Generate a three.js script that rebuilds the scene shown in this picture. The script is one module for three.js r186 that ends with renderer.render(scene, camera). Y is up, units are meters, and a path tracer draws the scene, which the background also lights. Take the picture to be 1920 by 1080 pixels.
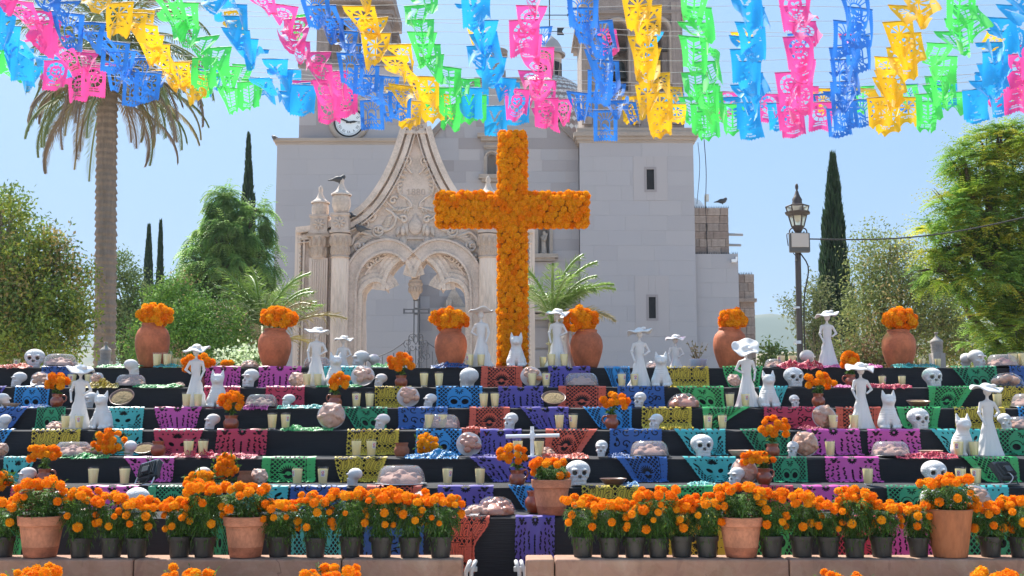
import * as THREE from 'three';
import { mergeGeometries } from 'three/addons/utils/BufferGeometryUtils.js';
import { RoundedBoxGeometry } from 'three/addons/geometries/RoundedBoxGeometry.js';
import { FontLoader } from 'three/addons/loaders/FontLoader.js';
import { TextGeometry } from 'three/addons/geometries/TextGeometry.js';

// ---------- camera, sky, sun, exposure ----------
const FOC = 2100, HORIZON = 800, EYE = 1.55;                 // focal length and horizon in pixels of a 1920 x 1080 frame
const PITCH = Math.atan((HORIZON - 540) / FOC);
const scene = new THREE.Scene();
const camera = new THREE.PerspectiveCamera(2 * Math.atan(540 / FOC) * 180 / Math.PI, 16 / 9, 0.1, 4000);
camera.position.set(0, EYE, 0);
camera.rotation.x = PITCH;
const renderer = new THREE.WebGLRenderer({ antialias: true });
renderer.toneMapping = THREE.LinearToneMapping;
renderer.toneMappingExposure = 2.3;
renderer.shadowMap.enabled = true;
const SUN = new THREE.Vector3(-0.42, 1.15, -0.72).normalize();
const sun = new THREE.DirectionalLight(new THREE.Color().setRGB(1, 0.95, 0.86), 4.6);
sun.position.copy(SUN).multiplyScalar(60).add(new THREE.Vector3(0, 0, -15));
sun.target.position.set(0, 0, -15);
sun.castShadow = true;
sun.shadow.mapSize.set(4096, 4096);
Object.assign(sun.shadow.camera, { left: -45, right: 45, top: 45, bottom: -45, near: 1, far: 160 });
scene.add(sun, sun.target);
{
  const w = 1024, h = 512, data = new Float32Array(w * h * 4), d = new THREE.Vector3();
  for (let j = 0; j < h; j++) for (let i = 0; i < w; i++) {
    const el = ((j + 0.5) / h - 0.5) * Math.PI, ph = ((i + 0.5) / w - 0.5) * 2 * Math.PI;
    d.set(Math.cos(ph) * Math.cos(el), Math.sin(el), Math.sin(ph) * Math.cos(el));
    const e = Math.max(0, d.y), k = Math.pow(1 - e, 5.5), c = Math.max(0, d.dot(SUN));
    const glow = 0.28 * Math.pow(c, 5) + 0.8 * Math.pow(c, 40);
    let r = 0.165 + 0.12 * k, g = 0.31 + 0.085 * k, b = 0.49 + 0.005 * k;
    r += glow * 0.95; g += glow * 0.96; b += glow * 0.9;
    const o = (j * w + i) * 4;
    if (d.y < 0) { r = 0.46; g = 0.43; b = 0.38; }
    data[o] = r * 0.87; data[o + 1] = g * 0.845; data[o + 2] = b * 0.875; data[o + 3] = 1;
  }
  const t = new THREE.DataTexture(data, w, h, THREE.RGBAFormat, THREE.FloatType);
  t.mapping = THREE.EquirectangularReflectionMapping; t.magFilter = THREE.LinearFilter; t.needsUpdate = true;
  scene.background = t; scene.environment = t;
}

// ---------- helpers ----------
const V = (x, y, z) => new THREE.Vector3(x, y, z);
const sp = Math.sin(PITCH), cp = Math.cos(PITCH);
function P(px, py, z) {                                       // the point of the plane z that the photograph shows at a pixel
  const u = (px - 960) / FOC, v = (540 - py) / FOC, t = z / (v * sp - cp);
  return V(u * t, EYE + (v * cp + sp) * t, z);
}
const mpp = (py, z) => z / (((540 - py) / FOC) * sp - cp) / FOC;   // metres per pixel there
function rng(seed) { let a = seed >>> 0; return () => { a = (a + 0x6D2B79F5) | 0; let t = Math.imul(a ^ (a >>> 15), 1 | a); t = (t + Math.imul(t ^ (t >>> 7), 61 | t)) ^ t; return ((t ^ (t >>> 14)) >>> 0) / 4294967296; }; }
const R0 = rng(20241);
const rr = (a, b, r = R0) => a + (b - a) * r();
const pick = (a, r = R0) => a[Math.floor(r() * a.length)];
const lerp = (a, b, t) => a + (b - a) * t, clamp = (x, a = 0, b = 1) => Math.min(b, Math.max(a, x));
const sm = (a, b, x) => { const t = clamp((x - a) / (b - a)); return t * t * (3 - 2 * t); };
function hash(x, y, z) { let h = Math.imul(x, 374761393) ^ Math.imul(y, 668265263) ^ Math.imul(z, 2147483647 ^ 0x5bd1e995); h = Math.imul(h ^ (h >>> 13), 1274126177); return ((h ^ (h >>> 16)) >>> 0) / 4294967296; }
function noise(x, y, z = 0) {
  const X = Math.floor(x), Y = Math.floor(y), Z = Math.floor(z), f = t => t * t * (3 - 2 * t), u = f(x - X), v = f(y - Y), w = f(z - Z);
  const n = (a, b, c) => hash(X + a, Y + b, Z + c);
  return lerp(lerp(lerp(n(0, 0, 0), n(1, 0, 0), u), lerp(n(0, 1, 0), n(1, 1, 0), u), v), lerp(lerp(n(0, 0, 1), n(1, 0, 1), u), lerp(n(0, 1, 1), n(1, 1, 1), u), v), w) * 2 - 1;
}
const fbm = (x, y, z = 0, o = 4) => { let s = 0, a = 0.5; for (let i = 0; i < o; i++) { s += a * noise(x, y, z); x *= 2.03; y *= 2.03; z *= 2.03; a *= 0.5; } return s; };

const used = {};
const numbered = n => { const k = used[n] = (used[n] ?? -1) + 1; return k ? n + '_' + String(k).padStart(3, '0') : n; };
function tag(o, label, category, group, kind) { if (label) o.userData.label = label; if (category) o.userData.category = category; if (group) o.userData.group = group; if (kind) o.userData.kind = kind; return o; }
function thing(name, label, category, pos, group) { const o = new THREE.Group(); o.name = numbered(name); if (pos) o.position.copy(pos); scene.add(o); return tag(o, label, category, group); }
function part(name, geo, mat, parent, pos) { const m = new THREE.Mesh(Array.isArray(geo) ? merge(geo) : geo, mat); m.name = parent === scene ? numbered(name) : name; if (pos) m.position.copy(pos); parent.add(m); return m; }
function solo(name, geo, mat, label, category, pos, group) { return tag(part(name, geo, mat, scene, pos), label, category, group); }
function structure(name, geo, mat) { const m = part(name, geo, mat, scene); m.userData.kind = 'structure'; return m; }
function merge(list) {
  list = list.map(g => { g = g.index ? g.toNonIndexed() : g; for (const k of Object.keys(g.attributes)) if (!['position', 'normal', 'uv', 'color'].includes(k)) g.deleteAttribute(k); if (!g.attributes.uv) g.setAttribute('uv', new THREE.BufferAttribute(new Float32Array(g.attributes.position.count * 2), 2)); if (!g.attributes.normal) g.computeVertexNormals(); return g; });
  if (list.some(g => g.attributes.color) && list.some(g => !g.attributes.color)) list.forEach(g => g.deleteAttribute('color'));
  return mergeGeometries(list);
}
const M4 = new THREE.Matrix4(), Q = new THREE.Quaternion(), E3 = new THREE.Euler();
function tf(g, x, y, z, rx = 0, ry = 0, rz = 0, sx = 1, sy = sx, sz = sx) { return g.applyMatrix4(M4.compose(V(x, y, z), Q.setFromEuler(E3.set(rx, ry, rz)), V(sx, sy, sz))); }
const box = (w, h, d, x = 0, y = 0, z = 0) => tf(new THREE.BoxGeometry(w, h, d), x, y, z);
const rbox = (w, h, d, r, x = 0, y = 0, z = 0, seg = 2) => tf(new RoundedBoxGeometry(w, h, d, seg, r), x, y, z);
const lathe = (pts, n = 28) => new THREE.LatheGeometry(pts.map(p => new THREE.Vector2(p[0], p[1])), n);
const tube = (pts, r, seg = 16, rs = 6, closed = false) => new THREE.TubeGeometry(new THREE.CatmullRomCurve3(pts, closed), seg, r, rs, closed);
function rod(a, b, r0, r1 = r0, n = 8) { const d = b.clone().sub(a), L = d.length(), g = new THREE.CylinderGeometry(r1, r0, L, n, 1); return g.applyMatrix4(M4.compose(a.clone().addScaledVector(d, 0.5), Q.setFromUnitVectors(V(0, 1, 0), d.normalize()), V(1, 1, 1))); }
function sheet(nx, ny, fn) {                                   // a grid of points fn(u, v) with uv = (u, 1 - v)
  const p = [], uv = [], ix = [];
  for (let j = 0; j <= ny; j++) for (let i = 0; i <= nx; i++) { const q = fn(i / nx, j / ny); p.push(q.x, q.y, q.z); uv.push(i / nx, 1 - j / ny); }
  for (let j = 0; j < ny; j++) for (let i = 0; i < nx; i++) { const a = j * (nx + 1) + i, b = a + nx + 1; ix.push(a, b, a + 1, a + 1, b, b + 1); }
  const g = new THREE.BufferGeometry(); g.setAttribute('position', new THREE.Float32BufferAttribute(p, 3)); g.setAttribute('uv', new THREE.Float32BufferAttribute(uv, 2)); g.setIndex(ix); g.computeVertexNormals(); return g;
}
function displace(g, fn) { const p = g.attributes.position, v = V(); for (let i = 0; i < p.count; i++) { v.fromBufferAttribute(p, i); fn(v, i); p.setXYZ(i, v.x, v.y, v.z); } p.needsUpdate = true; g.computeVertexNormals(); return g; }
function shapeOf(pts, holes = []) { const s = new THREE.Shape(pts.map(p => new THREE.Vector2(p[0], p[1]))); for (const h of holes) s.holes.push(new THREE.Path(h.map(p => new THREE.Vector2(p[0], p[1])))); return s; }
const extrude = (s, depth, bevel = 0) => new THREE.ExtrudeGeometry(s, { depth, bevelEnabled: bevel > 0, bevelThickness: bevel, bevelSize: bevel, bevelOffset: -bevel, bevelSegments: 2, curveSegments: 10 });

// surface nets: meshes a signed distance field
function sdfMesh(f, lo, hi, cell) {
  const n = [0, 1, 2].map(k => Math.ceil((hi[k] - lo[k]) / cell) + 1), [nx, ny, nz] = n, val = new Float32Array(nx * ny * nz), id = (i, j, k) => (k * ny + j) * nx + i;
  for (let k = 0; k < nz; k++) for (let j = 0; j < ny; j++) for (let i = 0; i < nx; i++) val[id(i, j, k)] = f(lo[0] + i * cell, lo[1] + j * cell, lo[2] + k * cell);
  const vid = new Int32Array(nx * ny * nz).fill(-1), pos = [], uv = [], ix = [];
  const ed = [[0, 1], [0, 2], [0, 4], [1, 3], [1, 5], [2, 3], [2, 6], [3, 7], [4, 5], [4, 6], [5, 7], [6, 7]];
  const c = new Float32Array(8);
  for (let k = 0; k < nz - 1; k++) for (let j = 0; j < ny - 1; j++) for (let i = 0; i < nx - 1; i++) {
    let mask = 0;
    for (let q = 0; q < 8; q++) { c[q] = val[id(i + (q & 1), j + ((q >> 1) & 1), k + (q >> 2))]; if (c[q] < 0) mask |= 1 << q; }
    if (mask === 0 || mask === 255) continue;
    let x = 0, y = 0, z = 0, m = 0;
    for (const [a, b] of ed) { const A = c[a], B = c[b]; if ((A < 0) === (B < 0)) continue; const t = A / (A - B); x += (a & 1) + t * ((b & 1) - (a & 1)); y += ((a >> 1) & 1) + t * (((b >> 1) & 1) - ((a >> 1) & 1)); z += (a >> 2) + t * ((b >> 2) - (a >> 2)); m++; }
    vid[id(i, j, k)] = pos.length / 3;
    const X = lo[0] + (i + x / m) * cell, Y = lo[1] + (j + y / m) * cell, Z = lo[2] + (k + z / m) * cell;
    pos.push(X, Y, Z); uv.push(X + Z * 0.3, Y);
  }
  for (let k = 1; k < nz - 1; k++) for (let j = 1; j < ny - 1; j++) for (let i = 1; i < nx - 1; i++) {
    const s = val[id(i, j, k)] < 0;
    const quad = (a, b, cc, d, flip) => { if (a < 0 || b < 0 || cc < 0 || d < 0) return; flip ? ix.push(a, cc, b, a, d, cc) : ix.push(a, b, cc, a, cc, d); };
    if (s !== val[id(i + 1, j, k)] < 0) quad(vid[id(i, j - 1, k - 1)], vid[id(i, j, k - 1)], vid[id(i, j, k)], vid[id(i, j - 1, k)], !s);
    if (s !== val[id(i, j + 1, k)] < 0) quad(vid[id(i - 1, j, k - 1)], vid[id(i - 1, j, k)], vid[id(i, j, k)], vid[id(i, j, k - 1)], !s);
    if (s !== val[id(i, j, k + 1)] < 0) quad(vid[id(i - 1, j - 1, k)], vid[id(i, j - 1, k)], vid[id(i, j, k)], vid[id(i - 1, j, k)], !s);
  }
  const g = new THREE.BufferGeometry(); g.setAttribute('position', new THREE.Float32BufferAttribute(pos, 3)); g.setAttribute('uv', new THREE.Float32BufferAttribute(uv, 2)); g.setIndex(ix); g.computeVertexNormals(); return g;
}
const smin = (a, b, k) => { const h = clamp(0.5 + 0.5 * (b - a) / k); return lerp(b, a, h) - k * h * (1 - h); };
const smax = (a, b, k) => -smin(-a, -b, k);
const ell = (x, y, z, cx, cy, cz, a, b, c) => { const X = (x - cx) / a, Y = (y - cy) / b, Z = (z - cz) / c, l = Math.sqrt(X * X + Y * Y + Z * Z); return (l - 1) * Math.min(a, b, c); };
const cap = (x, y, z, a, b, ra, rb) => { const dx = b[0] - a[0], dy = b[1] - a[1], dz = b[2] - a[2], px = x - a[0], py = y - a[1], pz = z - a[2], t = clamp((px * dx + py * dy + pz * dz) / (dx * dx + dy * dy + dz * dz)); return Math.hypot(px - dx * t, py - dy * t, pz - dz * t) - lerp(ra, rb, t); };

// ---------- materials ----------
const L = (r, g, b) => new THREE.Color().setRGB(r, g, b);
const std = (c, rough = 0.8, o = {}) => new THREE.MeshStandardMaterial({ color: c, roughness: rough, side: THREE.DoubleSide, ...o });
const phys = (c, rough, o = {}) => new THREE.MeshPhysicalMaterial({ color: c, roughness: rough, side: THREE.DoubleSide, ...o });
function dataTex(n, fn, srgb = false, rx = 1, ry = 1) {
  const d = new Uint8Array(n * n * 4);
  for (let j = 0; j < n; j++) for (let i = 0; i < n; i++) { const c = fn(i / n, j / n), o = (j * n + i) * 4; for (let k = 0; k < 3; k++) d[o + k] = clamp(Array.isArray(c) ? c[k] : c) * 255; d[o + 3] = 255; }
  const t = new THREE.DataTexture(d, n, n); t.wrapS = t.wrapT = THREE.RepeatWrapping; t.magFilter = THREE.LinearFilter; t.minFilter = THREE.LinearMipmapLinearFilter; t.generateMipmaps = true; if (srgb) t.colorSpace = THREE.SRGBColorSpace; t.repeat.set(rx, ry); t.needsUpdate = true; return t;
}
const per = (u, v, n, s) => {                                   // periodic fbm
  let r = 0, a = 0.5; for (let o = 0; o < 4; o++) { const X = u * n, Y = v * n, x = Math.floor(X), y = Math.floor(Y), f = t => t * t * (3 - 2 * t), fu = f(X - x), fv = f(Y - y), h = (i, j) => hash((x + i) % n, (y + j) % n, s + o); r += a * (lerp(lerp(h(0, 0), h(1, 0), fu), lerp(h(0, 1), h(1, 1), fu), fv) * 2 - 1); n *= 2; a *= 0.5; } return r;
};
const rep = (t, x, y = x) => { const c = t.clone(); c.repeat.set(x, y); c.needsUpdate = true; return c; };
const T = {
  grain: dataTex(256, (u, v) => 0.5 + 0.5 * per(u, v, 16, 3)),
  mottled: dataTex(512, (u, v) => { const a = 0.95 + 0.12 * per(u, v, 4, 7) + 0.09 * per(u, v, 32, 9); return [a, a * 0.995, a * 0.985]; }, true),
  clay: dataTex(512, (u, v) => { const a = 0.9 + 0.22 * per(u, v, 3, 31) + 0.16 * per(u, v, 12, 37) + 0.1 * per(u, v, 64, 41); return [a, a * 0.985 + 0.02 * per(u, v, 5, 47), a * 0.96 + 0.03 * per(u, v, 5, 47)]; }, true),
  felt: dataTex(256, (u, v) => 0.5 + 0.5 * per(u, v, 64, 21)),
};
const mat = {
  cloth: std(L(0.024, 0.023, 0.026), 0.95, { bumpMap: rep(T.felt, 3), bumpScale: 0.003 }),
  plaster: std(L(0.66, 0.635, 0.615), 0.72, { bumpMap: rep(T.grain, 6), bumpScale: 0.0012 }),
  plasterB: std(L(0.60, 0.575, 0.565), 0.82, { bumpMap: rep(T.grain, 5), bumpScale: 0.0016 }),
  jar: std(L(0.55, 0.155, 0.064), 0.7, { map: T.clay, bumpMap: rep(T.grain, 4, 4), bumpScale: 0.0015 }),
  clayGlaze: phys(L(0.30, 0.062, 0.022), 0.3, { clearcoat: 0.7, clearcoatRoughness: 0.2, map: T.mottled }),
  pot: std(L(0.59, 0.245, 0.14), 0.82, { map: T.clay, bumpMap: rep(T.grain, 5), bumpScale: 0.001 }),
  potDamp: std(L(0.44, 0.145, 0.075), 0.75, { map: T.clay }),
  potBrown: std(L(0.44, 0.155, 0.06), 0.7, { map: T.clay }),
  potBlack: std(L(0.028, 0.025, 0.022), 0.5, { bumpMap: rep(T.grain, 4), bumpScale: 0.001 }),
  soil: std(L(0.05, 0.035, 0.025), 1),
  drink: std(L(0.74, 0.60, 0.30), 0.35),
  glass: phys(L(0.97, 0.98, 0.97), 0.03, { transmission: 1, thickness: 0, ior: 1.5 }),
  film: phys(L(0.96, 0.95, 0.95), 0.05, { transmission: 0.97, thickness: 0, ior: 1.36 }),
  lid: phys(L(0.80, 0.77, 0.77), 0.12, { transmission: 0.82, clearcoat: 1, clearcoatRoughness: 0.05, thickness: 0, ior: 1.5 }),
  bread: phys(L(0.42, 0.155, 0.085), 0.42, { bumpMap: rep(T.grain, 8), bumpScale: 0.002, clearcoat: 0.8, clearcoatRoughness: 0.15 }),
  breadPale: phys(L(0.50, 0.26, 0.155), 0.6, { bumpMap: rep(T.grain, 8), bumpScale: 0.002, clearcoat: 0.25 }),
  breadSugar: phys(L(0.56, 0.33, 0.24), 0.6, { bumpMap: rep(T.grain, 14), bumpScale: 0.001 }),
  tray: std(L(0.02, 0.02, 0.022), 0.35),
  silver: std(L(0.62, 0.63, 0.65), 0.3, { metalness: 0.85 }),
  iron: std(L(0.03, 0.03, 0.032), 0.55, { metalness: 0.4 }),
  dark: std(L(0.01, 0.01, 0.011), 0.9),
  pvc: std(L(0.82, 0.82, 0.82), 0.35),
  grain: std(L(0.42, 0.30, 0.15), 0.9, { bumpMap: rep(T.felt, 6), bumpScale: 0.01 }),
  bowl: phys(L(0.20, 0.10, 0.065), 0.35, { clearcoat: 0.4 }),
  bowlPale: phys(L(0.58, 0.40, 0.30), 0.4, { clearcoat: 0.4 }),
  stem: phys(L(0.10, 0.20, 0.04), 0.7, { transmission: 0.2, thickness: 0 }),
};
const marigoldMats = [L(1.0, 0.42, 0.013), L(1.0, 0.37, 0.011), L(1.0, 0.48, 0.016), L(1.0, 0.32, 0.009)].map(c => phys(c, 0.85, { transmission: 0.42, thickness: 0, vertexColors: true, specularIntensity: 0.1 }));
const marigoldYellow = [L(1.0, 0.52, 0.018), L(1.0, 0.48, 0.016)].map(c => phys(c, 0.85, { transmission: 0.42, thickness: 0, vertexColors: true, specularIntensity: 0.1 }));
const leafMat = (r, g, b, t = 0.4) => phys(L(r, g, b), 0.65, { transmission: t, thickness: 0, vertexColors: true, specularIntensity: 0.6 });

// ---------- ground, hills ----------
const groundMat = std(L(0.60, 0.51, 0.425), 0.95, { map: rep(T.mottled, 60), bumpMap: rep(T.grain, 400), bumpScale: 0.004 });
{
  const g = new THREE.PlaneGeometry(3600, 3600, 1, 1); g.rotateX(-Math.PI / 2); structure('ground', g, groundMat);
  const hill = (name, z0, depth, x0, x1, top, seed, color) => {
    const g = new THREE.PlaneGeometry(x1 - x0, depth, 150, 24); g.rotateX(-Math.PI / 2); g.translate((x0 + x1) / 2, 0, z0 - depth / 2);
    displace(g, v => { const t = (z0 - v.z) / depth, e = Math.sin(Math.PI * clamp(t)) ** 0.8; v.y = -2 + top(v.x) * e + 9 * e * fbm(v.x * 0.011 + seed, v.z * 0.011, seed) + 3 * e * fbm(v.x * 0.05, v.z * 0.05, seed, 3); });
    const c = [], p = g.attributes.position; for (let i = 0; i < p.count; i++) { const k = sm(-0.15, 0.25, fbm(p.getX(i) * 0.02, p.getZ(i) * 0.03 + p.getY(i) * 0.06, 4)); { const kk = clamp(k * 0.6 + sm(25, 60, p.getY(i)) * 0.8 - 0.1); c.push(lerp(0.30, 0.055, kk), lerp(0.245, 0.085, kk), lerp(0.165, 0.06, kk)); } }
    g.setAttribute('color', new THREE.Float32BufferAttribute(c, 3)); structure(name, g, std(L(1, 1, 1), 1, { vertexColors: true }));
  };
  hill('hills', -620, 520, -900, 1300, x => 78 + 14 * Math.sin(x * 0.006 + 1), 3);
  hill('hills', -330, 150, -200, 700, x => 24 + 3 * Math.sin(x * 0.02), 8);
}
scene.fog = new THREE.FogExp2(new THREE.Color().setRGB(0.72, 0.8, 0.9), 0.0004);

// ---------- the low planter wall and the stepped altar under black cloth ----------
const TZ = [0, -11, -10.4, -9.8, -9.2, -8.6, -8.0, -7.4];         // front edge of each tier
const TY = [0, 688, 725.5, 764.5, 806, 858, 912, 969].map((p, k) => k ? P(960, p, TZ[k]).y : 0);
const WALL_Y = P(960, 1049, -6.58).y, WALL_F = -6.58, WALL_B = -6.82;
const wallMat = (() => {
  const cv = document.createElement('canvas'); cv.width = 1024; cv.height = 256; const x = cv.getContext('2d'), r = rng(5);
  x.fillStyle = '#c29a84'; x.fillRect(0, 0, 1024, 256);
  for (let i = 0; i < 900; i++) { const a = r() * 0.09; x.fillStyle = r() < 0.5 ? `rgba(120,80,62,${a})` : `rgba(235,215,195,${a})`; x.beginPath(); x.ellipse(r() * 1024, r() * 256, 4 + r() * 50, 3 + r() * 22, r() * 3, 0, 7); x.fill(); }
  for (let i = 0; i < 34; i++) { x.fillStyle = `rgba(236,222,208,${0.12 + r() * 0.3})`; const X = r() * 1024, w = 1.5 + r() * 4; x.beginPath(); x.moveTo(X - w, 0); x.lineTo(X + w, 0); x.lineTo(X + w * 0.3, 30 + r() * 130); x.closePath(); x.fill(); }
  for (let i = 0; i < 26; i++) { x.fillStyle = `rgba(90,70,64,${0.04 + r() * 0.1})`; x.beginPath(); x.ellipse(r() * 1024, r() * 256, 2 + r() * 5, 5 + r() * 40, r() * 0.5, 0, 7); x.fill(); }
  for (let i = 0; i < 9; i++) { x.strokeStyle = 'rgba(60,45,40,.45)'; x.lineWidth = 1; x.beginPath(); let X = r() * 1024, Y = r() * 200; x.moveTo(X, Y); for (let k = 0; k < 6; k++) { X += r() * 22 - 9; Y += r() * 16; x.lineTo(X, Y); } x.stroke(); }
  const t = new THREE.CanvasTexture(cv); t.colorSpace = THREE.SRGBColorSpace; t.wrapS = t.wrapT = THREE.RepeatWrapping;
  return std(L(0.62, 0.585, 0.56), 0.9, { map: t, bumpMap: rep(T.grain, 10, 3), bumpScale: 0.003 });
})();
const wallAt = px => P(px, 1049, WALL_F).x;
{
  const mk = (x0, x1, cuts, label) => {
    const t = thing('planter_wall', label, 'low wall', V((x0 + x1) / 2, 0, (WALL_F + WALL_B) / 2)), xs = [x0, ...cuts, x1], cx = (x0 + x1) / 2;
    for (let i = 0; i < xs.length - 1; i++) {
      const w = xs[i + 1] - xs[i] - 0.006, g = rbox(w, WALL_Y - 0.05, WALL_F - WALL_B, 0.014, 0, 0, 0, 3);
      displace(g, v => { const X = v.x + xs[i]; v.y += 0.003 * fbm(X * 6, v.z * 6, v.y * 6); v.z += 0.004 * fbm(X * 3, v.y * 5, 2); });
      const p = g.attributes.position, uv = g.attributes.uv; for (let k = 0; k < p.count; k++) uv.setXY(k, (p.getX(k) + (xs[i] + xs[i + 1]) / 2) / 3.1 + i * 0.37, p.getY(k) / 0.8 + p.getZ(k) * 0.6);
      part('slab', g, wallMat, t, V((xs[i] + xs[i + 1]) / 2 - cx, (WALL_Y - 0.05) / 2 + 0.05, 0));
    }
    part('footing', box(x1 - x0, 0.049, 0.3, 0, 0.0245, 0), wallMat, t);
  };
  mk(-7.5, wallAt(867), [wallAt(250), wallAt(640)], 'pinkish rendered planter wall left of the gap, black pots along its top');
  mk(wallAt(985), 7.5, [wallAt(1040), wallAt(1480)], 'pinkish rendered planter wall right of the gap, chipped pale corner block');
}
{
  const t = thing('stepped_altar', 'wide seven-tiered altar staging covered in black felt cloth', 'altar steps', V(0, 0, -7.4));
  const X = 7.6, wob = (x, s) => 0.006 * fbm(x * 2.2, s) + 0.003 * fbm(x * 9, s + 5);
  for (let k = 1; k <= 7; k++) {
    const y1 = TY[k], y0 = k < 7 ? TY[k + 1] : 0, z = TZ[k], zb = k === 1 ? -12.3 : TZ[k - 1];
    part('riser_cloth', sheet(220, 8, (u, v) => { const x = lerp(-X, X, u); return V(x, lerp(y1 - 0.012, y0, v), z + 7.4 + (0.014 + 0.014 * v) * fbm(x * 2.5, v * 1.4, k) + 0.005 * v * fbm(x * 14, v * 2, k + 9) - 0.004 * v); }), mat.cloth, t);
    part('tread_cloth', sheet(220, 8, (u, v) => { const x = lerp(-X, X, u), f = sm(0.93, 1, v); return V(x, y1 + wob(x, k * 7 + v * 2) - f * 0.012, lerp(zb - 0.02, z, v) + 7.4 + 0.012 * f * fbm(x * 2.5, 0, k)); }), mat.cloth, t);
  }
  part('staging', [...[1, 2, 3, 4, 5, 6, 7].map(k => box(15, TY[k] - 0.04, (k === 1 ? 1.2 : 0.6) - 0.05, 0, (TY[k] - 0.04) / 2, TZ[k] + 7.4 - (k === 1 ? 0.65 : 0.34)))], mat.dark, t);
}
// the gap in the wall: a stone ledge with rounded stones and two pale pipe brackets
{
  const bed = structure('stone_ledge', rbox(wallAt(985) - wallAt(867) + 0.1, 0.6, 0.32, 0.01), std(L(0.06, 0.055, 0.05), 0.95)); bed.position.set((wallAt(985) + wallAt(867)) / 2, 0.3, -7.02);
  const stoneReg = [], r = rng(77), sg = [0, 1, 2].map(s => displace(new THREE.IcosahedronGeometry(1, 3), v => v.multiplyScalar(1 + 0.16 * fbm(v.x * 1.3 + s * 5, v.y * 1.3, v.z * 1.3)))), sm_ = [L(0.46, 0.45, 0.43), L(0.30, 0.29, 0.28), L(0.6, 0.58, 0.55)].map(c => std(c, 0.8, { bumpMap: rep(T.grain, 4), bumpScale: 0.002 }));
  const list = []; for (let i = 0; i < 15; i++) list.push([893 + i * 6 + r() * 3, 1074 + r() * 6, i]); list.push([938, 1073, 20]);
  list.forEach(([px, py, i], n) => { const p = P(px, py, -6.93 + r() * 0.06), s = i === 20 ? 0.03 : 0.014 + r() * 0.012; const o = solo('river_stone', sg[n % 3], sm_[(n * 7) % 3], null, 'stone', V(p.x, 0.6 + s * 0.55 + (n % 3 === 1 ? 0.015 : 0), p.z), 'rounded stones on the ledge in the wall gap'); o.scale.set(s * (1 + r() * 0.6), s, s); o.rotation.y = r() * 3; stoneReg.push([o, px]); });
  stoneReg.sort((a, b) => a[1] - b[1]).forEach(([o], i) => { o.userData.label = ['first', 'second', 'third', 'fourth', 'fifth', 'sixth', 'seventh', 'eighth', 'ninth', 'tenth', 'eleventh', 'twelfth', 'thirteenth', 'fourteenth', 'fifteenth', 'sixteenth'][i] + ' rounded grey stone from the left inside the wall gap'; });
  for (const [px, d, w] of [[884, -1, 'beside the folded red paper'], [974, 1, 'under the purple paper']]) {
    const t = thing('pipe_bracket', 'pale twin-pipe bracket in the wall gap ' + w, 'bracket', V(P(px, 1060, -6.9).x, 0.6, -6.9));
    for (const o of [-0.016, 0.016]) part('pipe', tube([V(o - d * 0.005, 0.13, -0.12), V(o - d * 0.003, 0.135, -0.03), V(o, 0.125, 0), V(o + d * 0.014, 0.09, 0.015), V(o + d * 0.016, 0, 0.016)], 0.013, 20, 8), std(L(0.5, 0.49, 0.48), 0.5), t);
    part('clamp', rbox(0.07, 0.03, 0.03, 0.006, 0, 0.1, 0.005), std(L(0.4, 0.4, 0.4), 0.5), t);
  }
}

// ---------- the church ----------
const CZ = -45, cm = mpp(500, CZ);
const stoneTone = [L(0.395, 0.375, 0.385), L(0.388, 0.369, 0.379), L(0.402, 0.38, 0.388), L(0.38, 0.36, 0.371), L(0.392, 0.374, 0.388)].map(c => std(c, 0.9, { bumpMap: rep(T.grain, 3), bumpScale: 0.004 }));
const facadeTone = [L(0.385, 0.355, 0.357), L(0.35, 0.322, 0.325), L(0.41, 0.378, 0.378), L(0.31, 0.28, 0.28), L(0.375, 0.356, 0.366)].map(c => std(c, 0.9, { bumpMap: rep(T.grain, 3), bumpScale: 0.006 }));
const mortar = std(L(0.38, 0.36, 0.368), 0.95), trimMat = std(L(0.46, 0.385, 0.33), 0.88, { map: T.mottled, bumpMap: rep(T.grain, 3), bumpScale: 0.01 });
const brownStone = std(L(0.33, 0.275, 0.25), 0.92, { map: T.mottled, bumpMap: rep(T.grain, 3), bumpScale: 0.02 });
const unit = (() => { const g = new RoundedBoxGeometry(1, 1, 1, 1, 0.004); return g; })();
const church = thing('church', 'pale stone church with two bell towers and stepped gable behind the altar', 'church', V(P(900, 700, CZ).x, 0, CZ));
const cx0 = church.position.x, cX = (px, py = 500) => P(px, py, CZ).x - cx0, cY = py => P(960, py, CZ).y;
function cPart(name, geo, m, z = 0) { const o = part(name, geo, m, church); o.position.z = z; return o; }
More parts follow.
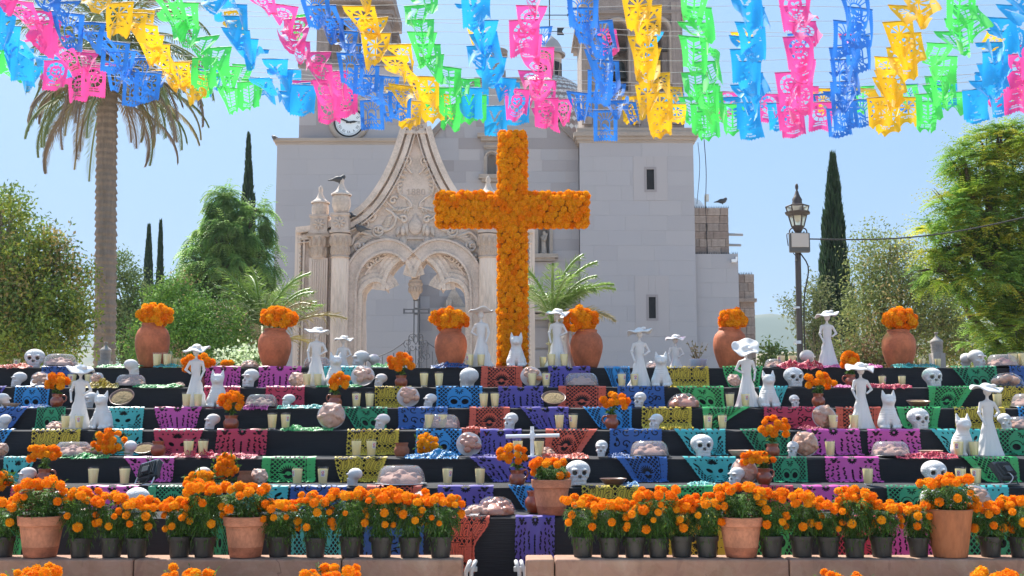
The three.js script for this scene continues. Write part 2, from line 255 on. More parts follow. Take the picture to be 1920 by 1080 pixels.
function blocks(parent, x0, x1, y0, y1, z, bw, bh, tones, r, inside, depth = 0.07, name = 'stone_block', excl = []) {
  const rows = Math.max(1, Math.round((y1 - y0) / bh)), h = (y1 - y0) / rows;
  excl = excl.map(e => [e[0], e[1], y0 + Math.floor((e[2] - y0) / h + 0.1) * h, y0 + Math.ceil((e[3] - y0) / h - 0.1) * h]);
  for (let j = 0; j < rows; j++) {
    let x = x0, first = true; const off = (j % 2 ? 0.5 : 1) * bw;
    while (x < x1 - 0.02) {
      let w = first ? off * (0.8 + 0.4 * r()) : bw * (0.7 + 0.6 * r()); first = false; if (x1 - x - w < bw * 0.3) w = x1 - x;
      const hit = excl.find(e => x < e[1] - 0.01 && x + w > e[0] && (j + 0.5) * h + y0 > e[2] && (j + 0.5) * h + y0 < e[3]);
      if (hit && x >= hit[0] - 0.01) { x = hit[1]; continue; } if (hit) w = hit[0] - x;
      const a = x, b = x + w, c = y0 + j * h, d = c + h; x = b; if (w < 0.05) continue;
      if (inside && !inside((a + b) / 2, (c + d) / 2, a, b, c, d)) continue;
      const m = part(name, unit, pick(tones, r), parent); const dz = depth * (depth > 0.08 ? 0.8 + 0.4 * r() : 0.985 + 0.03 * r());
      m.scale.set(w - (depth > 0.08 ? 0.018 : 0.003), h - (depth > 0.08 ? 0.018 : 0.003), dz); m.position.set((a + b) / 2, (c + d) / 2, z + dz / 2 - depth * 0.4);
    }
  }
  return excl;
}
{
  const r = rng(11), D = 5;
  // west tower: plain block, cornice, clock storey, open belfry of three piers
  const wx0 = cX(514), wx1 = cX(786), yc = cY(270);
  const w1 = cPart('tower', box(wx1 - wx0 - 0.06, yc, D, (wx0 + wx1) / 2, yc / 2, -D / 2 - 0.05), mortar);
  blocks(w1, wx0, wx1, 0.2, yc, 0, 1.5, 0.66, stoneTone, r);
  const cornice = (x0, x1, py, m = trimMat, dz = 0) => [box(x1 - x0 + 0.16, 0.12, D + 0.16, (x0 + x1) / 2, cY(py) + 0.06, -D / 2), box(x1 - x0 + 0.3, 0.12, D + 0.3, (x0 + x1) / 2, cY(py) + 0.18, -D / 2)];
  cPart('cornice', cornice(wx0, wx1, 271), trimMat);
  const ux0 = cX(552), ux1 = cX(760), uy0 = yc + 0.24, uy1 = cY(122);
  const w2 = cPart('clock_storey', box(ux1 - ux0 - 0.06, uy1 - uy0, 4.2, (ux0 + ux1) / 2, (uy0 + uy1) / 2, -2.4), mortar);
  blocks(w2, ux0, ux1, uy0, uy1, -0.3, 1.3, 0.62, facadeTone, r);
  cPart('cornice', [box(ux1 - ux0 + 0.2, 0.16, 4.4, (ux0 + ux1) / 2, uy1 + 0.08, -2.4), box(ux1 - ux0 - 0.2, 0.22, 4, (ux0 + ux1) / 2, uy1 + 0.27, -2.4)], brownStone);
  const pier = (a, b, y0, y1, z, dep = 0.8) => { const x0 = cX(a, 100), x1 = cX(b, 100), w = x1 - x0, c = (x0 + x1) / 2; return [box(w, y1 - y0, dep, c, (y0 + y1) / 2, z), box(w + 0.12, 0.14, dep + 0.12, c, y1 - 0.4, z), box(w + 0.22, 0.16, dep + 0.22, c, y1 - 0.24, z), box(w + 0.34, 0.18, dep + 0.34, c, y1 - 0.06, z), box(w + 0.1, 0.2, dep + 0.1, c, y0 + 0.1, z)]; };
  const by0 = uy1 + 0.38, by1 = cY(14);
  for (const [a, b] of [[589, 612], [647, 669], [704, 727]]) cPart('belfry_pier', pier(a, b, by0, by1, -0.9), brownStone);
  for (const [a, b] of [[589, 612], [704, 727]]) cPart('belfry_pier', pier(a + 6, b - 2, by0, by1, -3.6), brownStone);
  cPart('belfry_roof', [box(cX(735, 0) - cX(580, 0), 0.5, 4, (cX(735, 0) + cX(580, 0)) / 2, cY(-14), -2.3), tf(new THREE.SphereGeometry(1.7, 24, 12, 0, 7, 0, 1.6), (cX(735, 0) + cX(580, 0)) / 2, cY(-14) + 0.25, -2.3)], brownStone);
  const bell = (s) => lathe([[0.001, 0.95], [0.16, 0.95], [0.24, 0.86], [0.28, 0.6], [0.33, 0.3], [0.44, 0.1], [0.5, 0], [0.44, 0.02], [0.3, 0.2]].map(p => [p[0] * s, p[1] * s]), 20);
  const bronze = std(L(0.05, 0.055, 0.05), 0.5, { metalness: 0.5 });
  const beam = cPart('bell_beam', box(cX(705, 40) - cX(668, 40), 0.09, 0.12, (cX(705, 40) + cX(668, 40)) / 2, cY(34), -0.9), std(L(0.06, 0.05, 0.045), 0.8));
  for (const px of [677, 692]) part('bell', bell(0.33), bronze, beam, V(cX(px, 40), cY(49), -0.9));
  const beam2 = cPart('bell_beam', box(cX(647, 40) - cX(612, 40), 0.09, 0.12, (cX(647, 40) + cX(612, 40)) / 2, cY(34), -0.9), std(L(0.06, 0.05, 0.045), 0.8));
  for (const px of [622, 638]) part('bell', bell(0.33), bronze, beam2, V(cX(px, 40), cY(49), -0.9));
  // clock
  const ckx = cX(653, 227), cky = cY(227), face = (() => {
    const c = document.createElement('canvas'); c.width = c.height = 512; const x = c.getContext('2d'); x.fillStyle = '#dfe6ea'; x.fillRect(0, 0, 512, 512); x.translate(256, 256); x.fillStyle = '#3a4046'; x.strokeStyle = '#3a4046';
    ['XII', 'I', 'II', 'III', 'IIII', 'V', 'VI', 'VII', 'VIII', 'IX', 'X', 'XI'].forEach((s, i) => { x.save(); x.rotate(i * Math.PI / 6); x.font = 'bold 62px serif'; x.textAlign = 'center'; x.scale(s.length > 2 ? 0.72 : 0.95, 1); x.fillText(s, 0, -168); x.restore(); });
    for (let i = 0; i < 60; i++) { x.save(); x.rotate(i * Math.PI / 30); x.fillRect(-2, -236, 4, i % 5 ? 10 : 18); x.restore(); }
    x.lineWidth = 3; x.beginPath(); x.arc(0, 0, 238, 0, 7); x.stroke();
    const t = new THREE.CanvasTexture(c); t.colorSpace = THREE.SRGBColorSpace; return t;
  })();
  const ck = cPart('clock', tf(new THREE.CylinderGeometry(0.56, 0.56, 0.05, 48), ckx, cky, -0.22, Math.PI / 2), std(L(0.66, 0.68, 0.70), 0.6));
  part('clock_face', tf(new THREE.CircleGeometry(0.55, 48), ckx, cky, -0.19), std(L(1, 1, 1), 0.5, { map: face }), ck);
  part('clock_surround', tf(lathe([[0.62, 0.02], [0.64, 0.1], [0.7, 0.14], [0.78, 0.12], [0.84, 0.05], [0.85, -0.1], [0.6, -0.1]], 48), ckx, cky, -0.24, Math.PI / 2), trimMat, ck);
  part('clock_rim', tf(new THREE.TorusGeometry(0.6, 0.03, 8, 48), ckx, cky, -0.17), mat.iron, ck);
  const hand = (ang, len, w) => tf(extrude(shapeOf([[-w, -0.12], [w, -0.12], [w * 1.5, len * 0.6], [0, len], [-w * 1.5, len * 0.6]]), 0.015), ckx, cky, 0, 0, 0, -ang);
  part('clock_hand', tf(hand(85 * Math.PI / 180, 0.36, 0.03), 0, 0, -0.17), mat.iron, ck);
  part('clock_hand', tf(hand(-67 * Math.PI / 180, 0.52, 0.024), 0, 0, -0.15), mat.iron, ck);
  // gabled facade between the towers
  const gp = [[786, 700], [786, 268], [798, 258], [832, 222], [868, 178], [893, 145], [985, 145], [1012, 176], [1048, 224], [1087, 262], [1087, 700]].map(([a, b]) => [cX(a, b), cY(b)]);
  gp[0][1] = gp[gp.length - 1][1] = 0; gp[0][0] = cX(786); gp[gp.length - 1][0] = cX(1090);
  const gxAt = y => { let lo = gp[0][0], hi = gp[10][0]; for (let i = 1; i < 5; i++) if (y > gp[i][1] && y <= gp[i + 1][1]) lo = lerp(gp[i][0], gp[i + 1][0], (y - gp[i][1]) / (gp[i + 1][1] - gp[i][1])); for (let i = 6; i < 9; i++) if (y <= gp[i][1] && y > gp[i + 1][1]) hi = lerp(gp[i][0], gp[i + 1][0], (gp[i][1] - y) / (gp[i][1] - gp[i + 1][1])); return [lo, hi]; };
  const holes = [[1010, 1031, 417, 472], [913, 930, 280, 322]].map(([a, b, c, d]) => { const x0 = cX(a, c), x1 = cX(b, c), y0 = cY(d), y1 = cY(c), m = (x0 + x1) / 2, h = []; h.push([x0, y0]); for (let i = 0; i <= 10; i++) { const t = Math.PI * (1 - i / 10); h.push([m + (x1 - x0) / 2 * Math.cos(t), y1 - (x1 - x0) / 2 + (x1 - x0) / 2 * Math.sin(t)]); } h.push([x1, y0]); return h; });
  const fz = -0.7, f = cPart('facade', tf(extrude(shapeOf(gp, holes), 0.6), 0, 0, fz - 0.62), mortar);
  part('nave', box(gp[10][0] - gp[0][0] - 0.4, cY(268), 18, 0.5 * (gp[0][0] + gp[10][0]), cY(268) / 2, fz - 10), mortar, f);
  const fr = rng(23), niche = (x, y) => holes.some(h => x > h[0][0] - 0.25 && x < h[h.length - 1][0] + 0.25 && y > h[0][1] - 0.1 && y < h[6][1] + 0.2), door = (x, y) => x > cX(826) && x < cX(1060) && y < cY(600);
  blocks(f, cX(786), cX(1088), 0.2, cY(146), fz, 0.92, 0.47, facadeTone, fr, (x, y, a, b, c, d) => { const [lo, hi] = gxAt(d - 0.05); return a > lo - 0.3 && b < hi + 0.3; }, 0.07, 'stone_block', [...holes.map(h => [h[0][0] - 0.14, h[h.length - 1][0] + 0.14, h[0][1], h[6][1]]), [cX(834), cX(1052), 0.2, cY(600)]]);
  part('raking_moulding', [1, -1].flatMap(s => { const pts = s > 0 ? gp.slice(2, 6) : gp.slice(6, 10); return pts.slice(1).map((b, i) => { const a = pts[i], L_ = Math.hypot(b[0] - a[0], b[1] - a[1]); return tf(new THREE.BoxGeometry(L_ + 0.08, 0.22, 0.85), (a[0] + b[0]) / 2, (a[1] + b[1]) / 2 + 0.06, fz - 0.25, 0, 0, Math.atan2(b[1] - a[1], b[0] - a[0])); }); }).concat(tf(new THREE.BoxGeometry(gp[6][0] - gp[5][0] + 0.2, 0.22, 0.9), (gp[6][0] + gp[5][0]) / 2, gp[5][1] + 0.06, fz - 0.25)), brownStone, f);
  const ped = part('gable_finial', [box(0.75, 0.5, 0.6, cX(931, 130), cY(133), fz - 0.3), box(0.5, 1.1, 0.4, cX(931, 110), cY(108), fz - 0.3), box(0.9, 0.14, 0.6, cX(931, 88), cY(86), fz - 0.3), tf(displace(new THREE.SphereGeometry(0.36, 14, 10), v => { v.x *= 1.3; v.y *= 0.5; }), cX(931, 82), cY(82), fz - 0.3)], brownStone, f);
  part('ledge', [box(cX(972) - cX(893), 0.16, 0.5, cX(933), cY(248), fz + 0.1), box(cX(965) - cX(900), 0.14, 0.34, cX(933), cY(255), fz + 0.1), box(cX(960) - cX(905), 0.1, 0.2, cX(933), cY(268), fz + 0.06)], trimMat, f);
  // niches, their statues and frames
  for (const [h, k] of [[holes[0], 0], [holes[1], 1]]) {
    const x0 = h[0][0], x1 = h[h.length - 1][0], y0 = h[0][1], y1 = h[6][1], m = (x0 + x1) / 2, w = x1 - x0;
    part('niche_frame', [box(0.12, y1 - y0 - w * 0.4, 0.14, x0 - 0.08, y0 + (y1 - y0 - w * 0.4) / 2, fz + 0.04), box(0.12, y1 - y0 - w * 0.4, 0.14, x1 + 0.08, y0 + (y1 - y0 - w * 0.4) / 2, fz + 0.04), tf(new THREE.TorusGeometry(w / 2 + 0.08, 0.06, 6, 16, Math.PI), m, y1 - w / 2, fz + 0.05), box(w + 0.7, 0.16, 0.5, m, y0 - 0.1, fz + 0.12), box(w + 0.45, 0.12, 0.36, m, y0 - 0.24, fz + 0.1)], trimMat, f);
    part('niche_back', tf(new THREE.CylinderGeometry(w / 2 + 0.03, w / 2 + 0.03, y1 - y0, 16, 1, true, Math.PI / 2, Math.PI), m, (y0 + y1) / 2, fz - 0.02), std(L(0.25, 0.22, 0.2), 0.95), f);
    if (!k) part('niche_statue', sdfMesh((x, y, z) => { let d = cap(x, y, z, [0, 0.05, 0], [0, 0.62, 0.02], 0.155, 0.1) + 0.012 * Math.sin(x * 46 + y * 4); d = smin(d, ell(x, y, z, 0.01, 0.72, 0.03, 0.125, 0.15, 0.1), 0.05); d = smin(d, ell(x, y, z, 0.02, 0.93, 0.03, 0.075, 0.095, 0.08), 0.03); d = smin(d, cap(x, y, z, [-0.1, 0.76, 0.03], [0.03, 0.6, 0.16], 0.05, 0.04), 0.03); d = smin(d, cap(x, y, z, [0.06, 0.66, 0.14], [0.1, 0.78, 0.12], 0.055, 0.05), 0.02); d = smin(d, ell(x, y, z, 0.12, 0.86, 0.1, 0.05, 0.055, 0.05), 0.02); return smax(d, -y, 0.02); }, [-0.24, -0.03, -0.2], [0.26, 1.08, 0.26], 0.02), trimMat, f, V(m, y0 - 0.02, fz - 0.14));
  }
  // the main door, its pediment and the small door frames
  const dpx = (a, b, c, d, z, dz) => box(cX(b) - cX(a), cY(c) - cY(d), dz, (cX(a) + cX(b)) / 2, (cY(c) + cY(d)) / 2, fz + z);
  part('doorway', [dpx(836, 846, 560, 700, 0.2, 0.4), dpx(938, 948, 560, 700, 0.2, 0.4), dpx(1030, 1042, 600, 700, 0.12, 0.3), dpx(830, 1050, 588, 598, 0.22, 0.5), dpx(826, 1054, 576, 585, 0.3, 0.66), tf(extrude(shapeOf([[cX(828), cY(578)], [cX(842), cY(548)], [cX(850), cY(536)], [cX(858), cY(548)], [cX(876), cY(578)]]), 0.2), 0, 0, fz + 0.05)], trimMat, f);
  const doorMat = std(L(0.36, 0.31, 0.29), 0.8); for (const q of [[848, 936, 600, 700, 0.02, 0.12], [852, 890, 620, 690, 0.1, 0.06], [894, 932, 620, 690, 0.1, 0.06], [1000, 1028, 612, 650, 0.06, 0.08], [1000, 1028, 655, 700, 0.06, 0.08]]) part('door_panel', dpx(...q), doorMat, f);
  // east tower
  const ex0 = cX(1088), ex1 = cX(1304), eyc = cY(266), e1 = cPart('tower', box(ex1 - ex0 - 0.06, eyc, D, (ex0 + ex1) / 2, eyc / 2, -D / 2 - 0.05), mortar);
  const slit = [[1212, 1226, 318, 356], [1216, 1229, 557, 597]].map(([a, b, c, d]) => [cX(a, c), cX(b, c), cY(d), cY(c)]);
  const framed = blocks(e1, ex0, ex1, 0.2, eyc, 0, 1.35, 0.62, stoneTone, r, null, 0.07, 'stone_block', slit.map(s => [s[0] - 0.55, s[1] + 0.55, s[2] - 0.35, s[3] + 0.35]));
  for (const [si, s] of slit.entries()) {
    const w = s[1] - s[0], m = (s[0] + s[1]) / 2, y = (s[2] + s[3]) / 2, h = s[3] - s[2], F = framed[si];
    const win = part('window', box(w, h, 0.02, m, y, 0.001), std(L(0.012, 0.012, 0.014), 0.9), e1);
    part('window_surround', [[F[0], s[0], F[2], F[3]], [s[1], F[1], F[2], F[3]], [s[0], s[1], s[3], F[3]], [s[0], s[1], F[2], s[2]]].map(q => box(q[1] - q[0] - 0.003, q[3] - q[2] - 0.003, 0.1, (q[0] + q[1]) / 2, (q[2] + q[3]) / 2, 0.003)), facadeTone[2], win);
    part('window_frame', [box(0.1, h + 0.2, 0.12, m - w / 2 - 0.05, y, 0.005), box(0.1, h + 0.2, 0.12, m + w / 2 + 0.05, y, 0.005), box(w, 0.1, 0.12, m, s[3] + 0.05, 0.005), box(w, 0.1, 0.12, m, s[2] - 0.05, 0.005)], facadeTone[3], win);
  }
  cPart('cornice', [...cornice(ex0, ex1, 268), box(ex1 - ex0 + 0.46, 0.16, D + 0.46, (ex0 + ex1) / 2, cY(268) + 0.33, -D / 2), box(ex1 - ex0 + 0.2, 0.2, D + 0.2, (ex0 + ex1) / 2, cY(268) + 0.52, -D / 2)], trimMat);
  const bx0 = cX(1095, 130), bx1 = cX(1283, 130), ya = eyc + 0.6, yb = cY(-8), arch = (a, b, ytop, ybot) => { const x0 = cX(a, 100), x1 = cX(b, 100), m = (x0 + x1) / 2, R = (x1 - x0) / 2, h = [[x0, ybot]]; for (let i = 0; i <= 14; i++) { const t = Math.PI * (1 - i / 14); h.push([m + R * Math.cos(t), ytop - R + R * Math.sin(t)]); } h.push([x1, ybot]); return h; };
  const bf = (z, o) => tf(extrude(shapeOf([[bx0, ya], [bx1, ya], [bx1, yb], [bx0, yb]], [arch(1140 + o, 1179 - o, cY(36), cY(166)), arch(1205 + o, 1256 - o, cY(32), cY(166))]), 0.8), 0, 0, z);
  const bel = cPart('belfry', [bf(-1.1, 0), bf(-4.6, 0), box(0.8, yb - ya, 3, bx0 + 0.4, (ya + yb) / 2, -2.3), box(0.8, yb - ya, 3, bx1 - 0.4, (ya + yb) / 2, -2.3)], brownStone);
  part('archivolt', [[1140, 1179, 36], [1205, 1256, 32]].flatMap(([a, b, t]) => { const R = (cX(b, 100) - cX(a, 100)) / 2, m = (cX(a, 100) + cX(b, 100)) / 2; return [tf(new THREE.TorusGeometry(R + 0.12, 0.09, 6, 24, Math.PI), m, cY(t) - R, -0.28), box(0.2, 2.2, 0.14, m - R - 0.12, cY(t) - R - 1.1, -0.26), box(0.2, 2.2, 0.14, m + R + 0.12, cY(t) - R - 1.1, -0.26)]; }), trimMat, bel);
  part('pilaster', [1100, 1192, 1270].map(px => box(0.4, yb - ya - 0.4, 0.16, cX(px, 100), (ya + yb) / 2, -0.24)), brownStone, bel);
  part('entablature', [box(bx1 - bx0 + 0.3, 0.16, 4.9, (bx0 + bx1) / 2, cY(26), -2.7), box(bx1 - bx0 + 0.5, 0.14, 5.1, (bx0 + bx1) / 2, cY(19), -2.7), box(bx1 - bx0 + 0.1, 1.6, 4.5, (bx0 + bx1) / 2, cY(-8) + 0.8, -2.7)], brownStone, bel);
  const b3 = part('bell_beam', [box(1.1, 0.13, 0.14, cX(1160, 80), cY(83), -0.7), box(1.5, 0.13, 0.14, cX(1230, 80), cY(83), -0.7)], std(L(0.06, 0.05, 0.045), 0.8), bel);
  part('bell', bell(0.85), bronze, bel, V(cX(1166, 140), cY(139), -0.9)); part('bell_yoke', box(0.55, 0.75, 0.2, cX(1166, 110), cY(111), -0.9), std(L(0.12, 0.09, 0.07), 0.8), bel);
  part('railing', [...[1140, 1205].map(px => box(1.2, 0.03, 0.03, cX(px + 20, 155), cY(153), -0.4)), ...Array.from({ length: 22 }, (_, i) => box(0.02, 0.3, 0.02, cX(1141 + i * 5.2, 160), cY(160), -0.4))], mat.iron, bel);
  // tiled dome and its lantern behind the gable
  const dz = -12, dS = (Math.abs(CZ) + 12) / 45, dxx = px => P(px, 200, CZ + dz).x - cx0, dyy = py => P(960, py, CZ + dz).y;
  const dome = cPart('dome', lathe(Array.from({ length: 15 }, (_, i) => { const a = i / 14 * Math.PI / 2; return [3.1 * Math.cos(a) + 0.02, 4.2 * Math.sin(a)]; }), 40), std(L(0.30, 0.25, 0.23), 0.7), dz); dome.position.x = dxx(1025); dome.position.y = dyy(290);
  { // diamond roof tiles, alternately pale and brown
    const tile = tf(new THREE.BoxGeometry(0.2, 0.2, 0.03), 0, 0, 0, 0, 0, Math.PI / 4), pale = [], brown = [];
    for (let j = 0; j < 30; j++) { const a = (j + 0.5) / 30 * Math.PI / 2, R = 3.1 * Math.cos(a), n = Math.max(6, Math.floor(R * Math.PI * 2 / 0.29)); for (let i = 0; i < n; i++) { const th = (i + (j % 2) * 0.5) / n * Math.PI * 2, N = V(Math.cos(a) * Math.cos(th) / 3.1, Math.sin(a) / 4.2, Math.cos(a) * Math.sin(th) / 3.1).normalize(); if (N.z < -0.3) continue; const g = tile.clone().applyMatrix4(new THREE.Matrix4().lookAt(N, V(), V(0, 1, 0)).setPosition(R * Math.cos(th), 4.2 * Math.sin(a), R * Math.sin(th))); (j % 2 ? pale : brown).push(g); } }
    tag(part('roof_tile', pale, std(L(0.62, 0.60, 0.57), 0.5), dome), null, null, null, 'stuff'); tag(part('roof_tile', brown, std(L(0.25, 0.17, 0.14), 0.5), dome), null, null, null, 'stuff');
  }
  const lan = cPart('lantern', [tf(new THREE.CylinderGeometry(0.62, 0.66, 2.1, 8), 0, 0, 0)], trimMat, dz); lan.position.x = dxx(1031); lan.position.y = dyy(140);
  part('lantern_opening', [0, 1, 2, 3].map(i => tf(new THREE.BoxGeometry(0.28, 1.1, 0.06), Math.sin(i * Math.PI / 4 - 0.9) * 0.6, 0, Math.cos(i * Math.PI / 4 - 0.9) * 0.6, 0, i * Math.PI / 4 - 0.9, 0)), mat.dark, lan);
  part('lantern_cap', lathe([[0.82, 1.0], [0.84, 1.1], [0.7, 1.2], [0.62, 1.5], [0.45, 1.8], [0.22, 2.02], [0.12, 2.1], [0.001, 2.14]], 20), std(L(0.36, 0.32, 0.3), 0.7), lan);
  const vane = [rod(V(0, 2.1, 0), V(0, 5.0, 0), 0.03), rod(V(-1.1, 3.25, 0), V(1.0, 3.25, 0), 0.025), rod(V(0, 3.25, -0.5), V(0, 3.25, 0.5), 0.02), rod(V(0, 2.35, 0), V(0.55, 2.35, 0), 0.02), tf(new THREE.ConeGeometry(0.08, 0.22, 8), 1.05, 3.25, 0, 0, 0, -Math.PI / 2), tf(new THREE.ConeGeometry(0.08, 0.22, 8), -1.12, 3.25, 0, 0, 0, Math.PI / 2), tf(extrude(shapeOf([[0.4, -0.2], [0.78, -0.2], [0.66, 0], [0.78, 0.2], [0.4, 0.2]]), 0.02), 0, 2.35, 0), tf(new THREE.SphereGeometry(0.1, 10, 8), 0, 4.2, 0)];
  part('weathervane', vane, mat.iron, lan);
  // sacristy east of the tower
  const sx0 = cX(1304), sx1 = cX(1387), sy = cY(474), s1 = cPart('sacristy', box(sx1 - sx0 - 0.04, sy, 5, (sx0 + sx1) / 2 + 0.02, sy / 2, -2.85), mortar);
  blocks(s1, sx0 + 0.02, sx1, 0.2, sy, -0.33, 1.2, 0.6, stoneTone, r);
  const roughTone = [L(0.44, 0.335, 0.28), L(0.36, 0.275, 0.235), L(0.49, 0.39, 0.335), L(0.40, 0.325, 0.285)].map(c => std(c, 0.95, { map: T.mottled, bumpMap: rep(T.grain, 2), bumpScale: 0.03 }));
  const rx0 = cX(1306), rx1 = cX(1374), ry1 = cY(384), rough = cPart('rubble_storey', box(rx1 - rx0 - 0.08, ry1 - sy, 3, (rx0 + rx1) / 2, (ry1 + sy) / 2, -2.2), std(L(0.30, 0.26, 0.235), 0.95));
  blocks(rough, rx0, rx1, sy + 0.02, ry1, -0.7, 0.46, 0.33, roughTone, r, null, 0.11, 'rough_stone');
  const qx0 = cX(1390), qx1 = cX(1428), qy = cY(505), q = cPart('buttress', box(qx1 - qx0 - 0.06, qy, 3, (qx0 + qx1) / 2, qy / 2, -3), std(L(0.26, 0.225, 0.21), 0.95));
  blocks(q, qx0, qx1, 0.3, qy, -1.5, 0.38, 0.36, roughTone, r, null, 0.1, 'rough_stone');
  cPart('buttress_ledge', box(qx1 - qx0 + 0.1, 0.14, 0.3, (qx0 + qx1) / 2, cY(556), -1.4), roughTone[2]);
  const spikes = (a, b, py, z) => Array.from({ length: Math.round((b - a) / 3.2) }, (_, i) => tf(new THREE.ConeGeometry(0.022, 0.12, 5), cX(a + i * 3.2, py), cY(py) + 0.06, z, rr(-0.2, 0.2), 0, rr(-0.2, 0.2)));
  tag(cPart('glass_shard', [...spikes(1308, 1374, 384, -0.72), ...spikes(1376, 1388, 474, -0.36), ...spikes(1392, 1428, 505, -1.5), ...spikes(1306, 1376, 474, -0.5)], mat.iron), null, null, null, 'stuff');
  for (const [a, py] of [[1404, 432], [1400, 452]]) cPart('roof_spout', tf(new THREE.CylinderGeometry(0.055, 0.055, cX(a) - cX(1370), 10), (cX(1370) + cX(a)) / 2, cY(py), -1, 0, 0, Math.PI / 2 - 0.02), std(L(0.3, 0.3, 0.31), 0.5));
  cPart('satellite_dish', tf(displace(new THREE.SphereGeometry(0.78, 24, 10, 0, Math.PI * 2, 0, 0.9), v => v), cX(1306, 380), cY(384), -2.2, 1.2, 0, -0.3), std(L(0.75, 0.75, 0.75), 0.5));
  cPart('antenna', [rod(V(cX(1334), cY(382), -1.2), V(cX(1334), cY(356), -1.2), 0.02), box(0.16, 0.3, 0.08, cX(1338), cY(360), -1.2)], std(L(0.7, 0.68, 0.6), 0.5));
  cPart('cable', [tube([V(cX(1308, 270), cY(268), 0.08), V(cX(1312, 310), cY(310), 0), V(cX(1309, 380), cY(380), -0.3)], 0.012), tube([V(cX(1320, 270), cY(262), 0.05), V(cX(1324, 320), cY(320), 0), V(cX(1328, 382), cY(382), -0.6), V(cX(1331, 480), cY(478), -0.52)], 0.016)], mat.iron);
  cPart('security_camera', [box(0.2, 0.12, 0.2, cX(1378), cY(488), -0.18), box(0.07, 0.16, 0.1, cX(1383), cY(484), -0.2)], mat.pvc);
}

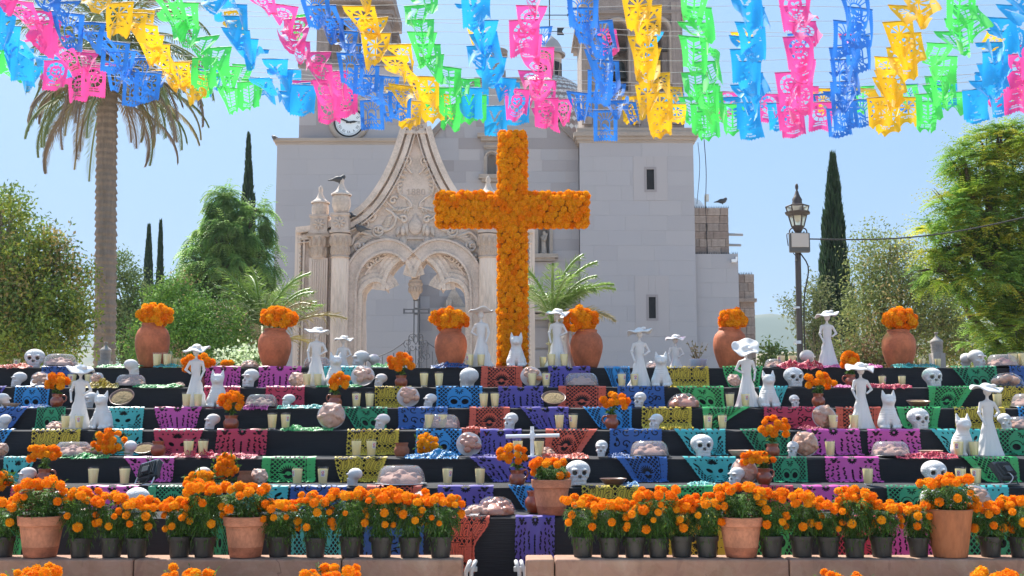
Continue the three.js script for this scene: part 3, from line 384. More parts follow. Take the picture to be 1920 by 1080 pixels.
// ---------- the carved garden portal ----------
const PZ = -30, pm = mpp(450, PZ);
const portalStone = std(L(0.63, 0.52, 0.455), 0.85, { map: T.mottled, bumpMap: rep(T.grain, 3), bumpScale: 0.006 });
const portalPale = std(L(0.70, 0.585, 0.51), 0.85, { map: T.mottled, bumpMap: rep(T.grain, 3), bumpScale: 0.006 });
const portalDeep = std(L(0.54, 0.425, 0.35), 0.88, { map: T.mottled, bumpMap: rep(T.grain, 3), bumpScale: 0.008 });
{
  const ax = 776, po = P(ax, 700, PZ).x, X = (px, py) => P(px, py, PZ).x - po, Y = py => P(960, py, PZ).y, pt = (px, py) => [X(px, py), Y(py)];
  const t = thing('stone_portal', 'carved pinkish stone garden portal with ogee gable dated 1880', 'portal', V(po, 0, PZ));
  const mir = a => a.concat(a.slice().reverse().map(([x, y]) => [2 * ax - x, y]));
  // outline of the slab and of the many-lobed opening, left halves in photograph pixels
  const outL = [[557, 1180], [557, 432], [590, 428], [630, 418], [660, 405], [690, 380], [715, 345], [732, 312], [744, 282], [752, 256], [757, 240]];
  const holeL = [[680, 1180], [680, 562], [683, 546], [691, 536], [703, 531], [714, 533], [722, 541], [724, 545], [726, 530], [730, 517], [737, 505], [746, 495], [755, 488], [763, 500], [768, 512], [771, 522]];
  const out = mir(outL).map(p => pt(...p)), hole = mir(holeL).map(p => pt(...p));
  out[0][1] = out[out.length - 1][1] = 0; hole[0][1] = hole[hole.length - 1][1] = 0.02; hole.forEach((h, i) => { if (i === 0 || i === hole.length - 1) h[1] = -0.02; });
  // one simple outline that runs round the opening (open at the ground)
  const ring = [...out.slice(0), ...hole.slice().reverse()];
  part('slab', tf(extrude(shapeOf(ring), 0.7), 0, 0, -0.7), portalStone, t);
  const ribbon = (line, off0, off1, z0, depth, m, name) => {          // a moulding between two offsets of a line
    const n = line.map((p, i) => { const a = line[Math.max(0, i - 1)], b = line[Math.min(line.length - 1, i + 1)], d = Math.hypot(b[0] - a[0], b[1] - a[1]) || 1; return [-(b[1] - a[1]) / d, (b[0] - a[0]) / d]; });
    const A = line.map((p, i) => [p[0] + n[i][0] * off0, p[1] + n[i][1] * off0]), B = line.map((p, i) => [p[0] + n[i][0] * off1, p[1] + n[i][1] * off1]);
    return tf(extrude(shapeOf([...A, ...B.reverse()]), depth), 0, 0, z0);
  };
  const smooth = (pts, n) => new THREE.CatmullRomCurve3(pts.map(p => V(p[0], p[1], 0)), false, 'centripetal').getPoints(n).map(v => [v.x, v.y]);
  const px2 = pm; // metres per pixel
  // moulding round the opening: three lobes each side with sharp cusps between
  const seg = [holeL.slice(0, 8), holeL.slice(7, 13), holeL.slice(12, 16)];
  const bands = []; let bi = 0;
  for (const s of [1, -1]) for (const g of seg) { let l = smooth(g.map(([x, y]) => pt(s > 0 ? x : 2 * ax - x, Math.min(y, 1100))), 18); if (s < 0) l = l.reverse(); bi++; bands.push(ribbon(l, 0.02, 0.13, 0.001, 0.12 + bi * 0.008), ribbon(l, 0.132, 0.26, 0.001, 0.07 + bi * 0.007), ribbon(l, 0.262, 0.38, 0.001, 0.02 + bi * 0.006)); }
  part('arch_moulding', bands, portalPale, t);
  // two broad outer arcs that spring from the jambs and meet over the middle
  const arc = [[657, 1180], [657, 560], [659, 525], [668, 500], [684, 480], [706, 467], [730, 463], [752, 470], [768, 484]], ob = [];
  for (const s of [1, -1]) { let l = smooth(arc.map(([x, y]) => pt(s > 0 ? x : 2 * ax - x, Math.min(y, 1100))), 30); if (s < 0) l = l.reverse(); const e = s > 0 ? 0 : 0.009; ob.push(ribbon(l, -0.138, 0.138, 0.002, 0.185 + e), ribbon(l, -0.2, -0.14, 0.002, 0.24 + e), ribbon(l, 0.14, 0.2, 0.002, 0.225 + e)); }
  part('outer_arch', ob, portalStone, t);
  // ogee gable moulding with a row of beads, side edges and top
  const og = smooth(outL.slice(1).map(p => pt(...p)), 60), ogr = og.map(([x, y]) => [-x, y]).reverse(), gm = [], beads = [];
  for (const l of [og, ogr]) { gm.push(ribbon(l, -0.10, 0.06, -0.72, 0.92), ribbon(l, -0.30, -0.16, 0, 0.12), ribbon(l, -0.38, -0.36, 0, 0.16)); l.forEach((p, i) => { const a = l[Math.max(0, i - 1)], b = l[Math.min(l.length - 1, i + 1)], d = Math.hypot(b[0] - a[0], b[1] - a[1]) || 1, q = (i ? 1 : 0); for (let k = 0; k <= q; k++) { const e = k / 2; beads.push(tf(new THREE.SphereGeometry(0.038, 6, 5), lerp(p[0], a[0], e) + (b[1] - a[1]) / d * 0.13, lerp(p[1], a[1], e) - (b[0] - a[0]) / d * 0.13, 0.03)); } }); }
  part('gable_moulding', gm, portalPale, t);
  for (const s of [1, -1]) { part('side_moulding', [box(0.16, Y(432), 0.8, s * X(558, 550), Y(432) / 2, -0.3), box(0.05, Y(440), 0.2, s * X(569, 550), Y(440) / 2, 0)], portalPale, t); for (let y = 1.2; y < Y(440); y += 0.125) beads.push(tf(new THREE.SphereGeometry(0.036, 6, 5), s * X(563.5, 550), y, 0.1)); }
  tag(part('bead_row', beads, portalDeep, t), null, null, null, 'stuff');
  part('recess', [tf(extrude(shapeOf(mir([[700, 404], [725, 360], [748, 315], [762, 285], [773, 268]]).map(p => pt(...p))), 0.012), 0, 0, 0.001)], portalStone, t);
  // block and finial on the gable's top
  part('gable_block', [box(0.48, 0.62, 0.8, 0, Y(232), -0.3), box(0.6, 0.08, 0.9, 0, Y(250), -0.3), box(0.56, 0.07, 0.86, 0, Y(211), -0.3), box(0.34, 0.14, 0.6, 0, Y(207), -0.3)], portalPale, t);
  part('rosette', [tf(new THREE.SphereGeometry(0.1, 10, 8), 0, Y(231), 0.1), ...Array.from({ length: 9 }, (_, i) => tf(new THREE.SphereGeometry(0.085, 8, 6), 0.16 * Math.cos(i * 0.698), Y(231) + 0.16 * Math.sin(i * 0.698), 0.1, 0, 0, i * 0.698, 1, 0.5, 0.6))], portalDeep, t);
  part('finial', tf(lathe([[0.001, 0.62], [0.04, 0.6], [0.05, 0.5], [0.09, 0.45], [0.22, 0.42], [0.24, 0.36], [0.2, 0.22], [0.12, 0.14], [0.08, 0.08], [0.16, 0.02], [0.17, -0.03]], 18), 0, Y(205) + 0.05, -0.3), portalPale, t);
  // fluted columns: flat pilaster outside, round column inside, pedestal block and urn above
  const fluted = (r, h, n, x, z) => { const g = new THREE.CylinderGeometry(r, r, h, n * 6, 1, true); displace(g, v => { const a = Math.atan2(v.z, v.x), k = 1 - 0.07 * Math.pow(Math.abs(Math.sin(a * n / 2)), 0.7); v.x *= k; v.z *= k; }); return tf(g, x, h / 2, z); };
  const urn = s => { const body = lathe([[0.001, -0.62], [0.16, -0.62], [0.16, -0.56], [0.07, -0.48], [0.07, -0.38], [0.17, -0.33], [0.20, -0.27], [0.24, -0.12], [0.245, 0.02], [0.22, 0.12], [0.2, 0.15]], 48); displace(body, v => { if (v.y > -0.3) { const a = Math.atan2(v.z, v.x), k = 1 + 0.06 * Math.sin(a * 14 + v.y * 7); v.x *= k; v.z *= k; } }); return [body, lathe([[0.27, 0.14], [0.28, 0.18], [0.2, 0.23], [0.13, 0.3], [0.075, 0.42], [0.055, 0.5], [0.07, 0.54], [0.06, 0.62], [0.02, 0.68], [0.001, 0.7]], 24)].map(g => tf(g, 0, 0, 0, 0, 0, 0, s)); };
  for (const s of [1, -1]) {
    const c1 = s * X(598, 550), c2 = s * X(640, 550), yc = Y(486), yd = Y(444), ye = Y(408);
    const pil = part('pilaster', [box(0.5, yc, 0.3, c1, yc / 2, 0.05), ...Array.from({ length: 7 }, (_, i) => tf(new THREE.CylinderGeometry(0.026, 0.026, yc - 0.3, 6), c1 - 0.18 + i * 0.06, yc / 2 + 0.1, 0.2))], portalStone, t);
    const acanthus = (x, y0, y1, r, z) => { const l = []; for (let j = 0; j < 2; j++) for (let i = 0; i < 11; i++) { const a = (i + j * 0.5) / 11 * Math.PI * 2, R = r * (1 + 0.18 * j); l.push(tf(new THREE.SphereGeometry(0.06, 8, 6), x + R * Math.cos(a), lerp(y0, y1, 0.3 + 0.42 * j), z + R * Math.sin(a), 0, 0, 0, 0.85, 2.3, 0.7)); } return l; };
    part('capital', [...acanthus(c1, yc, yd, 0.22, 0.05), tf(new THREE.CylinderGeometry(0.27, 0.22, yd - yc, 16), c1, (yc + yd) / 2, 0.05), box(0.62, 0.08, 0.5, c1, yd, 0.05)], portalDeep, pil);
    const col = part('column', [fluted(0.235, yc, 18, c2, 0.3), tf(new THREE.CylinderGeometry(0.3, 0.32, 0.5, 24), c2, 0.25, 0.3)], portalPale, t);
    part('capital', [...acanthus(c2, yc, yd, 0.22, 0.3), tf(new THREE.CylinderGeometry(0.28, 0.22, yd - yc, 20), c2, (yc + yd) / 2, 0.3), tf(new THREE.TorusGeometry(0.235, 0.03, 6, 24), c2, yc, 0.3, Math.PI / 2)], portalDeep, col);
    for (const [c, z, u, dy] of [[c1, 0.05, 0.92, -4], [c2, 0.3, 1.0, -9]]) {
      part('pedestal_block', [box(0.46, ye - yd, 0.44, c, (ye + yd) / 2 + 0.04, z), box(0.54, 0.06, 0.5, c, yd + 0.06, z), box(0.52, 0.06, 0.5, c, ye, z), ...Array.from({ length: 8 }, (_, i) => tf(new THREE.SphereGeometry(0.07, 8, 6), c + 0.09 * Math.cos(i * 0.785), (ye + yd) / 2 + 0.04 + 0.09 * Math.sin(i * 0.785), z + 0.23, 0, 0, i * 0.785, 1.2, 0.5, 0.5))], portalStone, t);
      part('urn', urn(u), portalPale, t, V(c, Y(393) + (c === c2 ? 0.18 : 0.02), z));
    }
  }
  // pendant boss between the two pointed lobes
  part('pendant', [tf(lathe([[0.001, -0.3], [0.06, -0.28], [0.1, -0.2], [0.16, -0.08], [0.17, 0.06], [0.2, 0.1], [0.2, 0.16], [0.17, 0.18], [0.17, 0.24]], 16), 0, Y(540), -0.2), ...Array.from({ length: 12 }, (_, i) => tf(new THREE.SphereGeometry(0.045, 8, 6), 0.155 * Math.cos(i * 0.5236), Y(540) - 0.02, -0.2 + 0.155 * Math.sin(i * 0.5236), 0, 0, 0, 1, 2.2, 1))], portalDeep, t);
  // carved scrolls and leaves in the gable and the spandrels
  const rel = [], leaf = (x, y, a, l, w) => { const g = displace(new THREE.SphereGeometry(1, 10, 8), v => { const k = (v.x + 1) / 2; v.y *= 0.35 + 0.65 * Math.sin(Math.PI * Math.pow(k, 0.7)) * (1 + 0.25 * Math.sin(k * 22)); v.z *= 0.5 + 0.2 * Math.cos(v.y * 9); }); return tf(g, x + Math.cos(a) * l / 2, y + Math.sin(a) * l / 2, 0.02, 0, 0, a, l / 2, w, 0.075); };
  const scroll = (x, y, r, a0, turns, w) => { const pts = []; for (let i = 0; i <= 26; i++) { const k = i / 26, a = a0 + turns * k * 2 * Math.PI, R = r * (1 - 0.8 * k); pts.push(V(x + R * Math.cos(a), y + R * Math.sin(a), 0.03 + 0.03 * k)); } return tube(pts, w, 40, 6); };
  const stem = (pts, w) => tube(pts.map(([a, b]) => V(X(a, b), Y(b), 0.03)), w, 24, 6);
  const both = fn => { for (const s of [1, -1]) for (const g of fn()) { if (s < 0) { g.scale(-1, 1, 1); const q = g.index; if (q) for (let i = 0; i < q.count; i += 3) { const a = q.getX(i); q.setX(i, q.getX(i + 1)); q.setX(i + 1, a); } g.computeVertexNormals(); } rel.push(g); } };
  both(() => {
    const l = [], S = (px, py, r, a, tn, w = 0.035) => l.push(scroll(X(px, py), Y(py), r, a, tn, w)), F = (px, py, a, len, w = 0.06) => l.push(leaf(X(px, py), Y(py), a, len, w));
    S(763, 301, 0.13, -1.2, 1.2); l.push(stem([[774, 326], [766, 318], [758, 308], [757, 300]], 0.03));
    for (let i = 0; i < 5; i++) F(770 - i * 4, 318 + i * 7, 2.2 + i * 0.32, 0.3, 0.06);
    for (let i = 0; i < 4; i++) F(757 - i * 1, 338 + i * 6, 3.4 + i * 0.3, 0.24, 0.05);
    l.push(stem([[748, 336], [746, 350], [750, 364], [762, 372], [771, 382], [772, 388]], 0.035), stem([[747, 342], [740, 348], [732, 350]], 0.03), stem([[772, 388], [760, 392], [745, 395], [735, 388], [724, 378]], 0.03));
    for (let i = 0; i < 6; i++) F(768 - i * 5, 388 + (i % 2), -1.9 - i * 0.12, 0.22, 0.045);
    S(738, 376, 0.12, 0.4, 1.1); for (let i = 0; i < 5; i++) F(730 - i * 5, 372 + i * 5, 2.9 + i * 0.2, 0.3, 0.06);
    l.push(stem([[724, 392], [736, 400], [742, 410], [738, 424], [726, 432], [712, 428]], 0.04), stem([[742, 405], [752, 412], [764, 412]], 0.03)); S(696, 404, 0.22, 1.2, 1.4, 0.045); S(712, 430, 0.12, 3.2, 1.2);
    for (let i = 0; i < 7; i++) F(738 - i * 1.5, 404 + i * 5, 3.6 - i * 0.12, 0.26, 0.055);
    for (let i = 0; i < 5; i++) F(728 - i * 6, 388 + i * 2, 2.4 + i * 0.25, 0.28, 0.055);
    l.push(tf(new THREE.TorusGeometry(0.13, 0.035, 6, 20), X(709, 434), Y(434), 0.04), tf(new THREE.SphereGeometry(0.05, 8, 6), X(709, 434), Y(434), 0.06));
    S(757, 412, 0.11, 2.5, -1.1, 0.04); F(757, 415, -1.3, 0.42, 0.09); F(750, 425, -1.9, 0.3, 0.07); F(756, 440, -1.5, 0.4, 0.1); l.push(tf(new THREE.SphereGeometry(0.07, 8, 8), X(756, 434), Y(434), 0.08, 0, 0, 0, 1, 1.9, 1));
    l.push(stem([[690, 440], [676, 436], [664, 446], [660, 460]], 0.045)); S(672, 462, 0.16, 0.6, -1.3, 0.045); S(686, 420, 0.13, 2, 1.3, 0.035);
    for (let i = 0; i < 8; i++) F(704 - i * 5, 446 + i * 2.2, 2.7 + i * 0.16, 0.36, 0.06);
    for (let i = 0; i < 7; i++) F(742 - i * 5, 452 - i * 0.6, 2.9 - i * 0.08, 0.26, 0.055);
    for (let i = 0; i < 6; i++) F(680 - i * 3, 452 + i * 4, 3.9 - i * 0.1, 0.28, 0.055);
    for (let i = 0; i < 7; i++) l.push(tf(new THREE.SphereGeometry(0.06 - i * 0.003, 8, 6), X(665 - i * 1.7, 480 + i * 7), Y(480 + i * 7), 0.03));
    S(694, 497, 0.13, 0.2, 1.2); S(708, 487, 0.1, 2.6, -1.2, 0.03); for (let i = 0; i < 7; i++) F(688 + i * 5, 507 - i * 4.6, 0.6 + (i % 2) * 1.5, 0.2, 0.05); l.push(stem([[684, 516], [692, 505], [706, 492], [724, 481]], 0.03));
    return l;
  });
  part('carved_relief', rel, portalPale, t);
  part('keystone_relief', [leaf(0, Y(400), -1.57, 0.5, 0.1), leaf(-0.06, Y(392), 2.3, 0.3, 0.07), leaf(0.06, Y(392), 0.84, 0.3, 0.07), box(0.5, 0.06, 0.06, 0, Y(447), 0.03), tf(new THREE.SphereGeometry(0.12, 12, 8), 0, Y(425), 0.03, 0, 0, 0, 1.6, 1.9, 0.5)], portalStone, t);
  const font = await new FontLoader().loadAsync('fonts/droid/droid_serif_regular.typeface.json');
  const tx = new TextGeometry('1880', { font, size: 0.17, depth: 0.015, curveSegments: 4 }); tx.computeBoundingBox(); tf(tx, -(tx.boundingBox.max.x) / 2, Y(366), 0.013); part('date_inscription', tx, std(L(0.42, 0.34, 0.29), 0.9), t);
  // wrought-iron gate with a cross
  const gateIron = std(L(0.11, 0.11, 0.12), 0.6); const g = thing('iron_gate', 'black wrought-iron gate with scrollwork and tall cross inside the portal', 'gate', V(po, 0, PZ - 0.35)), gx = px => X(px, 620), gy = py => Y(py) , ir = 0.011;
  const cxp = X(778, 600); part('cross', [box(0.03, gy(560) - gy(640), 0.04, cxp - 0.055, (gy(560) + gy(640)) / 2, 0), box(0.03, gy(560) - gy(640), 0.04, cxp + 0.055, (gy(560) + gy(640)) / 2, 0), box(0.16, 0.05, 0.04, cxp, gy(560), 0.003), ...[-1, 1].map(s => box(gx(802) - gx(755), 0.03, 0.03, cxp, gy(581) + s * 0.05, 0.004 * s)), box(0.05, 0.14, 0.03, gx(755), gy(581), 0.006), box(0.05, 0.14, 0.03, gx(802), gy(581), 0.006), tf(new THREE.TorusGeometry(0.085, 0.02, 6, 20), cxp, gy(581), 0.01)], gateIron, g);
  const sc = []; for (const s of [1, -1]) { const sp2 = (x, y, r, a, tn) => { const q = []; for (let i = 0; i <= 30; i++) { const k = i / 30, A = a + tn * 6.283 * k, R = r * (1 - 0.85 * k); q.push(V(cxp + s * (x + R * Math.cos(A)), y + R * Math.sin(A), 0)); } return tube(q, ir, 40, 5); }; sc.push(sp2(0.1, gy(632), 0.13, 3.0, -1.4), sp2(0.1, gy(650), 0.1, 2.8, 1.2), sp2(0.22, gy(642), 0.12, -1.2, 1.3), sp2(0.13, gy(672), 0.12, 1.5, -1.4), sp2(0.3, gy(665), 0.14, 2, 1.3), sp2(0.65, gy(680), 0.13, 1, 1.3), sp2(1.05, gy(690), 0.1, 1, -1.3)); sc.push(tube([V(cxp, gy(690), 0), V(cxp + s * 0.2, gy(650), 0), V(cxp + s * 0.16, gy(628), 0), V(cxp, gy(644), 0)], ir, 20, 5)); }
  part('scrollwork', sc, gateIron, g);
  const bars = []; for (let i = -9; i <= 9; i++) { const x = cxp + i * 0.15, top = lerp(gy(648), gy(676), Math.abs(i) / 9); if (Math.abs(x) < X(874, 600) - 0.05) bars.push(rod(V(x, 0.1, 0), V(x, top, 0), 0.011)); }
  part('bar', bars, gateIron, g); for (const s of [1, -1]) part('rail', tube([V(cxp + s * 0.3, gy(640), 0), V(cxp + s * 0.7, gy(658), 0), V(cxp + s * 1.4, gy(677), 0)], 0.015, 20, 6), gateIron, g);
}
// pigeons
{
  const geo = sdfMesh((x, y, z) => { let d = ell(x, y, z, 0, 0.09, 0, 0.115, 0.07, 0.062); d = smin(d, ell(x, y, z, 0.1, 0.155, 0, 0.045, 0.042, 0.036), 0.04); d = smin(d, cap(x, y, z, [-0.08, 0.085, 0], [-0.23, 0.055, 0], 0.035, 0.012), 0.02); d = smin(d, cap(x, y, z, [0.13, 0.15, 0], [0.165, 0.142, 0], 0.014, 0.004), 0.006); d = smin(d, cap(x, y, z, [0.01, 0.05, 0.025], [0.015, 0, 0.025], 0.013, 0.01), 0.01); d = smin(d, cap(x, y, z, [0.01, 0.05, -0.025], [0.015, 0, -0.025], 0.013, 0.01), 0.01); return d; }, [-0.26, -0.02, -0.09], [0.19, 0.22, 0.09], 0.014);
  const m = [std(L(0.045, 0.045, 0.05), 0.6), std(L(0.09, 0.09, 0.095), 0.6)];
  for (const [px, py, z, ry, s, k, label] of [[635, 344, PZ + 0.32, 0.2, 1.25, 0, 'dark pigeon perched on the inner urn of the stone portal'], [654, 412, PZ + 0.25, 2.6, 1.3, 0, 'dark pigeon huddled on the portal ledge below the urn'], [677, 436, PZ + 0.22, 2.9, 1.2, 1, 'grey and white pigeon resting among the carved portal leaves'], [514, 262, CZ + 0.3, 2.4, 1.1, 0, 'small dark bird on the corner of the clock tower cornice'], [907, 141, CZ - 0.8, 0, 1.2, 0, 'small dark bird standing on the flat gable top'], [1154, 98, CZ - 0.6, 0.4, 1.3, 0, 'dark bird perched in the belfry arch above the bell'], [1354, 383, CZ - 1.5, 0, 1.5, 0, 'dark bird hunched on the rubble storey roof edge']]) {
    const p = P(px, py, z), o = solo('pigeon', geo, m[k], label, 'bird', p); o.rotation.y = ry; o.scale.setScalar(s);
  }
}

// ---------- trees and shrubs ----------
class Leaves {
  constructor() { this.p = []; this.c = []; this.i = []; }
  add(o, d, up, len, wid, col) {                            // one folded leaf blade from o along d
    const s = d.clone().cross(up); if (s.lengthSq() < 1e-6) s.set(1, 0, 0); s.normalize(); const n = s.clone().cross(d).normalize(), b = this.p.length / 3;
    const q = (a, w, h) => this.p.push(o.x + d.x * a + s.x * w + n.x * h, o.y + d.y * a + s.y * w + n.y * h, o.z + d.z * a + s.z * w + n.z * h);
    q(0, 0, 0); q(len * 0.45, wid * 0.5, wid * 0.18); q(len, 0, -len * 0.08); q(len * 0.45, -wid * 0.5, wid * 0.18);
    for (let k = 0; k < 4; k++) this.c.push(col[0], col[1], col[2]);
    this.i.push(b, b + 1, b + 2, b, b + 2, b + 3);
  }
  build() { const g = new THREE.BufferGeometry(); g.setAttribute('position', new THREE.Float32BufferAttribute(this.p, 3)); g.setAttribute('color', new THREE.Float32BufferAttribute(this.c, 3)); g.setAttribute('uv', new THREE.BufferAttribute(new Float32Array(this.p.length / 3 * 2), 2)); g.setIndex(this.i); g.computeVertexNormals(); return g; }
}
const rdir = r => { const z = r() * 2 - 1, a = r() * 6.2832, s = Math.sqrt(1 - z * z); return V(s * Math.cos(a), z, s * Math.sin(a)); };
const leafWhite = phys(L(1, 1, 1), 0.6, { transmission: 0.58, thickness: 0, vertexColors: true, specularIntensity: 0.22 });
const barkMat = std(L(0.13, 0.10, 0.075), 0.95, { bumpMap: rep(T.grain, 3), bumpScale: 0.02 }), barkPale = std(L(0.26, 0.22, 0.17), 0.95, { bumpMap: rep(T.grain, 3), bumpScale: 0.02 });
function crown(L_, blobs, r, o) {                             // blobs: [x, y, z, rx, ry, rz]
  const vol = blobs.map(b => Math.pow(b[3] * b[4] * b[5], 0.72)), tot = vol.reduce((a, b) => a + b), up = V(0, 1, 0);
  blobs.forEach((b, bi) => {
    const nc = Math.round(o.clumps * vol[bi] / tot);
    for (let c = 0; c < nc; c++) {
      const d = rdir(r), k = Math.pow(o.inner + (1 - o.inner) * r(), 0.5) * (0.9 + 0.22 * r()), C = V(b[0] + d.x * b[3] * k, b[1] + d.y * b[4] * k, b[2] + d.z * b[5] * k);
      const tone = (0.8 + 0.5 * r()) * (o.gain ?? 1.55), dry = r() < (o.dry ?? 0), base = dry ? o.dryCol : pick(o.cols, r), R = o.spread * (0.6 + 0.8 * r());
      if (o.spray) {                                          // feathery sprays: leaflets in two ranks along an arching stalk
        const ns = o.per; for (let s = 0; s < ns; s++) {
          const a = rdir(r); a.y = a.y * 0.5 + (o.lift ?? 0.2); a.addScaledVector(d, 0.6).normalize(); let p = C.clone(), v = a.clone(); const len = R * (0.7 + 0.6 * r()), n = o.leaflets ?? 9;
          for (let i = 0; i < n; i++) { p = p.clone().addScaledVector(v, len / n); v.y -= (o.droop ?? 1.1) / n; v.normalize(); const sd = v.clone().cross(up).normalize(), t = tone * (0.85 + 0.3 * r()), w = 1 - 0.5 * i / n; for (const q of [1, -1]) { const dd = v.clone().multiplyScalar(0.55).addScaledVector(sd, q).normalize(); L_.add(p, dd, up, o.len * w, o.wid, [base[0] * t, base[1] * t, base[2] * t]); } }
        }
      } else for (let i = 0; i < o.per; i++) {
        const q = rdir(r).multiplyScalar(R * Math.pow(r(), 0.5)), p = C.clone().add(q); let a = rdir(r); a.y -= o.droop ?? 0.2; a.addScaledVector(d, 0.4).normalize(); const t = tone * (0.8 + 0.4 * r());
        L_.add(p, a, rdir(r), o.len * (0.7 + 0.6 * r()), o.wid * (0.7 + 0.6 * r()), [base[0] * t, base[1] * t, base[2] * t]);
      }
    }
  });
}
function limbs(base, top, blobs, r0, r, bare = 0) {
  const g = [], steps = 7, pts = []; for (let i = 0; i <= steps; i++) { const k = i / steps; pts.push(base.clone().lerp(top, k).add(V(0.25 * Math.sin(k * 5) * r0 * 3, 0, 0.2 * Math.cos(k * 4) * r0 * 3))); }
  for (let i = 0; i < steps; i++) g.push(rod(pts[i], pts[i + 1], r0 * (1 - 0.085 * i), r0 * (1 - 0.085 * (i + 1)), 10));
  blobs.forEach(b => { for (let q = 0; q < 3; q++) { const s = pts[3 + Math.floor(r() * 4)], d = rdir(r), e = V(b[0] + d.x * b[3] * 0.6, b[1] + d.y * b[4] * 0.6, b[2] + d.z * b[5] * 0.6), m = s.clone().lerp(e, 0.5).add(V(rr(-0.3, 0.3, r), rr(0, 0.3, r), rr(-0.3, 0.3, r))); g.push(rod(s, m, r0 * 0.42, r0 * 0.26, 6), rod(m, e, r0 * 0.26, r0 * 0.09, 5)); for (let w = 0; w < 3 + bare; w++) g.push(rod(e.clone().lerp(m, r() * 0.7), e.clone().add(rdir(r).multiplyScalar(b[3] * (0.5 + 0.3 * bare > 0.5 ? 0.55 : 0.4))), r0 * 0.07, r0 * 0.02, 4)); } });
  return g;
}
function tree(name, label, category, z, foot, blobsPx, trunkR, o, seed, bark = barkMat) { // pixel blobs: [px, py, rxPx, ryPx, dz]
  const r = rng(seed), s = Math.abs(mpp(500, z)), base = P(foot, 700, z); base.y = 0;
  const t = thing(name, label, category, base), bl = blobsPx.map(([px, py, rx, ry, dz = 0, dep = 1]) => { const p = P(px, py, z); return [p.x - base.x, p.y, dz, rx * s, ry * s, Math.max(rx * s * 0.8, 0.3) * dep]; });
  const hi = bl.reduce((a, b) => (b[1] > a[1] ? b : a)), lf = new Leaves(); crown(lf, bl, r, o);
  part('trunk', limbs(V(0, 0, 0), V(hi[0] * 0.7, hi[1] * 0.85, 0), bl, trunkR, r, o.bare ?? 0), bark, t);
  part('crown', lf.build(), leafWhite, t); return t;
}
// west side
tree('bushy_tree', 'thick yellow-green tree with bare twigs at the left edge', 'tree', -22, 40, [[18, 385, 34, 34], [-30, 400, 46, 62, -0.5], [62, 440, 34, 26], [112, 462, 36, 22], [40, 500, 84, 46, 0.3], [128, 520, 40, 46], [60, 580, 116, 60, 0.6], [150, 600, 40, 60, 0.3], [70, 650, 120, 50, 0.6], [-20, 560, 80, 110]], 0.16, { gain: 2.6, clumps: 600, per: 50, inner: 0.12, spread: 0.38, len: 0.09, wid: 0.045, cols: [[0.115, 0.15, 0.028], [0.09, 0.125, 0.03], [0.16, 0.17, 0.03], [0.075, 0.105, 0.03]], dry: 0.14, dryCol: [0.2, 0.15, 0.06], bare: 3 }, 101, barkPale);
tree('bushy_tree', 'loose small-leaved tree between the palm trunk and the twin cypresses', 'tree', -27, 245, [[235, 545, 38, 62], [250, 610, 42, 60], [222, 500, 22, 28], [262, 640, 40, 50, 0.4]], 0.09, { gain: 2.2, clumps: 200, per: 40, inner: 0.15, spread: 0.35, len: 0.085, wid: 0.042, cols: [[0.085, 0.125, 0.045], [0.12, 0.15, 0.06], [0.07, 0.1, 0.035]] }, 102);
tree('pepper_tree', 'tall weeping pepper tree with feathery drooping foliage left of the church', 'tree', -34, 440, [[428, 392, 36, 36], [472, 418, 38, 44], [400, 440, 34, 34], [440, 455, 44, 34, 0.8], [386, 492, 36, 34, 0.4], [478, 490, 36, 50], [435, 520, 62, 44, 0.8], [372, 545, 40, 36, 0.5], [480, 560, 34, 50], [420, 590, 84, 56, 0.6], [340, 560, 34, 38]], 0.3, { gain: 3.0, clumps: 560, per: 12, spray: true, leaflets: 8, inner: 0.25, spread: 0.44, lift: 0.0, droop: 2.0, len: 0.15, wid: 0.05, cols: [[0.10, 0.155, 0.05], [0.125, 0.175, 0.06], [0.075, 0.125, 0.042]] }, 103);
tree('leafy_shrub', 'broad glossy green shrub below the pepper tree behind the tall jar', 'shrub', -19, 350, [[320, 590, 58, 56], [390, 610, 62, 60, 0.3], [350, 650, 95, 56, 0.4], [280, 640, 45, 55], [440, 645, 50, 52], [330, 545, 34, 30]], 0.06, { gain: 2.6, clumps: 460, per: 40, inner: 0.2, spread: 0.25, len: 0.06, wid: 0.028, cols: [[0.075, 0.135, 0.028], [0.06, 0.11, 0.03], [0.1, 0.16, 0.03]], dry: 0.04, dryCol: [0.2, 0.15, 0.08] }, 104);
tree('flowering_shrub', 'low shrub with whitish blooms in front of the big leafy shrub', 'shrub', -16, 450, [[430, 680, 34, 22], [468, 672, 26, 20]], 0.04, { clumps: 60, per: 18, inner: 0.2, spread: 0.16, len: 0.06, wid: 0.035, cols: [[0.1, 0.15, 0.05], [0.55, 0.6, 0.45], [0.45, 0.5, 0.35]] }, 105);
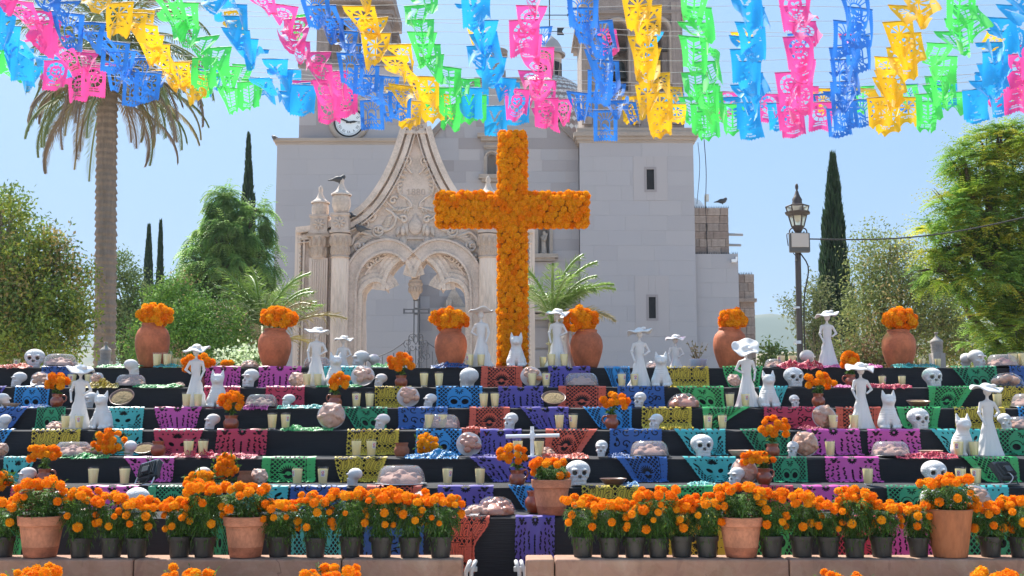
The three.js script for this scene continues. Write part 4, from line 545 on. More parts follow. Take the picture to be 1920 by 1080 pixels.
function cypress(label, px, pyTop, pyBase, w, z, seed, thin = 1, cols = [[0.03, 0.058, 0.028], [0.042, 0.075, 0.034], [0.024, 0.045, 0.024]]) {
  const r = rng(seed), base = P(px, 700, z); base.y = 0; const top = P(px, pyTop, z).y, s = Math.abs(mpp(500, z)), y0 = 0.5, t = thing('cypress', label, 'cypress tree', base), lf = new Leaves(), lean = P(px, pyTop, z).x - base.x, n = Math.round((top - y0) * w * s * 900 * thin);
  for (let i = 0; i < n; i++) { const k = Math.pow(r(), 0.85), y = lerp(y0, top, k), R = w * s * 0.5 * Math.pow(1 - k, 0.92) * (0.45 + 0.95 * sm(0, 0.14, k)) * (0.8 + 0.32 * fbm(y * 2.2 + seed, r() * 0.5, seed)) + 0.03, a = r() * 6.283, q = Math.sqrt(0.35 + 0.65 * r()) * R, ls = 0.06 + 0.38 * (1 - k), d = V(Math.cos(a) * ls, 1, Math.sin(a) * ls).normalize(), c = pick(cols, r), tt = 1.3 + 1.0 * r(); lf.add(V(Math.cos(a) * q + lean * k, y, Math.sin(a) * q), d, rdir(r), 0.24 + 0.14 * r(), 0.06, [c[0] * tt, c[1] * tt, c[2] * tt]); }
  part('trunk', rod(V(0, 0, 0), V(lean * 0.8, top * 0.8, 0), 0.14, 0.03, 8), barkMat, t); part('crown', lf.build(), leafWhite, t); return t;
}
cypress('narrow dark cypress, the fuller of the pair beside the palm trunk', 279, 434, 640, 42, -42, 111);
cypress('narrowest dark cypress, second of the pair beside the palm trunk', 301, 424, 620, 25, -44, 112);
cypress('sparse ragged cypress whose tip rises above the pepper tree', 466, 262, 620, 66, -40, 113, 0.3);
cypress('large dense cypress next to the street lamp', 1562, 306, 690, 112, -27, 114, 0.75);
// palm with a skirt of dead fronds
const frondMat = { green: phys(L(0.22, 0.27, 0.09), 0.6, { transmission: 0.25, thickness: 0 }), dry: phys(L(0.26, 0.19, 0.13), 0.8, { transmission: 0.2, thickness: 0 }), bright: phys(L(0.22, 0.35, 0.075), 0.55, { transmission: 0.5, thickness: 0 }), gold: phys(L(0.34, 0.28, 0.12), 0.6, { transmission: 0.35, thickness: 0 }) };
function frondGeo(len, droop, lift, leafLen, n, r, wid = 0.035, curl = 0.5, fluff = 0) {
  const lf = new Leaves(), pts = []; let p = V(0, 0, 0), a = lift; const st = 22; for (let i = 0; i <= st; i++) { pts.push(p.clone()); p = p.clone().add(V(Math.cos(a), Math.sin(a), 0).multiplyScalar(len / st)); a -= droop / st * (0.4 + 1.2 * i / st); }
  for (let i = 0; i < n; i++) { const k = 0.12 + 0.88 * i / n, f = k * st, j = Math.min(st - 1, Math.floor(f)), q = pts[j].clone().lerp(pts[j + 1], f - j), d = pts[j + 1].clone().sub(pts[j]).normalize(), ll = leafLen * Math.sin(Math.PI * Math.min(0.97, 0.14 + 0.8 * k)) ** 0.7 * (0.85 + 0.3 * r()); for (const s of [1, -1]) { const dd = d.clone().multiplyScalar(0.75).add(V(0, -curl * (0.6 + 0.8 * r()) + (fluff ? fluff * (r() - 0.5) * 2 : 0), s * (0.7 + 0.2 * r()))).normalize(); lf.add(q, dd, V(0, 1, 0), ll, wid, [1, 1, 1]); } }
  const g = lf.build(); g.deleteAttribute('color'); return merge([g, tube(pts.filter((_, i) => i % 2 === 0), 0.022, 16, 5)]);
}
{
  const r = rng(55), z = -25, base = P(198, 700, z); base.y = 0; const top = P(205, 128, z), t = thing('palm_tree', 'tall date palm with grey scaly trunk and hanging dead fronds', 'palm tree', base);
  const lean = top.x - base.x, h = top.y, g = new THREE.CylinderGeometry(0.5, 0.5, h, 40, 260, true);
  displace(g, v => { const k = v.y / h + 0.5, a = Math.atan2(v.z, v.x), R = (0.22 - 0.02 * sm(0, 0.9, k) + 0.05 * sm(0.25, 0, k) + 0.09 * sm(0.93, 1, k)), row = k * 60, off = Math.floor(row) % 2 * 0.5, ca = ((a / 6.2832 + 1) * 11 + off) % 1, fr = row % 1, bump = 0.05 * (1 - fr) * Math.pow(Math.sin(Math.PI * ca), 0.4) + 0.012 * fbm(a * 3, row * 0.8, 2), rad = R + bump; v.set(Math.cos(a) * rad + lean * k + 0.03 * Math.sin(k * 5), v.y + h / 2, Math.sin(a) * rad); });
  part('trunk', g, std(L(0.30, 0.235, 0.19), 0.95, { bumpMap: rep(T.grain, 4, 40), bumpScale: 0.02, map: T.mottled }), t);
  const dryG = [0, 1, 2, 3].map(i => frondGeo(1.9 + 0.3 * i, 1.5, -0.15, 0.3, 36, r, 0.024, 0.3)), grG = [0, 1, 2, 3].map(i => frondGeo(2.7 + 0.3 * i, 1.2 + 0.15 * i, 0.45, 0.36, 50, r, 0.026));
  for (let i = 0; i < 58; i++) { const o = part('dead_frond', dryG[i % 4], i % 5 ? (i % 3 ? frondMat.dry : frondMat.green) : frondMat.gold, t, V(lean + 0.12 * Math.cos(i * 2.4), h - 0.3 + rr(-0.5, 0.7, r), 0.12 * Math.sin(i * 2.4))); o.rotation.set(0, i * 2.399 + rr(-0.2, 0.2, r), rr(-0.45, 0.55, r), 'YXZ'); }
  for (let i = 0; i < 46; i++) { const o = part('frond', grG[i % 4], i % 7 === 0 ? frondMat.dry : frondMat.green, t, V(lean, h + 0.4 + rr(0, 0.5, r), 0)); o.rotation.set(0, i * 2.399, rr(-0.85, 0.85, r), 'YXZ'); }
  part('crown_shaft', displace(new THREE.SphereGeometry(0.42, 20, 16), v => { v.y *= 1.9; v.multiplyScalar(1 + 0.12 * noise(v.x * 9, v.y * 9, v.z * 9)); }).translate(lean, h + 0.1, 0), std(L(0.12, 0.09, 0.065), 0.95), t);
}
// young feathery palms: one beside the portal, one behind the flower cross
function youngPalm(label, px, py, z, n, len, seed, gold, lean, spread = 1) {
  const r = rng(seed), base = P(px, 700, z); base.y = 0; const hub = P(px, py, z).y, t = thing('young_palm', label, 'palm', base), gs = [0, 1, 2].map(i => frondGeo(len * (0.85 + 0.16 * i), 1.25, 1.2, len * 0.24, 44, r, 0.011, 0.1, 0.75));
  part('trunk', [rod(V(0, 0, 0), V(0, hub, 0), 0.09, 0.06, 10), ...[0.2, 0.45, 0.7, 0.9].map(k => tf(new THREE.TorusGeometry(0.088, 0.012, 5, 14), 0, hub * k, 0, Math.PI / 2))], std(L(0.30, 0.28, 0.16), 0.8), t);
  for (let i = 0; i < n; i++) { const o = part('frond', gs[i % 3], i < gold ? frondMat.gold : frondMat.bright, t, V(0, hub, 0)); o.rotation.set(0, i * 2.399 + seed, rr(-0.32, 0.34, r) * spread + (i < gold ? -0.6 : 0), 'YXZ'); if (i < lean) o.rotation.y = rr(-0.5, 0.5, r); }
}
youngPalm('young bright green palm with yellowing fronds beside the portal and second jar', 488, 650, -20, 34, 1.45, 7, 8, 0);
youngPalm('young bright green palm behind the flower cross and the fourth jar', 1036, 606, -17, 20, 1.05, 16, 2, 7, 0.9);
// east side
tree('feathery_tree', 'big feathery-leaved tree with yellowish tips filling the right edge', 'tree', -19, 1925, [[1838, 320, 62, 52], [1800, 300, 30, 24], [1935, 290, 90, 80], [1800, 405, 70, 52, 0.3], [1880, 420, 90, 80], [1752, 455, 50, 50, 0.4], [1735, 520, 40, 40, 0.4], [1950, 450, 80, 120], [1840, 520, 80, 60, 0.4], [1890, 590, 70, 80, 0.3], [1950, 620, 80, 90, 0.6], [1870, 650, 80, 60, 0.6], [1860, 270, 40, 34]], 0.22, { gain: 2.7, clumps: 900, per: 12, spray: true, leaflets: 7, inner: 0.15, spread: 0.34, lift: 0.25, droop: 1.0, len: 0.075, wid: 0.03, cols: [[0.12, 0.185, 0.035], [0.16, 0.20, 0.03], [0.085, 0.15, 0.035], [0.22, 0.21, 0.03]], bare: 1 }, 121);
tree('airy_tree', 'airy grey-green tree with many thin stems behind the sixth jar', 'tree', -23, 1665, [[1650, 470, 46, 36], [1690, 520, 70, 56], [1625, 530, 42, 60], [1660, 590, 86, 62, 0.3], [1750, 570, 60, 66], [1740, 640, 76, 60, 0.3], [1620, 640, 46, 60], [1800, 640, 60, 70]], 0.1, { gain: 2.7, clumps: 620, per: 40, inner: 0.12, spread: 0.4, len: 0.075, wid: 0.034, cols: [[0.105, 0.125, 0.045], [0.14, 0.15, 0.05], [0.085, 0.105, 0.04]], dry: 0.08, dryCol: [0.22, 0.17, 0.08], bare: 4 }, 122, barkPale);
tree('small_tree', 'thin sparse small tree between the lamp post and the big cypress', 'tree', -24, 1530, [[1530, 560, 32, 42], [1512, 610, 30, 40], [1540, 640, 36, 50], [1490, 575, 20, 16]], 0.05, { gain: 2, clumps: 110, per: 26, inner: 0.1, spread: 0.32, len: 0.075, wid: 0.036, cols: [[0.1, 0.12, 0.05], [0.14, 0.15, 0.07]], bare: 2 }, 123, barkPale);
tree('leafy_shrub', 'brownish dry shrub at the foot of the airy tree', 'shrub', -16, 1625, [[1600, 672, 36, 26], [1650, 668, 40, 30], [1700, 672, 40, 26]], 0.04, { clumps: 120, per: 16, inner: 0.2, spread: 0.18, len: 0.07, wid: 0.03, cols: [[0.11, 0.12, 0.035], [0.16, 0.1, 0.05], [0.08, 0.1, 0.03]], bare: 2 }, 124);
tree('leafy_shrub', 'yellow-green bush below the far hill beside the rubble buttress', 'shrub', -40, 1452, [[1448, 672, 22, 26], [1478, 684, 22, 16]], 0.05, { clumps: 70, per: 18, inner: 0.2, spread: 0.35, len: 0.16, wid: 0.08, cols: [[0.1, 0.15, 0.035], [0.14, 0.17, 0.04]] }, 125);
// dry pot plant behind the small catrina
{
  const r = rng(66), p = P(1310, 690, -11.75), t = thing('dry_pot_plant', 'dry straggly plant in a pale blue pot behind the smaller catrina', 'plant', V(p.x, TY[1], -11.75)), lf = new Leaves(), st = [];
  for (let i = 0; i < 9; i++) { const a = V(rr(-0.03, 0.03, r), 0.1, rr(-0.03, 0.03, r)), b = V(rr(-0.2, 0.16, r), rr(0.16, 0.36, r), rr(-0.08, 0.08, r)); st.push(rod(a, b, 0.004, 0.0025, 5)); for (let k = 0; k < 8; k++) { const q = a.clone().lerp(b, 0.4 + 0.6 * r()); lf.add(q, rdir(r), rdir(r), 0.035, 0.018, pick([[0.3, 0.26, 0.14], [0.2, 0.2, 0.09], [0.4, 0.33, 0.2]], r)); } }
  part('stem', st, std(L(0.22, 0.17, 0.1), 0.9), t); part('foliage', lf.build(), leafWhite, t); part('pot', lathe([[0.001, 0], [0.07, 0], [0.09, 0.11], [0.095, 0.12], [0.08, 0.12], [0.07, 0.1], [0.001, 0.1]], 20), std(L(0.45, 0.55, 0.68), 0.5), t);
}
// garden finials, street lamp, cable
for (const [px, top, w, label] of [[199, 641, 22, 'weathered stone garden finial in front of the palm trunk'], [1755, 623, 24, 'weathered stone garden finial between the sixth jar and twin skulls']]) {
  const z = -13.4, p = P(px, top, z), s = Math.abs(mpp(660, z)), t = thing('garden_finial', label, 'stone finial', V(p.x, 0, z)), m = std(L(0.40, 0.36, 0.325), 0.92, { map: T.mottled, bumpMap: rep(T.grain, 4), bumpScale: 0.006 }), R = w * s / 2, h = p.y;
  const u = lathe([[0.001, 0], [0.28, 0], [0.3, -0.06], [0.27, -0.16], [0.16, -0.22], [0.12, -0.3], [0.2, -0.36], [0.22, -0.42], [0.5, -0.62], [0.86, -0.82], [1, -0.92], [1, -1.05], [0.92, -1.1]].reverse().map(q => [q[0] * R, q[1] * R * 1.55]), 24); part('cap', u.translate(0, h, 0), m, t);
  const f = new THREE.CylinderGeometry(R * 0.92, R * 0.86, R * 1.6, 72, 1); displace(f, v => { const a = Math.atan2(v.z, v.x), k = 1 - 0.06 * Math.abs(Math.sin(a * 9)); v.x *= k; v.z *= k; }); part('drum', f.translate(0, h - R * 1.55 * 1.1 - R * 0.8, 0), m, t);
  part('pillar', box(R * 1.9, h - R * 3.3, R * 1.9, 0, (h - R * 3.3) / 2, 0), m, t);
}
{
  const z = -18, p = P(1498, 700, z), t = thing('street_lamp', 'old black street lamp with glass lantern and square floodlight on its post', 'street lamp', V(p.x, 0, z)), m = std(L(0.07, 0.06, 0.058), 0.55, { metalness: 0.3 }), Y = py => P(1497, py, z).y, s = Math.abs(mpp(420, z));
  const lx = P(1496, 420, z).x - p.x, frost = phys(L(0.9, 0.88, 0.78), 0.35, { transmission: 0.85, thickness: 0 });
  part('post', [rod(V(0, 0, 0), V(lx * 0.8, Y(440), 0), 0.056, 0.046, 14), tf(new THREE.CylinderGeometry(0.1, 0.14, 0.5, 14), 0, 0.25, 0)], m, t);
  const lan = part('lantern_roof', [lathe([[24, 348], [23, 352], [16, 352.5], [15, 346], [11, 335], [9, 328], [9.5, 324], [6, 318], [4, 313], [3, 309], [1.5, 307], [3, 303], [3.2, 299], [2, 295], [0.01, 344 - 50]].map(q => [q[0] * s, Y(q[1] + 50)]), 8), lathe([[16.5 * s, Y(406)], [19 * s, Y(402)], [23.5 * s, Y(398.5)], [22 * s, Y(397.5)]], 8)].map(g => g.translate(lx, 0, 0)), m, t);
  const bar = [], n = 6, rT = 21 * s, rB = 11 * s, yT = Y(387), yB = Y(425);
  for (let i = 0; i < n; i++) { const a = (i + 0.25) / n * 6.2832, b = a + 6.2832 / n, q = (A, R, y) => V(lx + R * Math.cos(A), y, R * Math.sin(A)); bar.push(rod(q(a, rT, yT), q(a, rB, yB), 0.012, 0.012, 5), rod(q(a, rT, yT), q(b, rT, yT), 0.013, 0.013, 5), rod(q(a, rB, yB), q(b, rB, yB), 0.013, 0.013, 5)); part('pane', sheet(1, 1, (u, v) => q(lerp(a, b, u), lerp(rT, rB, v) * 0.985 * (1), lerp(yT, yB, v))), frost, t); }
  part('lantern_frame', bar, m, t); part('lantern_base', [tf(new THREE.CylinderGeometry(rB * 1.08, rB * 0.6, 0.09, 12), lx, yB - 0.04, 0), tf(new THREE.CylinderGeometry(0.04, 0.05, 0.12, 10), lx, yB - 0.13, 0)], m, t);
  part('bulb', tf(new THREE.SphereGeometry(0.055, 12, 10), lx, (yT + yB) / 2, 0, 0, 0, 0, 1, 1.8, 1), std(L(0.8, 0.8, 0.75), 0.3), t);
  for (const d of [1, -1]) { const q = []; for (let i = 0; i <= 24; i++) { const k = i / 24, a = -1.2 + k * 7.5, R = 0.075 * (1 - 0.75 * k); q.push(V(lx + d * (0.075 + R * Math.cos(a)), Y(434) + R * Math.sin(a), 0)); } part('bracket_scroll', tube(q, 0.011, 30, 6), m, t); }
  const fx = P(1496, 457, z).x - p.x, fl = part('floodlight', rbox(38 * s, 37 * s, 0.09, 0.02, fx, Y(457), 0.1), std(L(0.08, 0.08, 0.08), 0.5), t); part('floodlight_glass', rbox(32 * s, 26 * s, 0.012, 0.005, fx, Y(453), 0.147), phys(L(0.46, 0.42, 0.385), 0.35, { clearcoat: 0.5 }), fl); part('mounting_arm', [tube([V(fx - 20 * s, Y(462), 0.06), V(fx - 21 * s, Y(440), 0.03), V(fx - 18 * s, Y(438), 0), V(fx + 18 * s, Y(438), 0), V(fx + 20 * s, Y(444), 0.04)], 0.008, 24, 5)], m, fl);
  part('cable', [tube([V(fx + 0.02, Y(476), 0.06), V(fx + 0.14, Y(500), 0.05), V(0.11, Y(560), 0.05), V(0.09, Y(690), 0.05)], 0.012, 24, 5), tube([V(fx - 0.1, Y(476), 0.08), V(fx - 0.02, Y(486), 0.05), V(-0.02, Y(492), 0.05)], 0.007, 12, 5)], mat.iron, t);
  part('band', [tf(new THREE.CylinderGeometry(0.062, 0.062, 0.03, 12), 0, Y(577), 0), tf(new THREE.CylinderGeometry(0.066, 0.066, 0.05, 12), 0, Y(642), 0)], mat.silver, t);
  const a = P(1516, 448, z), b = P(1960, 398, -17), q = []; for (let i = 0; i <= 20; i++) { const k = i / 20, v = a.clone().lerp(b, k); v.y -= 0.16 * Math.sin(Math.PI * k); q.push(v); } solo('overhead_cable', tube(q, 0.012, 40, 5), mat.iron, 'black sagging cable from the street lamp into the feathery tree', 'cable');
}

// ---------- cut-paper patterns (black = cut away) ----------
function cut(w, h, fn, scallop = 10, bottom = 'scallop') {
  const c = document.createElement('canvas'); c.width = w; c.height = h; const x = c.getContext('2d');
  x.fillStyle = '#fff'; x.fillRect(0, 0, w, h); x.fillStyle = '#000'; x.strokeStyle = '#fff'; x.lineCap = 'round'; x.lineJoin = 'round';
  fn(x, w, h);
  x.fillStyle = '#000';                                        // scalloped edge
  const n = Math.round(h / scallop / 2); for (let i = 0; i <= n; i++) for (const X of [0, w]) { x.beginPath(); x.moveTo(X, (i - 0.5) * h / n + 3); x.lineTo(X + (X ? -5 : 5), i * h / n); x.lineTo(X, (i + 0.5) * h / n - 3); x.fill(); }
  if (bottom === 'scallop') { const m = Math.round(w / 26); for (let i = 0; i <= m; i++) { x.beginPath(); x.moveTo((i - 0.5) * w / m, h + 1); x.quadraticCurveTo(i * w / m, h - 30, (i + 0.5) * w / m, h + 1); x.fill(); } }
  if (bottom === 'lobes') { const m = 3; for (let i = 0; i <= m; i++) { x.beginPath(); x.moveTo((i - 0.45) * w / m, h + 1); x.quadraticCurveTo(i * w / m, h - 66, (i + 0.45) * w / m, h + 1); x.fill(); } }
  const t = new THREE.CanvasTexture(c); return t;
}
const el = (x, cx, cy, a, b, r = 0) => { x.beginPath(); x.ellipse(cx, cy, a, b, r, 0, 7); x.fill(); };
function lattice(x, x0, y0, x1, y1, s, k = 0.74) { for (let j = 0; y0 + j * s / 2 <= y1; j++) for (let i = 0; x0 + i * s + (j % 2) * s / 2 <= x1; i++) { const X = x0 + i * s + (j % 2) * s / 2, Y = y0 + j * s / 2, d = s / 2 * k; x.beginPath(); x.moveTo(X, Y - d); x.lineTo(X + d, Y); x.lineTo(X, Y + d); x.lineTo(X - d, Y); x.fill(); } }
function slotText(x, cx, cy, n, h, r) { let X = cx - n * 5.5; for (let i = 0; i < n; i++) { const w = 6 + r() * 4; if (!(i && r() < 0.14)) x.fillRect(X, cy, w, h); x.fillStyle = '#fff'; if (r() < 0.6) x.fillRect(X + w * 0.35, cy + h * (r() < 0.5 ? 0.25 : 0.55), w * 0.4, h * 0.25); x.fillStyle = '#000'; X += w + 2.5; } }
function petals(x, cx, cy, r0, r1, n, a0, a1, w) { for (let i = 0; i < n; i++) { const a = lerp(a0, a1, n > 1 ? i / (n - 1) : 0.5); el(x, cx + Math.cos(a) * (r0 + r1) / 2, cy + Math.sin(a) * (r0 + r1) / 2, (r1 - r0) / 2, w, a); } }
const cuts = {
  skull: cut(320, 288, (x, w, h) => { lattice(x, 22, 34, w - 22, h - 30, 30); x.fillStyle = '#fff'; el(x, w / 2, 120, 86, 84); el(x, w / 2, 190, 56, 52); el(x, 50, 236, 34, 30); el(x, w - 50, 236, 34, 30); x.fillStyle = '#000'; petals(x, w / 2, 62, 8, 32, 7, -0.2, 3.34, 4); el(x, 122, 150, 25, 21, 0.2); el(x, 198, 150, 25, 21, -0.2); x.beginPath(); x.arc(122, 146, 38, 3.4, 6.0); x.lineWidth = 5; x.strokeStyle = '#000'; x.stroke(); x.beginPath(); x.arc(198, 146, 38, 3.4, 6.0); x.stroke(); x.strokeStyle = '#fff'; el(x, 153, 186, 5, 11, 0.3); el(x, 167, 186, 5, 11, -0.3); for (let i = 0; i < 6; i++) x.fillRect(127 + i * 12, 212, 8, 18); el(x, 40, 232, 8, 8); el(x, 60, 232, 8, 8); el(x, w - 40, 232, 8, 8); el(x, w - 60, 232, 8, 8); petals(x, w / 2, 16, 2, 22, 5, 0.4, 2.74, 4); }),
  day: cut(320, 288, (x, w, h) => { lattice(x, 16, 20, w - 16, h - 28, 34, 0.78); x.font = 'italic bold 100px serif'; x.textAlign = 'center'; for (const [s, y] of [['Día de', 118], ['Muertos', 226]]) { const k = Math.min(1, 270 / x.measureText(s).width); x.save(); x.translate(w / 2, y); x.scale(k, 1.08); x.lineWidth = 18; x.strokeStyle = '#fff'; x.strokeText(s, 0, 0); x.lineWidth = 8; x.strokeStyle = '#000'; x.strokeText(s, 0, 0); x.fillStyle = '#fff'; x.fillText(s, 0, 0); x.restore(); } x.fillStyle = '#000'; petals(x, 58, 34, 6, 28, 6, 0, 3.14, 4); petals(x, w - 58, 34, 6, 28, 6, 0, 3.14, 4); petals(x, w / 2, h - 26, 6, 26, 7, 3.14, 6.28, 4); }),
  floral: cut(320, 288, (x, w, h) => { petals(x, w / 2, 48, 7, 30, 12, 0, 5.76, 5); for (let ring = 1; ring < 8; ring++) { const R = 44 + ring * 28, n = 3 + ring * 2; petals(x, w / 2, 40, R, R + 22, n, 0.22 + (ring % 2) * 0.06, 2.92 - (ring % 2) * 0.06, 6.4); for (let i = 0; i < n; i++) { const a = lerp(0.3, 2.84, (i + 0.5) / n); el(x, w / 2 + Math.cos(a) * (R + 24), 40 + Math.sin(a) * (R + 24), 9, 4.4, a + 1.57); } } petals(x, 52, 40, 6, 26, 7, 0, 3.1, 4); petals(x, w - 52, 40, 6, 26, 7, 0, 3.1, 4); x.fillStyle = '#fff'; el(x, 210, 214, 34, 32); el(x, 110, 214, 34, 32); x.fillStyle = '#000'; for (const c of [110, 210]) { el(x, c - 12, 210, 8, 8); el(x, c + 12, 210, 8, 8); el(x, c, 224, 3, 5); for (let i = 0; i < 4; i++) x.fillRect(c - 13 + i * 7, 234, 4, 8); } }),
  lattice: cut(320, 288, (x, w, h) => { lattice(x, 66, 26, w - 66, h - 32, 28); x.fillStyle = '#fff'; x.beginPath(); x.arc(w / 2, 130, 58, 0, 7); x.fill(); x.fillStyle = '#000'; petals(x, w / 2, 150, 18, 62, 11, 3.4, 6.0, 4.5); petals(x, w / 2, 150, 8, 36, 9, 0.3, 2.84, 4); for (const X of [56, w - 56]) x.fillRect(X - 1.5, 20, 3, h - 50); for (let i = 0; i < 6; i++) { for (const X of [34, w - 34]) { el(x, X, 44 + i * 42, 5, 2, 0); } for (const [X, d] of [[60, -1], [w - 60, 1]]) { x.beginPath(); x.moveTo(X, 34 + i * 42); x.lineTo(X + d * 11, 46 + i * 42); x.lineTo(X, 58 + i * 42); x.fill(); } } }),
  swirl: cut(320, 288, (x, w, h) => { const r = rng(9); x.strokeStyle = '#000'; for (let k = 0; k < 15; k++) { const cx = 40 + (k % 5) * 60, cy = 50 + Math.floor(k / 5) * 78, d = k % 2 ? 1 : -1; x.lineWidth = 7; x.beginPath(); for (let i = 0; i < 22; i++) { const a = i * 0.28 * d + k, R = 26 - i * 1.05; x.lineTo(cx + R * Math.cos(a), cy + R * Math.sin(a)); } x.stroke(); } for (let k = 0; k < 46; k++) el(x, 18 + r() * (w - 36), 18 + r() * (h - 54), 8 + r() * 6, 3 + r() * 2, r() * 3.1); lattice(x, 30, h - 60, w - 30, h - 34, 26); }),
  mask: cut(320, 288, (x, w, h) => { lattice(x, 24, 120, w - 24, h - 30, 27); x.fillStyle = '#fff'; el(x, w / 2, 130, 96, 80); x.fillStyle = '#000'; for (let i = 0; i < 7; i++) { el(x, 40 + i * 40, 34, 14, 6, i % 2 ? 0.9 : -0.9); el(x, 60 + i * 34, 62, 6, 6); } el(x, 118, 130, 22, 13, 0.35); el(x, 202, 130, 22, 13, -0.35); el(x, w / 2, 168, 9, 6); petals(x, w / 2, 92, 6, 40, 9, 3.5, 5.92, 4); petals(x, w / 2, 190, 8, 34, 5, 0.4, 2.74, 4); for (const s of [-1, 1]) for (let i = 0; i < 3; i++) el(x, w / 2 + s * 62, 164 + i * 13, 20, 2.6, s * (0.2 + i * 0.12)); el(x, 44, 96, 20, 9, 0.8); el(x, w - 44, 96, 20, 9, -0.8); }),
};
const flagCuts = {
  pink: cut(256, 320, (x, w, h) => { const r = rng(2); el(x, w / 2, 118, 92, 96); x.fillStyle = '#fff'; el(x, w / 2, 112, 60, 60); x.strokeStyle = '#fff'; x.lineWidth = 8; for (let i = 0; i < 10; i++) { const a = i * 0.628; x.beginPath(); x.moveTo(w / 2 + 55 * Math.cos(a), 112 + 55 * Math.sin(a)); x.lineTo(w / 2 + 110 * Math.cos(a), 116 + 110 * Math.sin(a)); x.stroke(); } x.fillStyle = '#000'; el(x, 112, 98, 18, 12, 0.6); el(x, 146, 92, 18, 10, -0.2); el(x, 108, 132, 24, 12, 0.4); el(x, 150, 130, 10, 26, 0.5); slotText(x, w / 2, 222, 11, 15, r); slotText(x, w / 2, 246, 14, 16, r); }, 8),
  cyan: cut(256, 320, (x, w, h) => { const r = rng(3); for (let i = 0; i < 4; i++) { el(x, 168 - i * 20, 66 + i * 28, 30 - i * 3, 9, -0.5); el(x, 70 + i * 8, 60 + i * 24, 20, 7, 0.7); } el(x, 196, 150, 10, 4); el(x, 140, 186, 26, 10, -0.6); el(x, 60, 170, 6, 4); el(x, 196, 128, 3, 6); slotText(x, w / 2, 236, 6, 17, r); slotText(x, w / 2, 262, 10, 17, r); }, 8),
  blue: cut(256, 320, (x, w, h) => { const r = rng(4); x.fillRect(44, 24, w - 88, 230); x.strokeStyle = '#fff'; x.lineWidth = 11; x.beginPath(); x.arc(w / 2, 140, 46, 3.14, 6.28); x.lineTo(w / 2 + 46, 236); x.moveTo(w / 2 - 46, 140); x.lineTo(w / 2 - 46, 236); x.moveTo(44, 206); x.lineTo(w - 44, 206); x.stroke(); x.lineWidth = 9; for (let i = 0; i < 7; i++) { const a = 3.4 + i * 0.41; x.beginPath(); x.moveTo(w / 2 + 40 * Math.cos(a), 136 + 40 * Math.sin(a)); x.quadraticCurveTo(w / 2 + 80 * Math.cos(a + 0.2), 110 + 80 * Math.sin(a + 0.2), w / 2 + 118 * Math.cos(a), 118 + 118 * Math.sin(a)); x.stroke(); } for (let i = 0; i < 5; i++) { x.beginPath(); x.moveTo(w / 2, 190); x.lineTo(62 + i * 34, 262); x.stroke(); } x.fillStyle = '#fff'; el(x, w / 2 - 6, 158, 26, 18, 0.4); el(x, w / 2 + 22, 178, 26, 12, 0.7); x.fillStyle = '#000'; for (let i = 0; i < 4; i++) el(x, 70 + i * 38, 272, 12, 5, 1.2); }, 9),
  yellow: cut(256, 320, (x, w, h) => { const r = rng(6), cx = w / 2, cy = 112; for (let i = 0; i < 8; i++) { const a = 0.39 + i * 0.785; x.beginPath(); x.moveTo(cx + 20 * Math.cos(a), cy + 20 * Math.sin(a)); x.lineTo(cx + 88 * Math.cos(a - 0.27), cy + 80 * Math.sin(a - 0.27)); x.quadraticCurveTo(cx + 80 * Math.cos(a), cy + 72 * Math.sin(a), cx + 88 * Math.cos(a + 0.27), cy + 80 * Math.sin(a + 0.27)); x.fill(); } el(x, 40, 40, 14, 8, 0.7); el(x, w - 40, 40, 14, 8, -0.7); el(x, 40, 184, 16, 7, -0.7); el(x, w - 40, 184, 16, 7, 0.7); slotText(x, cx, 212, 13, 13, r); slotText(x, cx, 232, 8, 13, r); }, 9, 'lobes'),
  green: cut(256, 320, (x, w, h) => { const r = rng(8); for (let i = 0; i < 5; i++) for (const s of [-1, 1]) { x.beginPath(); const Y = 34 + i * 38; x.moveTo(w / 2 + s * 8, Y + 12); x.lineTo(w / 2 + s * 62, Y - 8); x.lineTo(w / 2 + s * 62, Y + 20); x.lineTo(w / 2 + s * 8, Y + 40); x.fill(); } el(x, 40, 100, 6, 10); el(x, w - 40, 100, 6, 10); slotText(x, w / 2, 236, 13, 14, r); slotText(x, w / 2, 256, 14, 15, r); }, 9, 'lobes'),
};
const film = (c, map, tr, rough = 0.45) => phys(c, rough, { transmission: tr, thickness: 0, alphaMap: map, alphaTest: 0.5, specularIntensity: 0.7 });
const flagMats = { pink: film(L(0.90, 0.085, 0.36), flagCuts.pink, 0.55, 0.8), cyan: film(L(0.02, 0.40, 0.84), flagCuts.cyan, 0.55, 0.8), blue: film(L(0.03, 0.21, 0.70), flagCuts.blue, 0.55, 0.8), yellow: film(L(0.90, 0.52, 0.012), flagCuts.yellow, 0.55, 0.8), green: film(L(0.085, 0.74, 0.13), flagCuts.green, 0.55, 0.8) };
const paperCol = { yellow: L(0.62, 0.44, 0.04), red: L(0.70, 0.11, 0.06), crimson: L(0.58, 0.04, 0.09), magenta: L(0.64, 0.09, 0.37), purple: L(0.12, 0.085, 0.36), blue: L(0.035, 0.12, 0.37), navy: L(0.03, 0.095, 0.31), sky: L(0.03, 0.27, 0.60), turquoise: L(0.065, 0.45, 0.44), green: L(0.06, 0.44, 0.12), emerald: L(0.03, 0.29, 0.13) };
const colWord = { yellow: 'yellow', red: 'orange-red', crimson: 'crimson', magenta: 'magenta', purple: 'purple', blue: 'deep blue', navy: 'navy blue', sky: 'sky blue', turquoise: 'turquoise', green: 'bright green', emerald: 'dark green' };
const paperMats = {}; const paperMat = (c, pat) => paperMats[c + pat] ??= film(paperCol[c], cuts[pat], 0.12, 0.42);
